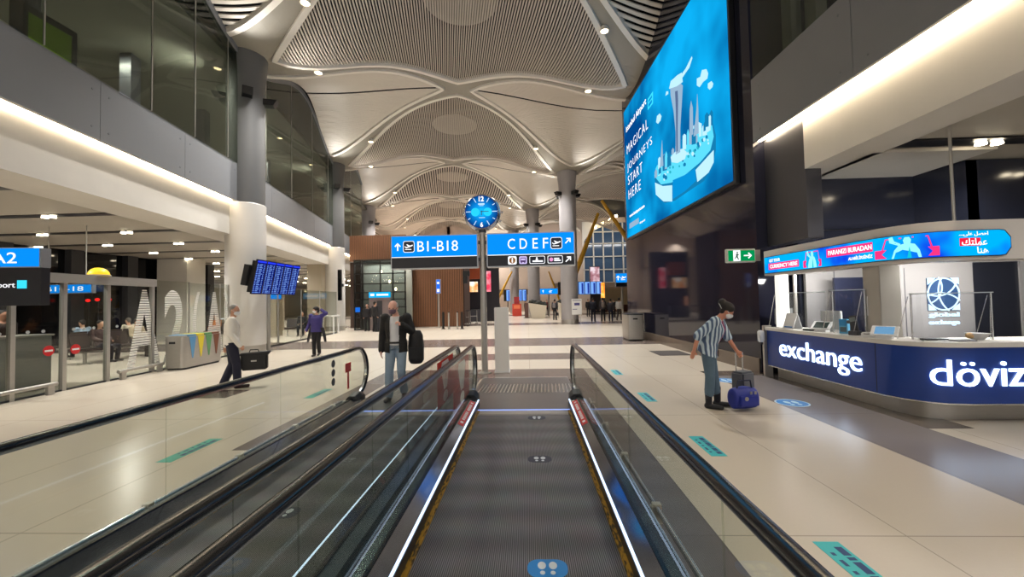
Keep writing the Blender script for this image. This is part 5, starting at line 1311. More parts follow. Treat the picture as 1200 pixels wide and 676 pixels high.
MB(FMx).box((-0.12, 0.25, -0.34), (0.4, 0.95, -0.16)).build('rear_unit', M_BLACK, fd, bevel=0.01)
w5 = FL / 5
for k in range(5):
    sc_ = MB(FMx).box((k * w5 + 0.006, 0, -0.05), ((k + 1) * w5 - 0.006, 1.18, 0)).build('screen', M_BLACK, fd)
    MB(FMx).box((k * w5 + 0.025, 0.02, 0), ((k + 1) * w5 - 0.025, 1.16, 0.003)).build('picture', E_SCREENDARK, sc_)
    m = MB(FMx)
    for r in range(19):
        z = 0.05 + r * 0.053; rr = random.Random(r * 7 + k)
        for a0, a1 in ((0.04, 0.13), (0.16, 0.36), (0.39, 0.46)):
            a0 *= w5 / 0.53; a1 *= w5 / 0.53; e = a0 + (a1 - a0) * rr.uniform(0.55, 1); m.box((k * w5 + a0, z, 0.003), (k * w5 + e, z + 0.024, 0.005))
    m.build('flight_rows', E_ROW, sc_)
    MB(FMx).box((k * w5 + 0.03, 1.08, 0.003), ((k + 1) * w5 - 0.03, 1.14, 0.005)).build('title_bar', glow('title_blue', (40, 60, 240), 1.0), sc_)
# blue low sign seen below the board
q0, q1 = aty(308, 348, 17.5), aty(331, 348, 17.5)
t = thing('hall_sign', 'small blue lit sign standing below the tilted flight screens', 'sign', ((q0.x + q1.x) / 2, 17.5, 0))
w = (q1.x - q0.x) / 2
MB().box((-w, -0.05, q0.z - 0.12), (w, 0.05, q0.z + 0.18)).build('case', M_FRAME, t); MB().box((-w + 0.02, -0.056, q0.z - 0.10), (w - 0.02, -0.048, q0.z + 0.16)).build('lit_face', E_BLUE, t)
for x in (-w * 0.6, w * 0.6): MB().tube([(x, 0, 0), (x, 0, q0.z)], 0.03, 10).build('leg', M_STEEL, t)
# black upright screens
def wall_screen(px0, py0, px1, py1, y, label):
    a, b = aty(px0, py0, y), aty(px1, py1, y); t = thing('upright_screen', label, 'screen', ((a.x + b.x) / 2, y, b.z)); w = abs(b.x - a.x) / 2; h = a.z - b.z
    MB().box((-w, -0.06, 0), (w, 0.06, h)).build('housing', M_BLACK, t, bevel=0.01); MB().box((-w + 0.02, -0.064, 0.03), (w - 0.02, -0.058, h - 0.03)).build('glass', M_NIGHT, t)
    MB().box((-0.05, 0.06, h * 0.45), (0.05, 0.4, h * 0.55)).build('wall_arm', M_DSTEEL, t)
wall_screen(396, 316, 400.5, 352, 24.0, 'black upright screen seen edge-on at the second left column')
# white table behind the glass
c = atz(386, 391, 0); t = thing('white_table', 'white high table standing behind the woman in purple', 'table', (c.x, c.y, 0))
MB().box((-0.55, -0.35, 0.98), (0.45, 0.35, 1.04)).build('top', M_SIGNWHITE, t, bevel=0.008)
for sx in (-0.5, 0.4):
    for sy in (-0.3, 0.3): MB().box((sx - 0.025, sy - 0.025, 0), (sx + 0.025, sy + 0.025, 0.98)).build('leg', M_SIGNWHITE, t)
# ------------------------------------------------------------------ far end of the hall
M_FARWALL = noisy('far_wall', (196, 178, 164), (184, 166, 152), 0.3, 0.6)
m = MB(); m.box((-12.5, 62, 0), (8.6, 62.4, 14)); m.box((8.6, 62, 0), (45, 62.4, 4.2)); m.box((19, 62, 4.2), (45, 62.4, 14)); m.box((8.6, 62, 13.4), (19, 62.4, 14.2)); struct(m.build('wall_back', M_FARWALL))
m = MB(); m.box((8.6, 62.3, 4.2), (19, 62.36, 13.4)); struct(m.build('window_60', mat('night_blue', (60, 78, 100), 0.1, emit=(60, 80, 104), strength=0.25)))
m = MB()
for x in (8.7, 10.2, 11.7, 13.2, 14.7, 16.2, 17.7): m.box((x - 0.09, 61.9, 4.2), (x + 0.09, 62.1, 13.4))
for z in (4.2, 6.2, 8.2, 10.2, 12.0): m.box((8.6, 61.9, z - 0.07), (19, 62.1, z + 0.07))
struct(m.build('trim_13', M_WHITE))
m = MB()
arcp = [(8.5 + 6.5 * (1 - math.cos(PI / 2 * k / 12)), 9.4 + 4.0 * math.sin(PI / 2 * k / 12)) for k in range(13)]
m.prism(arcp + [(8.5, 13.6)], 61.8, 61.95, 'y'); struct(m.build('trim_14', M_PLASTER))
m = MB(); m.box((-12.5, 31.2, 4.2), (-10.6, 31.5, 6.4)); m.box((-12.5, 31.2, 0), (-12.2, 62, 6.4)); m.box((-32, 31.2, 6.2), (-12.2, 62, 6.4)); m.box((-32.3, 31.2, 6.2), (-32, 62, 14)); m.box((-32.3, 62, 6.2), (-12, 62.3, 14)); struct(m.build('wall_left_return', M_FARWALL))
m = MB(); m.box((45, 19, 0), (45.2, 62, 14)); m.box((13, 18.9, 0), (45, 19.2, 14)); struct(m.build('wall_right_far', M_FARWALL))
m = MB(); m.box((4, 61.5, 3.6), (30, 62, 4.2)); m.box((-6, 60.5, 2.6), (2, 61, 3.4)); struct(m.build('trim_15', mat('far_band', (110, 92, 78), 0.6)))

for k, (px, py) in enumerate(((698, 266), (706, 261), (714, 257), (722, 253))):
    c = aty(px, py, 61); t = thing('arch_lamp', 'small white lamp in the row along the far arched window top', 'lamp', c, group='lamps along the far arch')
    MB().ball((0, 0, 0), 0.22, 10, 8).build('globe', E_LAMP, t); MB().box((-0.05, 0, -0.05), (0.05, 0.8, 0.05)).build('bracket', M_STEEL, t)
lamp('far_wall_fill', 'AREA', (6, 55, 11), 900, WARM, 30, (0.9, 0, 0), sy=0.5)  # added fill light with no fixture, brightens the far wall
# lift lobby: black framed glass box with lit lift door
LYB = 25.2
xa, xb = aty(415, 350, LYB).x, aty(476, 350, LYB).x
t = thing('lift_lobby', 'black framed glass lift lobby with blue sign left of the timber wall', 'lift', (xa, LYB, 0))
W = xb - xa; H_ = 4.5
MB().box((0.05, 1.3, 0), (W, 1.4, H_)).build('rear_wall', noisy('lobby_grey', (176, 178, 168), (140, 142, 134), 1, 0.5), t)
MB().box((0, 0, H_ - 0.1), (W, 1.4, H_)).build('roof', M_BLACK, t)
m = MB()
for x in (0, 0.42, 0.55, W * 0.5, W * 0.74, W - 0.08): m.box((x, -0.05, 0), (x + 0.07, 0.05, H_))
for z in (0, 0.75, 1.4, 1.9, 2.35, 2.9, 3.55, 4.2): m.box((0, -0.05, z), (W, 0.05, z + 0.07))
m.build('frame', M_BLACK, t)
MB().box((0.03, -0.008, 0.05), (W - 0.03, 0.008, H_ - 0.08)).build('glass', glassmat('lobby_glass', (0.6, 0.64, 0.64), 1.45, 0.01), t)
x0, x1 = aty(433.5, 350, LYB).x - xa, aty(458, 350, LYB).x - xa
d_ = MB().box((x0, -0.14, 0.02), (x1, -0.06, 2.05)).build('lift_door', noisy('lift_door_metal', (150, 134, 134), (128, 114, 116), 2, 0.4, 0.3), t)
MB().box(((x0 + x1) / 2 - 0.17, -0.145, 0.02), ((x0 + x1) / 2 + 0.17, -0.135, 1.85)).build('dark_leaf', M_DGREY, d_)
s_ = MB().box((x0, -0.18, 2.05), (x1, -0.06, 2.4)).build('lift_sign', E_CYAN, t)
m = MB(frame((0, -0.181, 0), (1, 0, 0), (0, -1, 0))); m.box((x0 + 0.1, 2.16, 0), (x0 + 0.35, 2.3, 0.004)); m.box((x0 + 0.5, 2.17, 0), (x1 - 0.1, 2.28, 0.004)); m.build('sign_marks', E_WHITE, s_)
MB().box((0.10, -0.07, 1.15), (0.40, -0.055, 1.45)).build('blue_screen', glow('small_blue', (30, 110, 220), 0.9), t)
for x, z in ((1.55, 3.75), (2.1, 3.1), (2.5, 2.6)): MB().ball((x, 0.6, z), (0.07, 0.07, 0.11), 10, 8).build('lobby_lamp', E_LAMP, t)
lamp('lobby_light', 'AREA', (xa + W / 2, LYB + 0.7, H_ - 0.2), 90, WARM, 2.6, (0, 0, 0), sy=0.8)
# timber slat walls
def slat_wall(px0, px1, y, z0, z1, label):
    a, b = aty(px0, 340, y).x, aty(px1, 340, y).x; t = thing('timber_wall', label, 'wall panel', (a, y, z0)); w = b - a
    MB().box((0, 0.06, 0), (w, 0.12, z1 - z0)).build('backing', M_WOODDARK, t)
    n = int(w / 0.115); m = MB()
    for k in range(n): m.box((k * w / n, 0, 0.02), (k * w / n + 0.07, 0.06, z1 - z0))
    m.build('slats', M_WOOD, t, kind=None)
    MB().box((0, -0.02, 0), (w, 0.06, 0.05)).build('base_strip', M_STEEL, t)
    if z0 == 0: MB().box((w - 0.02, -0.02, 3.4), (w + 0.45, 0.12, 3.75)).box((w + 0.02, -0.1, 2.9), (w + 0.3, 0.1, 3.5)).build('signal_box', M_BLACK, t, bevel=0.02)
slat_wall(476.5, 543, 26.8, 0.0, 6.2, 'tall brown timber slat wall behind the left gate board')
slat_wall(410, 476, 27.2, 4.55, 6.4, 'brown timber slats above the glass lift lobby')
m = MB(); a, b = aty(476.5, 340, 27).x, aty(543, 340, 27).x; m.box((aty(410, 340, 27.3).x, 27.35, 0), (b, 30, 6.2)); struct(m.build('wall_timber_block', M_WOODDARK))
# small blue post sign, barrier posts, trolleys by the timber wall
c = atz(514.5, 384, 0); t = thing('post_sign', 'slim blue lit post sign in front of the timber slat wall', 'sign', (c.x, c.y, 0))
MB().tube([(0, 0, 0), (0, 0, 2.3)], 0.06, 12).build('pole', M_STEEL, t, smooth=0.7); MB().box((-0.15, -0.08, 2.25), (0.15, 0.08, 3.2)).build('sign_box', M_FRAME, t); MB().box((-0.12, -0.086, 2.28), (0.12, -0.078, 3.17)).build('lit_face', glow('post_blue', (40, 110, 240), 1.0), t)
m = MB(frame((0, -0.087, 0), (1, 0, 0), (0, -1, 0))); m.prism(disc(0, 2.95, 0.08, 16), 0, 0.004); m.box((-0.08, 2.35, 0), (0.08, 2.55, 0.004)); m.build('sign_marks', E_WHITE, t)
for px, d, lb in ((519.5, 1, 'dark barrier post right of the slim blue post sign'), (526, 0, 'steel barrier post second from the slim blue post sign'), (536, 0, 'steel barrier post near the right end of the timber wall'), (541.5, 1, 'dark barrier post at the right corner of the timber wall')):
    c = atz(px, 385.5, 0); t = thing('barrier_post', lb, 'barrier post', (c.x, c.y, 0), group='barrier posts by the timber wall')
    MB().cyl((0, 0), 0.13, 0, 0.03).build('foot', M_BLACK if d else M_STEEL, t, smooth=0.7); MB().cyl((0, 0), 0.05 if not d else 0.07, 0.03, 1.02).build('tube', M_BLACK if d else M_STEEL, t, smooth=0.7); MB().cyl((0, 0), 0.06, 1.02, 1.07).build('cap', M_BLACK, t, smooth=0.7)
def trolley(px, py, label):
    c = atz(px, py, 0); t = thing('luggage_trolley', label, 'trolley', (c.x, c.y, 0), 0.3, 'luggage trolleys')
    m = MB(); m.tube([(-0.25, 0.3, 0.2), (-0.25, 0.35, 1.05), (0.25, 0.35, 1.05), (0.25, 0.3, 0.2)], 0.025, 8); m.tube([(-0.25, 0.32, 0.6), (0.25, 0.32, 0.6)], 0.02, 8); m.build('frame', M_STEEL, t, smooth=0.7)
    MB().tube([(-0.27, 0.35, 1.05), (0.27, 0.35, 1.05)], 0.035, 8).build('handle', M_BLACK, t)
    m = MB(); [m.tube([(x, 0.3, 0.2), (x * 0.8, -0.5, 0.16)], 0.018, 6) for x in (-0.25, -0.08, 0.08, 0.25)]; m.tube([(-0.2, -0.5, 0.16), (0.2, -0.5, 0.16)], 0.018, 6); m.build('deck', M_STEEL, t)
    for x, y in ((-0.25, 0.3), (0.25, 0.3), (0, -0.45)): MB(Matrix.Translation((x, y, 0.08)) @ Matrix.Rotation(PI / 2, 4, 'Y')).cyl((0, 0), 0.08, -0.02, 0.02, 14).build('wheel', M_BLACK, t)
trolley(546.5, 382, 'empty steel luggage trolley just right of the timber wall'); trolley(556, 380, 'second luggage trolley, right of the first by the timber wall')
# shop with bright screens
SY = 34.0
def sx_(px): return aty(px, 340, SY).x
def sz_(py, px=560): return aty(px, py, SY).z
O = Vector((sx_(543), SY, 0)); sh = thing('shop_front', 'dark far shop front with bright orange and white screens', 'shop', O)
m = MB(None, O); m.box((sx_(540), SY, 0), (sx_(585), SY + 0.3, 5.6)).build('wall', mat('shop_black', (26, 22, 30), 0.4), sh)
MB(None, O).box((sx_(547), SY - 0.5, sz_(327)), (sx_(566), SY, sz_(312))).build('awning', noisy('awning_orange', (176, 84, 46), (150, 66, 36), 2, 0.6), sh)
def screen_glow(name, c1, c2, c3):
    g = bpy.data.materials.new(name); g.use_nodes = True; nt = g.node_tree; nt.nodes.clear(); L = nt.links.new
    o = nt.nodes.new('ShaderNodeOutputMaterial'); e = nt.nodes.new('ShaderNodeEmission'); r = nt.nodes.new('ShaderNodeValToRGB'); n = nt.nodes.new('ShaderNodeTexNoise'); tc = nt.nodes.new('ShaderNodeTexCoord')
    L(tc.outputs['Object'], n.inputs['Vector']); n.inputs['Scale'].default_value = 1.6
    r.color_ramp.elements[0].position = 0.35; r.color_ramp.elements[0].color = rgb(*c1); r.color_ramp.elements[1].position = 0.62; r.color_ramp.elements[1].color = rgb(*c2); el = r.color_ramp.elements.new(0.5); el.color = rgb(*c3)
    L(n.outputs['Fac'], r.inputs[0]); L(r.outputs[0], e.inputs[0]); e.inputs[1].default_value = 1.1; L(e.outputs[0], o.inputs[0]); return g
MB(None, O).box((sx_(543.5), SY - 0.12, sz_(342)), (sx_(560), SY - 0.05, sz_(330))).build('bright_screen', screen_glow('screen_orange', (240, 120, 40), (255, 252, 246), (255, 200, 140)), sh)
MB(None, O).box((sx_(568.5), SY - 0.12, sz_(342)), (sx_(575.5), SY - 0.05, sz_(318))).build('tall_screen', screen_glow('screen_pink', (230, 60, 90), (250, 240, 250), (250, 150, 160)), sh)
MB(None, O).box((sx_(543), SY - 0.14, sz_(372)), (sx_(546), SY - 0.05, sz_(352))).build('lit_pillar', glow('pillar_orange', (255, 170, 110), 1.0), sh)
MB(None, O).box((sx_(545), SY - 0.55, 0), (sx_(566), SY - 0.2, 1.0)).build('counter', M_DGREY, sh)
c = atz(597, 372, 0)
# flight screens far off
def far_board(px0, px1, py0, py1, y, label, n):
    a, b = aty(px0, py0, y), aty(px1, py1, y); t = thing('flight_board', label, 'screen', (a.x, y, 0)); w = b.x - a.x
    MB().box((-0.3, 0, b.z - 0.05), (w + 0.1, 0.15, a.z + 0.05)).build('case', M_BLACK, t)
    for k in range(n):
        MB().box((k * w / n + 0.05, -0.03, b.z), ((k + 1) * w / n - 0.05, 0, a.z)).build('screen', E_PALEBLUE, t)
        MB().box((k * w / n + 0.1 + 0.35 * w / n, -0.04, b.z + 0.05), ((k + 1) * w / n - 0.12, -0.03, a.z - 0.12)).build('flight_rows', glow('rows_navy', (36, 60, 150), 0.9), t)
    for x in (0.2, w - 0.2): MB().tube([(x, 0.08, 0), (x, 0.08, b.z)], 0.06, 8).build('leg', M_DSTEEL, t)
far_board(657, 706, 331, 344, 45, 'wide pale-blue flight board in the hall right of the column with notice', 7)
far_board(593, 617, 340, 352, 52, 'pale-blue flight board far off left of the slanted planter', 5)
def far_sign(px0, px1, py0, py1, y, label, body, dark, name='far_sign'):
    a, b = aty(px0, py0, y), aty(px1, py1, y); t = thing(name, label, 'sign', (a.x, y, 0)); w = b.x - a.x; h = a.z - b.z
    MB().box((0, 0, b.z), (w, 0.16, a.z)).build('case', M_FRAME, t); MB().box((0.04, -0.01, b.z + h * dark + 0.03), (w - 0.04, 0.0, a.z - 0.04)).build('lit_face', E_BLUE, t)
    if dark: MB().box((0.04, -0.01, b.z + 0.03), (w - 0.04, 0.0, b.z + h * dark)).build('dark_band', E_NIGHT, t)
    m = MB(frame((0, -0.012, 0), (1, 0, 0), (0, -1, 0))); zc = b.z + h * (dark + (1 - dark) / 2); k = h * (1 - dark) * 0.22
    arrow_icon(m, w * 0.2, zc, k * 2.4, 0, 0, 0.006); plane_icon(m, w * 0.6, zc, k * 3.2, 0, 0.006); m.build('sign_marks', E_WHITE, t)
    MB().tube([(w / 2, 0.08, 0), (w / 2, 0.08, b.z)], 0.08, 10).build('pole', M_STEEL, t)
far_sign(632, 654, 338, 344.5, 40, 'wide blue sign far off behind the slanted planter', '', 0)
far_sign(721, 737, 320, 336, 32, 'blue and black direction sign at the far edge of the media wall', '', 0.3)
a, b = aty(691, 312, 50), aty(703.5, 342, 50); t = thing('poster_tower', 'tall pinkish advertising tower below the arched window', 'poster', (a.x, 50, 0))
MB().box((0, 0, 0), (b.x - a.x, 0.5, a.z)).build('body', M_DGREY, t); MB().box((0.05, -0.03, b.z), (b.x - a.x - 0.05, 0, a.z - 0.1)).build('poster', screen_glow('poster_pink', (150, 100, 110), (224, 206, 214), (190, 150, 158)), t)
a, b = aty(704.5, 331, 44), aty(709, 349, 44); t = thing('glowing_column', 'narrow glowing orange light column right of the far flight board', 'lamp', (a.x, 44, 0))
MB().box((0, 0, b.z), (b.x - a.x, 0.3, a.z)).build('light_box', screen_glow('column_orange', (255, 120, 40), (255, 220, 120), (255, 170, 60)), t); MB().box((0, 0, 0), (b.x - a.x, 0.3, b.z)).build('base', M_DGREY, t)
t = thing('beige_kiosk', 'low beige shop hoarding far behind the travellers', 'shop', (aty(708, 350, 52).x, 52, 0)); w = aty(740, 350, 52).x - aty(708, 350, 52).x
MB().box((0, 0, 0), (w, 0.4, aty(720, 338, 52).z)).build('hoarding', noisy('hoarding_beige', (196, 182, 152), (184, 170, 142), 1, 0.6), t); MB().box((0, -0.05, 0), (w, 0, 0.9)).build('plinth', mat('plinth_brown', (96, 60, 48), 0.6), t)
a = aty(600, 346, 44); t = thing('red_kiosk', 'small red self-service kiosk far off beyond the white totem', 'kiosk', (aty(605.5, 350, 44).x, 44, 0))
MB().box((-0.5, -0.2, 0), (0.5, 0.4, 1.35)).build('body', mat('kiosk_red', (190, 60, 44), 0.5), t, bevel=0.04); MB().box((-0.3, -0.15, 1.35), (0.3, 0.1, 2.1)).build('screen_mast', mat('kiosk_deep_red', (150, 40, 44), 0.5), t)
MB().box((-0.35, -0.22, 0.8), (0.35, -0.2, 1.2)).build('panel', mat('kiosk_orange', (226, 120, 80), 0.5), t)
t = thing('slim_totem', 'slim brown totem beside the left end of the slanted planter', 'totem', (aty(618, 360, 38.6).x, 38.6, 0)); MB().box((-0.25, -0.1, 0.04), (0.1, 0.1, 1.45)).build('body', mat('totem_brown', (104, 74, 70), 0.5), t); MB().box((-0.35, -0.2, 0), (0.2, 0.2, 0.04)).build('foot', M_BLACK, t)
# slanted white planters with dark shrubs
def planter(px0, px1, py0, py1, y, label, flip=1):
    a, b = aty(px0, py0, y), aty(px1, py1, y); w = b.x - a.x; h = 1.45
    t = thing('planter', label, 'planter', ((a.x + b.x) / 2, y, 0))
    f = flip
    m = MB(); m.loft([[(-w * 0.32 * 1, -0.5, 0), (w * 0.42, -0.5, 0), (w * 0.42, 0.5, 0), (-w * 0.32, 0.5, 0)], [(-w * 0.5 * f if f > 0 else -w * 0.5, -0.8, h), (w * 0.5, -0.8, h * 0.82), (w * 0.5, 0.8, h * 0.82), (-w * 0.5, 0.8, h)]]); m.build('tub', mat('planter_white', (214, 206, 190), 0.5), t)
    m = MB(); rr = random.Random(int(px0))
    for k in range(26):
        x = rr.uniform(-w * 0.45, w * 0.45); m.ball((x, rr.uniform(-0.5, 0.5), h * (0.92 - 0.12 * x / w) + rr.uniform(0.0, 0.22)), (0.22, 0.22, rr.uniform(0.12, 0.26)), 8, 6)
    m.build('foliage', noisy('dark_leaves', (36, 40, 30), (24, 26, 20), 8, 0.7), t)
planter(619, 640.5, 352, 371, 37.6, 'slanted white planter boat with dark shrubs left of the walking figure')
planter(653, 668, 352, 373, 36.5, 'white planter half hidden behind the column with the notice')
# notice board before the column
t = thing('notice_board', 'white printed notice board standing before the hall column', 'notice board', (3.28, 27.4, 0))
MB().box((-0.34, -0.02, 0.66), (0.34, 0.02, 1.72)).build('board', M_SIGNWHITE, t); m = MB(frame((0, -0.021, 0), (1, 0, 0), (0, -1, 0)))
m.box((-0.28, 1.60, 0), (0.28, 1.64, 0.004)); m.box((-0.16, 1.28, 0), (0.2, 1.45, 0.004)); m.box((-0.28, 1.0, 0), (0.02, 1.04, 0.004)); m.build('print', mat('notice_violet', (70, 66, 130), 0.6), t)
for x in (-0.25, 0.25): MB().box((x - 0.02, -0.02, 0), (x + 0.02, 0.02, 0.66)).build('leg', M_STEEL, t)
MB().box((-0.3, -0.12, 0), (0.3, 0.12, 0.02)).build('foot', M_STEEL, t)
# yellow struts under the far roof
def strut(px0, py0, px1, py1, y, label, r=0.2):
    a, b = aty(px0, py0, y), aty(px1, py1, y); d = (b - a) * (a.z / (a.z - b.z)); e = a + d
    t = thing('roof_strut', label, 'strut', (e.x, e.y, 0)); O = Vector((e.x, e.y, 0))
    m = MB(None, O); m.tube([e, a.lerp(e, 0.5), a], [r * 0.75, r * 1.25, r * 0.7], 12); m.build('tube', M_YELLOW, t, smooth=0.7)
    MB().box((-0.4, -0.4, 0), (0.4, 0.4, 0.3)).build('shoe', M_DGREY, t)
strut(705, 235, 735, 280, 44, 'yellow roof strut slanting down to the right beside the media wall', 0.24)
strut(701, 250, 684, 295, 44, 'yellow roof strut slanting down to the left behind the hall column', 0.22)
strut(600, 318, 594, 330, 50, 'thin yellow strut seen below the left part of the right gate board', 0.12)
strut(643, 318, 649, 334, 50, 'thin yellow strut seen below the right part of the right gate board', 0.12)
# ------------------------------------------------------------------ people: bodies grown from joints, clothing as separate meshes
V = Vector
BASE = dict(head=(0, -0.02, 1.625), neck=(0, 0.01, 1.47), chest=(0, 0.0, 1.27), waist=(0, 0.0, 1.08), pelvis=(0, 0.0, 0.95),
            shR=(-0.185, 0.0, 1.42), elR=(-0.225, 0.03, 1.13), wrR=(-0.225, -0.03, 0.885), shL=(0.185, 0.0, 1.42), elL=(0.225, 0.03, 1.13), wrL=(0.225, -0.03, 0.885),
            hipR=(-0.09, 0, 0.92), knR=(-0.10, -0.01, 0.50), anR=(-0.105, 0.02, 0.085), toR=(-0.125, -0.15, 0.03),
            hipL=(0.09, 0, 0.92), knL=(0.10, -0.01, 0.50), anL=(0.105, 0.02, 0.085), toL=(0.125, -0.15, 0.03))
def capsule(mb, a, b, ra, rb, seg=12):
    a, b = V(a), V(b); mb.tube([a, b], [ra, rb], seg); mb.ball(a, ra, seg, 8); mb.ball(b, rb, seg, 8)
def ell_loft(mb, rows, seg=18):
    """rows: centre, side axis, fore axis, half width, half depth"""
    rings = []
    for c, s, f, rx, ry in rows: rings.append([V(c) + s * (rx * math.cos(2 * PI * k / seg)) + f * (ry * math.sin(2 * PI * k / seg)) for k in range(seg)])
    mb.loft(rings)
def remeshed(mb, name, m, parent, voxel, smooth=4, cut=None):
    me = mb.mesh('raw', m); o = bpy.data.objects.new('raw', me); COL.objects.link(o)
    r = o.modifiers.new('r', 'REMESH'); r.mode = 'VOXEL'; r.voxel_size = voxel
    out = bpy.data.meshes.new_from_object(o.evaluated_get(bpy.context.evaluated_depsgraph_get()))
    bpy.data.objects.remove(o); bpy.data.meshes.remove(me)
    bm = bmesh.new(); bm.from_mesh(out)
    for _ in range(smooth): bmesh.ops.smooth_vert(bm, verts=bm.verts, factor=0.5, use_axis_x=True, use_axis_y=True, use_axis_z=True)
    if cut: bmesh.ops.delete(bm, geom=[f for f in bm.faces if cut(f.calc_center_median())], context='FACES')
    for f in bm.faces: f.smooth = True
    bm.to_mesh(out); bm.free(); out.materials.clear(); out.materials.append(m); out.name = name
    ob = bpy.data.objects.new(name, out); COL.objects.link(ob); ob.parent = parent
    return ob
def torso_rows(J, d, bulk=1.0, top=True, hem=0.0):
    sh = (V(J['shL']) - V(J['shR'])).normalized(); hp = (V(J['hipL']) - V(J['hipR'])).normalized()
    pe, wa, ch, ne = V(J['pelvis']), V(J['waist']), V(J['chest']), V(J['neck'])
    mid = (V(J['shL']) + V(J['shR'])) / 2
    up = (ne - pe).normalized()
    fs = sh.cross(up).normalized(); fh = hp.cross(up).normalized()
    rows = []
    if hem: rows.append((pe - V((0, 0, hem)), hp, fh, 0.175 * bulk + d, 0.125 * bulk + d))
    rows += [(pe - V((0, 0, 0.06)), hp, fh, 0.165 * bulk + d, 0.118 * bulk + d), (pe + up * 0.04, hp, fh, 0.163 * bulk + d, 0.115 * bulk + d), (wa, (hp + sh).normalized(), fs, 0.145 * bulk + d, 0.108 * bulk + d),
             (ch - up * 0.05, sh, fs, 0.162 * bulk + d, 0.118 * bulk + d), (ch + up * 0.06, sh, fs, 0.175 * bulk + d, 0.118 * bulk + d), (mid - up * 0.02, sh, fs, 0.165 * bulk + d, 0.085 + d)]
    if top: rows += [(mid + up * 0.03, sh, fs, 0.10 + d * 0.6, 0.065 + d * 0.6)]
    return rows
def arm(mb, J, s, d, to=1.0):
    sh, el, wr = V(J['sh' + s]), V(J['el' + s]), V(J['wr' + s])
    capsule(mb, sh, el, 0.052 + d, 0.040 + d)
    if to > 0: capsule(mb, el, el.lerp(wr, to), 0.040 + d, 0.040 + d - 0.012 * to)
def leg(mb, J, s, d, to=1.0, flare=0.0):
    hi, kn, an = V(J['hip' + s]), V(J['kn' + s]), V(J['an' + s])
    capsule(mb, hi, kn, 0.082 + d, 0.054 + d)
    e = kn.lerp(an, to); mid = kn.lerp(e, 0.4)
    capsule(mb, kn, mid, 0.054 + d, 0.055 + d); capsule(mb, mid, e, 0.055 + d, 0.040 + d + flare)
def hand(mb, J, s, curl=0.5, side=None):
    el, wr = V(J['el' + s]), V(J['wr' + s]); d = (wr - el).normalized()
    d = V(J.get('hd' + s, d)).normalized()
    x = V((1 if s == 'R' else -1, 0, 0))                              # palm looks towards the body
    x = (x - d * x.dot(d)).normalized(); 
    if side is not None: x = V(side); x = (x - d * x.dot(d)).normalized()
    y = d.cross(x).normalized()                                        # across the knuckles
    pc = wr + d * 0.05
    R = Matrix((y, x, d)).transposed()
    mb.ball(pc, (0.040, 0.016, 0.052), 12, 8, R); capsule(mb, wr - d * 0.02, wr + d * 0.02, 0.027, 0.028)
    for k, (o, ln) in enumerate(((-0.030, 0.062), (-0.010, 0.074), (0.010, 0.070), (0.029, 0.056))):
        a = pc + d * 0.040 + y * o; b = a + (d * math.cos(curl * 0.6) + x * math.sin(curl * 0.6)) * ln * 0.55; c = b + (d * math.cos(curl * 1.8) + x * math.sin(curl * 1.8)) * ln * 0.5
        capsule(mb, a, b, 0.0092, 0.0085, 8); capsule(mb, b, c, 0.0085, 0.0075, 8)
    f = V((0, -1, 0)); sg = -1 if y.dot(f) < 0 else 1
    a = wr + d * 0.025 + y * sg * 0.028; b = a + (d * 0.6 + y * sg * 0.7 + x * 0.3).normalized() * 0.038; c = b + (d * 0.9 + x * 0.35).normalized() * 0.03
    capsule(mb, a, b, 0.012, 0.0105, 8); capsule(mb, b, c, 0.0105, 0.009, 8)
def head_geo(mb, hc, R):
    def P(x, y, z): return hc + R @ V((x, y, z))
    mb.ball(P(0, 0.012, 0.02), (0.077, 0.094, 0.098), 20, 14, R)       # skull
    mb.ball(P(0, -0.022, -0.045), (0.060, 0.066, 0.075), 16, 12, R)    # face and jaw
    mb.ball(P(0, -0.050, -0.095), (0.026, 0.026, 0.02), 10, 8, R)      # chin
    mb.loft([[P(-0.011, -0.085, 0.015), P(0.011, -0.085, 0.015), P(0.006, -0.07, 0.03), P(-0.006, -0.07, 0.03)], [P(-0.016, -0.105, -0.03), P(0.016, -0.105, -0.03), P(0.012, -0.07, -0.03), P(-0.012, -0.07, -0.03)]])
    mb.ball(P(0, -0.102, -0.024), (0.014, 0.014, 0.012), 8, 6, R)
    for s in (-1, 1):
        mb.ball(P(s * 0.078, 0.012, -0.012), (0.010, 0.022, 0.034), 8, 8, R)
        mb.ball(P(s * 0.028, -0.078, 0.022), (0.026, 0.012, 0.008), 8, 6, R)   # brow
    mb.ball(P(0, -0.085, -0.062), (0.022, 0.010, 0.009), 8, 6, R)      # lips
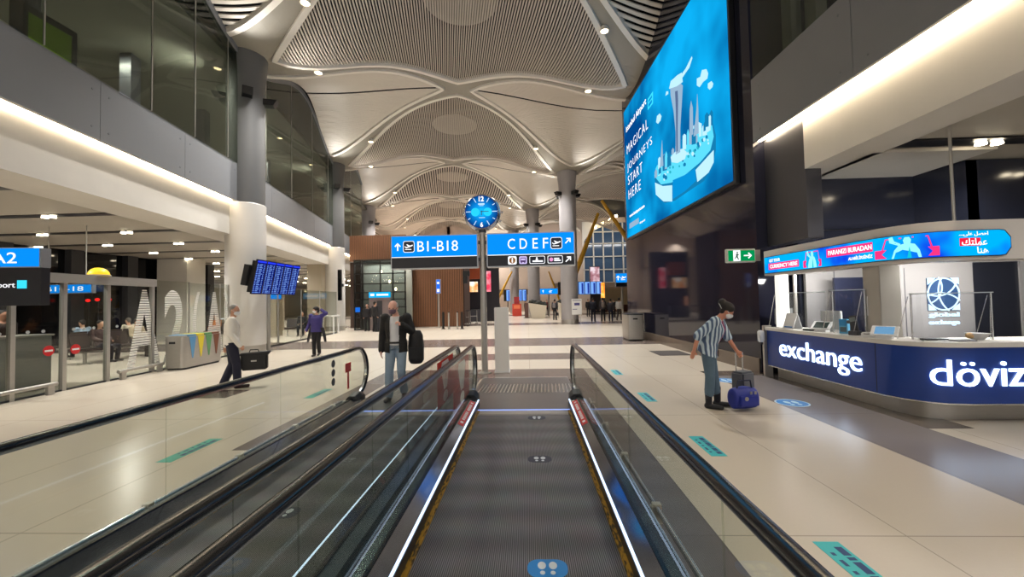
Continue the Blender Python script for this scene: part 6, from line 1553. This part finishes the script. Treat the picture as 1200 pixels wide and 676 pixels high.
def person(name, label, loc, rot, height=1.75, pose=None, skin=(206, 160, 134), top=((240, 240, 236), 1.0, 0.012, 1.0), trousers=((30, 34, 60), 1.0), shoes=(28, 26, 28), hair=('short', (40, 30, 26)), head=(0, 0, 0), mask=None, jacket=None, voxel=0.011, detail=True, group=None, bulk=1.0, curl=(0.6, 0.6), tee=None, loose=0.0, sides=(None, None)):
    J = dict(BASE); J.update(pose or {})
    t = thing(name, label, 'person', loc, rot, group)
    t.scale = (height / 1.75,) * 3
    R = (Matrix.Rotation(head[0], 3, 'Z') @ Matrix.Rotation(head[1], 3, 'X') @ Matrix.Rotation(head[2], 3, 'Y'))
    hc = V(J['head'])
    mb = MB(); ell_loft(mb, torso_rows(J, 0, bulk)); capsule(mb, J['neck'], hc + R @ V((0, 0.015, -0.05)), 0.056, 0.052)
    mb.ball((V(J['shR'])), 0.055); mb.ball((V(J['shL'])), 0.055)
    head_geo(mb, hc, R)
    for k, s in enumerate('RL'):
        arm(mb, J, s, 0); leg(mb, J, s, 0)
        if detail: hand(mb, J, s, curl[k], sides[k])
        else:
            d = (V(J['wr' + s]) - V(J['el' + s])).normalized(); capsule(mb, J['wr' + s], V(J['wr' + s]) + d * 0.09, 0.034, 0.026)
        capsule(mb, V(J['an' + s]) + V((0, 0.015, -0.03)), V(J['to' + s]) + V((0, 0.02, 0.0)), 0.028, 0.02)
    sk = mat('skin_%d_%d' % (skin[0], skin[1]), skin, 0.5)
    remeshed(mb, 'body', sk, t, voxel)
    nm = lambda c: 'cloth_%d_%d_%d' % c
    # trousers
    tc, tl = trousers
    mb = MB(); ell_loft(mb, torso_rows(J, 0.012, bulk, False)[:2] + [(V(J['pelvis']) + (V(J['neck']) - V(J['pelvis'])).normalized() * 0.09, (V(J['hipL']) - V(J['hipR'])).normalized(), (V(J['hipL']) - V(J['hipR'])).normalized().cross(V((0, 0, 1))).normalized(), 0.155 * bulk + 0.01, 0.11 * bulk + 0.01)])
    for s in 'RL': leg(mb, J, s, 0.013 + loose, tl, 0.012)
    tm = tc if not isinstance(tc, tuple) else noisy(nm(tc), tc, tuple(int(c * 0.86) for c in tc), 9, 0.8, bump=0.15)
    remeshed(mb, 'trousers', tm, t, voxel, 3)
    # shirt
    c, sl, d, hem = top
    mb = MB(); ell_loft(mb, torso_rows(J, d, bulk, True, hem))
    for s in 'RL': arm(mb, J, s, d, sl); mb.ball(V(J['sh' + s]), 0.058 + d)
    tm = c if not isinstance(c, tuple) else noisy(nm(c), c, tuple(int(q * 0.93) for q in c), 7, 0.8, bump=0.15)
    remeshed(mb, 'shirt', tm, t, voxel, 3)
    if jacket:
        c, sl, d, hem, gap = jacket
        mb = MB(); ell_loft(mb, torso_rows(J, d, bulk, True, hem))
        for s in 'RL': arm(mb, J, s, d, sl); mb.ball(V(J['sh' + s]), 0.058 + d)
        jm = c if not isinstance(c, tuple) else noisy(nm(c), c, tuple(int(q * 0.85) for q in c), 7, 0.75, bump=0.15)
        cx0 = V(J['chest'])
        def cut(p):
            k = (1.45 - p.z) / 0.6
            a, b = gap
            return p.y < cx0.y - 0.03 - 0.0 * k and a < p.x - (cx0.x * min(1, max(0, (p.z - 0.95) / 0.3))) < b and p.z < V(J['neck']).z + 0.06
        remeshed(mb, 'jacket', jm, t, voxel, 3, cut)
    for s in 'RL':
        an, to = V(J['an' + s]), V(J['to' + s]); mb = MB(); capsule(mb, an + V((0, 0.015, -0.02)), an + V((0, 0.03, -0.045)), 0.046, 0.042); capsule(mb, an + V((0, 0.02, -0.045)), to + V((0, 0, 0.008)), 0.043, 0.038)
        o = remeshed(mb, 'shoe', mat('shoe_%d' % shoes[0], shoes, 0.5), t, min(voxel, 0.012), 2)
    def P(x, y, z): return hc + R @ V((x, y, z))
    kind, hcl = hair
    hm = noisy('hair_%d_%d' % (hcl[0], hcl[1]), hcl, tuple(int(q * 0.7) for q in hcl), 30, 0.7, bump=0.3)
    mb = MB()
    if kind == 'short':
        mb.ball(P(0, 0.030, 0.040), (0.083, 0.092, 0.090), 18, 12, R); mb.ball(P(0, 0.055, -0.01), (0.072, 0.055, 0.07), 14, 10, R)
    elif kind == 'balding':
        mb.ball(P(0, 0.040, 0.022), (0.083, 0.082, 0.072), 18, 12, R)
        for s in (-1, 1): mb.ball(P(s * 0.068, 0.015, 0.02), (0.018, 0.045, 0.04), 10, 8, R)
    elif kind == 'bun':
        mb.ball(P(0, 0.030, 0.045), (0.096, 0.108, 0.096), 18, 12, R); mb.ball(P(0, 0.135, 0.075), (0.065, 0.06, 0.065), 14, 10, R); [mb.ball(P(q * 0.07, -0.02, 0.06), (0.03, 0.06, 0.05), 10, 8, R) for q in (-1, 1)]; mb.ball(P(0, 0.055, -0.02), (0.078, 0.05, 0.07), 14, 10, R)
    elif kind == 'bob':
        mb.ball(P(0, 0.025, 0.035), (0.098, 0.105, 0.10), 18, 12, R); mb.ball(P(0, 0.05, -0.03), (0.100, 0.075, 0.09), 16, 12, R)
    remeshed(mb, 'hair', hm, t, max(0.012, voxel * 0.9), 2)
    if mask:
        mb = MB(); mb.ball(P(0, -0.040, -0.052), (0.064, 0.066, 0.056), 16, 12, R); mb.ball(P(0, -0.095, -0.035), (0.026, 0.02, 0.03), 10, 8, R)
        remeshed(mb, 'face_mask', mat('mask_%d' % mask[0], mask, 0.8), t, 0.012, 1)
        mb = MB(); [mb.tube([P(s * 0.058, -0.05, -0.03), P(s * 0.077, -0.01, -0.002), P(s * 0.080, 0.02, 0.012)], 0.004, 6) for s in (-1, 1)]; mb.build('mask_loop', mat('mask_%d' % mask[0], mask, 0.8), t)
    if detail:
        for s in (-1, 1):
            MB().ball(P(s * 0.030, -0.082, 0.004), (0.012, 0.008, 0.007), 10, 8, R).build('eye', mat('eye_dark', (46, 36, 32), 0.3), t, smooth=2)
    return t

# 1 man walking towards the viewer on the left lane
man = person('person', 'man in black open jacket, white shirt and pale jeans walking towards the viewer', (-2.29, 6.86, 0.014), 0.10, 1.74,
    dict(head=(-0.03, -0.09, 1.60), neck=(0, -0.005, 1.47), elR=(-0.245, 0.06, 1.13), wrR=(-0.255, 0.0, 0.87), elL=(0.27, 0.05, 1.16), wrL=(0.14, -0.16, 1.30), hdL=(-0.75, -0.3, 0.55),
         knR=(-0.11, -0.06, 0.50), anR=(-0.12, -0.04, 0.085), toR=(-0.14, -0.21, 0.03), knL=(0.10, -0.09, 0.51), anL=(0.10, 0.12, 0.13), toL=(0.12, -0.03, 0.035)),
    top=((236, 236, 236), 1.0, 0.012, 0.0), trousers=((156, 178, 198), 0.96), shoes=(70, 66, 64), hair=('balding', (214, 208, 200)), head=(-0.12, 0.22, 0), mask=(120, 96, 110), jacket=((34, 32, 31), 1.0, 0.027, 0.12, (-0.085, 0.075)), skin=(230, 176, 154), loose=0.006, curl=(0.6, 1.3), sides=(None, (0, 0.4, -1)))
MB(Matrix.Scale(1, 4)).tube([(-0.17 * math.cos(q), -0.125 * math.sin(q) , 1.0) for q in [2 * PI * k / 24 for k in range(25)]], 0.018, 8).build('belt', M_BLACK, man)
# his bag, hung from the shoulder
t = thing('shoulder_bag', 'soft black bag hanging at the side of the man in black jacket', 'bag', (-1.98, 6.98, 0.62), 0.1)
mb = MB(); ell_loft(mb, [(V((0, 0, z)), V((1, 0, 0)), V((0, 1, 0)), rx, ry) for z, rx, ry in ((0.0, 0.10, 0.10), (0.06, 0.135, 0.13), (0.3, 0.14, 0.13), (0.5, 0.12, 0.11), (0.58, 0.08, 0.07))]); remeshed(mb, 'pouch', noisy('bag_black', (26, 26, 28), (18, 18, 20), 6, 0.6), t, 0.015, 3)
MB().tube([(-0.06, 0.0, 0.55), (-0.10, -0.06, 0.75), (-0.12, -0.1, 0.84)], 0.015, 8).build('strap', M_BLACK, t)
MB().box((-0.10, -0.15, 0.08), (0.10, -0.12, 0.30)).build('pocket', noisy('bag_black', (26, 26, 28), (18, 18, 20), 6, 0.6), t, bevel=0.012)

# 2 man in white shirt walking away with a briefcase
man2 = person('person', 'grey-haired man in white shirt and navy trousers walking with a black briefcase', (-6.12, 8.05, 0), 2.25, 1.72,
    dict(head=(0, -0.05, 1.62), neck=(0, -0.02, 1.47), elR=(-0.25, 0.02, 1.13), wrR=(-0.27, -0.13, 0.90), elL=(0.25, 0.08, 1.13), wrL=(0.27, 0.10, 0.87),
         knR=(-0.10, -0.08, 0.51), anR=(-0.10, -0.10, 0.085), toR=(-0.11, -0.28, 0.03), knL=(0.10, -0.02, 0.50), anL=(0.10, 0.14, 0.10), toL=(0.10, -0.02, 0.03)),
    top=((238, 234, 224), 1.0, 0.022, 0.02), trousers=((28, 30, 52), 1.0), shoes=(34, 30, 30), hair=('short', (158, 154, 146)), head=(-0.5, 0.1, 0), mask=(222, 224, 226), skin=(196, 146, 118), loose=0.012, curl=(1.5, 0.6))
t = thing('briefcase', 'black soft briefcase carried by the man in white shirt', 'bag', (-5.78, 8.26, 0.34), 0.42)
MB().box((-0.24, -0.09, 0), (0.24, 0.09, 0.33)).build('body', noisy('case_black', (22, 21, 22), (15, 15, 16), 6, 0.6), t, bevel=0.03)
MB().loft([[(-0.25, -0.10, 0.30), (0.25, -0.10, 0.30), (0.25, 0.10, 0.30), (-0.25, 0.10, 0.30)], [(-0.26, -0.10, 0.36), (0.30, -0.10, 0.38), (0.30, 0.10, 0.38), (-0.26, 0.10, 0.36)]]).build('flap', noisy('case_black', (22, 21, 22), (15, 15, 16), 6, 0.6), t, bevel=0.015)
MB().tube([(-0.10, 0, 0.35), (-0.08, 0, 0.42), (0.06, 0, 0.42), (0.08, 0, 0.36)], 0.012, 8).build('handle', M_BLACK, t); MB().box((-0.05, -0.094, 0.18), (0.05, -0.088, 0.21)).build('badge', M_STEEL, t)

# 3 woman in purple, one arm raised to her head
wo = person('person', 'dark-haired woman in purple top and black trousers with one arm raised', (-6.97, 12.95, 0), 0.15, 1.62,
    dict(head=(-0.02, -0.03, 1.62), elL=(0.34, -0.03, 1.50), wrL=(0.14, 0.06, 1.63), hdL=(-0.8, 0.1, 0.35), elR=(-0.26, 0.05, 1.14), wrR=(-0.33, -0.04, 0.91),
         knR=(-0.08, -0.05, 0.50), anR=(-0.06, -0.06, 0.085), toR=(-0.07, -0.22, 0.03), knL=(0.07, -0.02, 0.50), anL=(0.05, 0.10, 0.12), toL=(0.06, -0.05, 0.035)),
    top=((52, 44, 110), 1.0, 0.024, 0.10), trousers=((22, 20, 26), 1.0), shoes=(60, 54, 52), hair=('bob', (30, 24, 24)), head=(-0.7, 0.1, 0), mask=(226, 226, 228), bulk=1.1, skin=(210, 164, 140))
for s in (-1, 1):
    mb = MB(); mb.loft([[(s * 0.16, -0.10, 1.0), (s * 0.21, -0.08, 1.0), (s * 0.21, 0.10, 1.0), (s * 0.16, 0.12, 1.0)], [(s * 0.23, -0.08, 0.72), (s * 0.28, -0.06, 0.72), (s * 0.29, 0.08, 0.72), (s * 0.23, 0.10, 0.72)], [(s * 0.27, -0.04, 0.50), (s * 0.33, -0.03, 0.48), (s * 0.33, 0.03, 0.48), (s * 0.27, 0.04, 0.50)]])
    mb.build('tied_jacket_tail', mat('tail_black', (26, 24, 30), 0.7), wo, smooth=1.2)

# 4 woman bending over her case
def stripes():
    m = mat('striped_blouse', (120, 150, 180), 0.8); nt = m.node_tree; b = nt.nodes['Principled BSDF']; L = nt.links.new
    tc = nt.nodes.new('ShaderNodeTexCoord'); w = nt.nodes.new('ShaderNodeTexWave'); w.bands_direction = 'X'; w.inputs['Scale'].default_value = 5.5; w.inputs['Distortion'].default_value = 2.2; w.inputs['Detail'].default_value = 2
    mp = nt.nodes.new('ShaderNodeMapping'); mp.inputs['Rotation'].default_value = (0, 0, 1.0)
    r = nt.nodes.new('ShaderNodeValToRGB'); r.color_ramp.elements[0].color = rgb(70, 92, 126); r.color_ramp.elements[1].color = rgb(196, 214, 226); r.color_ramp.elements[0].position = 0.3; r.color_ramp.elements[1].position = 0.7
    L(tc.outputs['Object'], mp.inputs[0]); L(mp.outputs[0], w.inputs['Vector']); L(w.outputs['Fac'], r.inputs[0]); L(r.outputs[0], b.inputs['Base Color']); return m
wb = person('person', 'woman in striped blue blouse and cropped jeans bending towards her wheeled case', (2.74, 6.30, 0), 1.05, 1.66,
    dict(head=(0, -0.30, 1.54), neck=(0, -0.19, 1.43), chest=(0, -0.11, 1.24), waist=(0, -0.03, 1.06), pelvis=(0, 0.0, 0.95), shR=(-0.185, -0.14, 1.38), shL=(0.185, -0.16, 1.38),
         elR=(-0.24, 0.10, 1.17), wrR=(-0.25, 0.17, 0.93), elL=(0.22, -0.26, 1.13), wrL=(0.16, -0.40, 0.90), hdL=(0, -0.5, -0.8),
         knR=(-0.10, -0.03, 0.50), anR=(-0.11, 0.0, 0.085), toR=(-0.13, -0.18, 0.03), knL=(0.10, -0.06, 0.50), anL=(0.11, -0.10, 0.085), toL=(0.13, -0.28, 0.03)),
    top=((150, 44, 104), 0.2, 0.012, 0.06), trousers=((86, 110, 130), 0.62), shoes=(26, 26, 32), hair=('bun', (34, 28, 28)), head=(0.1, 0.6, 0), mask=(224, 226, 228), jacket=(stripes(), 0.12, 0.030, 0.10, (-0.10, 0.13)), bulk=1.12, loose=0.008, skin=(200, 138, 112), curl=(0.5, 1.5))
for s, y in (('R', 0.0), ('L', -0.10)):
    mb = MB(); capsule(mb, (-0.11 if s == 'R' else 0.11, y, 0.30), (-0.11 if s == 'R' else 0.11, y, 0.09), 0.058, 0.050); mb.build('sock', mat('sock_dark', (30, 32, 42), 0.8), wb, smooth=2)
MB().loft([[(-0.10, -0.20, 1.655), (-0.085, -0.20, 1.655), (-0.085, -0.19, 1.665), (-0.10, -0.19, 1.665)], [(-0.10, -0.23, 1.58), (-0.085, -0.23, 1.58), (-0.085, -0.22, 1.59), (-0.10, -0.22, 1.59)]]).build('hair_clip', M_SIGNWHITE, wb)
# wheeled case and the blue bag resting on it
t = thing('wheeled_case', 'small grey wheeled case with raised handle beside the bending woman', 'suitcase', (3.30, 6.40, 0), 0.5)
MB().box((-0.15, -0.10, 0.05), (0.15, 0.10, 0.52)).build('shell', noisy('case_grey', (96, 98, 104), (80, 82, 88), 4, 0.5), t, bevel=0.03)
for s in (-1, 1):
    MB(Matrix.Translation((s * 0.12, 0, 0.035)) @ Matrix.Rotation(PI / 2, 4, 'Y')).cyl((0, 0), 0.035, -0.015, 0.015, 14).build('wheel', M_BLACK, t)
m = MB(); m.tube([(-0.08, 0.05, 0.5), (-0.08, 0.05, 0.80), (0.08, 0.05, 0.80), (0.08, 0.05, 0.5)], 0.010, 8); m.build('handle', M_CHROME, t, smooth=0.7)
t = thing('travel_bag', 'bright blue soft travel bag set against the grey wheeled case', 'bag', (3.14, 6.10, 0.02), 0.2)
mb = MB(); ell_loft(mb, [(V((x, 0, 0.16 + dz)), V((0, 1, 0)), V((0, 0, 1)), ry, rz) for x, ry, rz, dz in ((-0.20, 0.07, 0.10, 0), (-0.18, 0.11, 0.15, 0), (0.0, 0.125, 0.17, 0.01), (0.18, 0.11, 0.15, 0), (0.20, 0.07, 0.10, 0))])
remeshed(mb, 'body', noisy('bag_blue', (22, 44, 150), (16, 34, 124), 6, 0.5, bump=0.2), t, 0.014, 3)
m = MB(); m.tube([(-0.12, -0.03, 0.31), (-0.10, -0.03, 0.42), (0.10, -0.03, 0.42), (0.12, -0.03, 0.31)], 0.012, 8); m.build('handle', mat('bag_handle_navy', (18, 24, 56), 0.6), t, smooth=0.7)
MB().box((-0.15, -0.145, 0.07), (0.15, -0.112, 0.22)).build('front_pocket', noisy('bag_blue', (22, 44, 150), (16, 34, 124), 6, 0.5, bump=0.2), t, bevel=0.01)
MB(Matrix.Translation((-0.06, -0.147, 0.18)) @ Matrix.Rotation(PI / 2, 4, 'X')).prism(disc(0, 0, 0.03, 16), 0, 0.006).build('badge', M_STEEL, t)
MB().box((0.0, -0.152, 0.24), (0.03, -0.14, 0.28)).box((0.07, -0.152, 0.24), (0.10, -0.14, 0.28)).build('buckle', M_STEEL, t)

# people far down the hall
def far(px, py, y_, rot, h, label, top, tr, hair=(34, 28, 26), skin=(196, 150, 126), pose=None, jacket=None, pack=None, z0=0.0):
    c = atz(px, py, 0) if y_ is None else V((aty(px, py, y_).x, y_, 0))
    t = person('person', label, (c.x, c.y, 0), rot, h, pose, skin, (top, 1.0, 0.02, 0.05), (tr, 1.0), (28, 26, 28), ('short', hair), (0, 0.1, 0), None, None, 0.02, False, 'travellers far down the hall')
    if pack:
        s = h / 1.75; O = V((c.x, c.y, 0)) + Matrix.Rotation(rot, 3, 'Z') @ V((0, 0.21 * s, 1.02 * s))
        k = thing('backpack', pack[1], 'bag', O, rot)
        mb = MB(); ell_loft(mb, [(V((0, 0, z)), V((1, 0, 0)), V((0, 1, 0)), rx, ry) for z, rx, ry in ((0, 0.12, 0.06), (0.05, 0.15, 0.09), (0.3, 0.15, 0.09), (0.4, 0.10, 0.06))]); remeshed(mb, 'pouch', noisy('pack_%d' % pack[0][0], pack[0], tuple(int(q * 0.8) for q in pack[0]), 6, 0.7), k, 0.02, 2)
        m = MB(); [m.tube([(sx * 0.09, -0.05, 0.38), (sx * 0.10, -0.16, 0.40), (sx * 0.10, -0.17, 0.36)], 0.018, 6) for sx in (-1, 1)]; m.build('strap', M_BLACK, k)
    return t
walk = dict(knR=(-0.10, -0.12, 0.51), anR=(-0.10, -0.16, 0.09), toR=(-0.11, -0.33, 0.04), knL=(0.10, 0.02, 0.5), anL=(0.10, 0.22, 0.13), toL=(0.10, 0.10, 0.035))
far(650.5, 375, None, 2.8, 1.74, 'dark-clad traveller standing alone between the two white planters', (44, 42, 48), (30, 30, 38), pack=((120, 116, 118), 'grey backpack on the lone traveller between the planters'))
far(641, 369.5, None, 0.2, 1.72, 'traveller in dark red standing right behind the slanted planter', (96, 34, 38), (26, 26, 32))
far(695.5, 377, None, 2.9, 1.80, 'tall traveller in navy standing leftmost of the far queue', (34, 36, 52), (26, 30, 50))
far(707, 376.5, None, PI, 1.78, 'traveller with grey-brown backpack, second in the far queue', (70, 66, 70), (28, 28, 34), pack=((132, 122, 116), 'grey-brown backpack worn in the middle of the far queue'))
far(716, 376.5, None, 2.9, 1.68, 'traveller in dark clothes with light waist band, middle of the far queue', (48, 46, 54), (40, 46, 70))
far(719.5, 372, None, 0.4, 1.66, 'traveller seen behind the queue, partly hidden in dark coat', (40, 38, 44), (30, 30, 36))
far(726, 375.5, None, 2.5, 1.74, 'traveller in pale shirt at the right end of the far queue', (176, 170, 166), (72, 62, 60), pose=walk)
far(689.5, 371, None, 0.3, 1.7, 'small figure in dark coat just right of the notice board', (36, 34, 38), (36, 34, 38))
far(583.5, 371.5, None, 0.1, 1.7, 'small dark traveller with bag beside the white totem top', (40, 38, 42), (34, 34, 40))
far(572, 371, None, 0.5, 1.68, 'traveller in grey top just right of the signpost pole', (130, 120, 124), (30, 32, 50))
far(616, 370.5, None, 1.2, 1.66, 'dark traveller leaning beside the slim brown totem', (34, 30, 32), (40, 36, 38))
far(430.5, 388, None, 0.2, 1.68, 'dark-coated traveller standing left at the lift lobby', (30, 28, 34), (26, 26, 30))
far(439.5, 388.5, None, 2.6, 1.8, 'tall dark-coated traveller standing at the lift door', (26, 25, 30), (24, 24, 28))
t = thing('suitcase', 'dark upright suitcase standing by the lift door', 'suitcase', atz(448, 388, 0)); MB().box((-0.22, -0.15, 0.05), (0.22, 0.15, 0.72)).build('shell', M_DGREY, t, bevel=0.04); MB().tube([(-0.1, 0, 0.7), (-0.1, 0, 0.98), (0.1, 0, 0.98), (0.1, 0, 0.7)], 0.012, 8).build('handle', M_STEEL, t)
for s in (-1, 1): MB(Matrix.Translation((s * 0.17, 0, 0.04)) @ Matrix.Rotation(PI / 2, 4, 'Y')).cyl((0, 0), 0.04, -0.02, 0.02, 12).build('wheel', M_BLACK, t)
# seated people in the left hall
sit = dict(hipR=(-0.09, 0, 0.50), hipL=(0.09, 0, 0.50), pelvis=(0, 0.0, 0.53), waist=(0, 0.06, 0.66), chest=(0, 0.09, 0.85), neck=(0, 0.09, 1.05), head=(0, 0.05, 1.20), shR=(-0.185, 0.09, 1.0), shL=(0.185, 0.09, 1.0),
           elR=(-0.24, 0.02, 0.74), wrR=(-0.12, -0.22, 0.66), elL=(0.24, 0.02, 0.74), wrL=(0.12, -0.22, 0.66),
           knR=(-0.12, -0.45, 0.50), anR=(-0.12, -0.42, 0.085), toR=(-0.13, -0.60, 0.03), knL=(0.12, -0.45, 0.50), anL=(0.12, -0.38, 0.085), toL=(0.13, -0.56, 0.03))
def seated(x, y, rot, label, top, tr, hair):
    person('person', label, (x, y, 0.02), rot, 1.72, sit, (200, 156, 130), (top, 1.0, 0.02, 0.02), (tr, 1.0), (40, 36, 36), ('short', hair), (0, 0.2, 0), None, None, 0.02, False, 'people seated behind the left glass')
seated(-13.5, 12.2, PI / 2, 'seated person in dark brown behind the glass doors', (70, 50, 48), (40, 36, 44), (40, 30, 26))
seated(-13.5, 13.4, PI / 2, 'seated person in cream top right of the dark brown figure behind the glass', (196, 178, 150), (60, 52, 48), (60, 50, 40))
seated(-15.5, 13.3, -PI / 2, 'seated person in light blue deeper in the left hall', (140, 160, 180), (50, 50, 60), (40, 34, 30))
seated(-15.5, 14.9, -PI / 2, 'seated person in pale beige deeper in the left hall', (206, 196, 176), (90, 80, 70), (120, 110, 100))
seated(-14.9, 18.5, 0.0, 'seated person in orange top behind the striped letters', (196, 120, 60), (48, 44, 50), (36, 30, 28))
person('person', 'person in dark coat standing behind the steel desk', (-11.45, 8.3, 0), PI / 2, 1.7, None, (190, 140, 116), ((60, 46, 44), 1.0, 0.02, 0.05), ((40, 38, 44), 1.0), (30, 28, 28), ('short', (30, 26, 26)), (0, 0.2, 0), None, None, 0.02, False)
c = atz(362, 396, 0); person('person', 'person in black seated beyond the woman in purple', (c.x - 1.2, c.y + 1.5, 0.02), 0.3, 1.72, sit, (190, 140, 116), ((28, 28, 32), 1.0, 0.02, 0.02), ((28, 28, 34), 1.0), (30, 28, 28), ('short', (26, 22, 22)), (0, 0.2, 0), None, None, 0.02, False)
seat_row(c.x - 1.2, c.y + 1.55, 3, 'row of dark seats behind the woman in purple', 0.3)
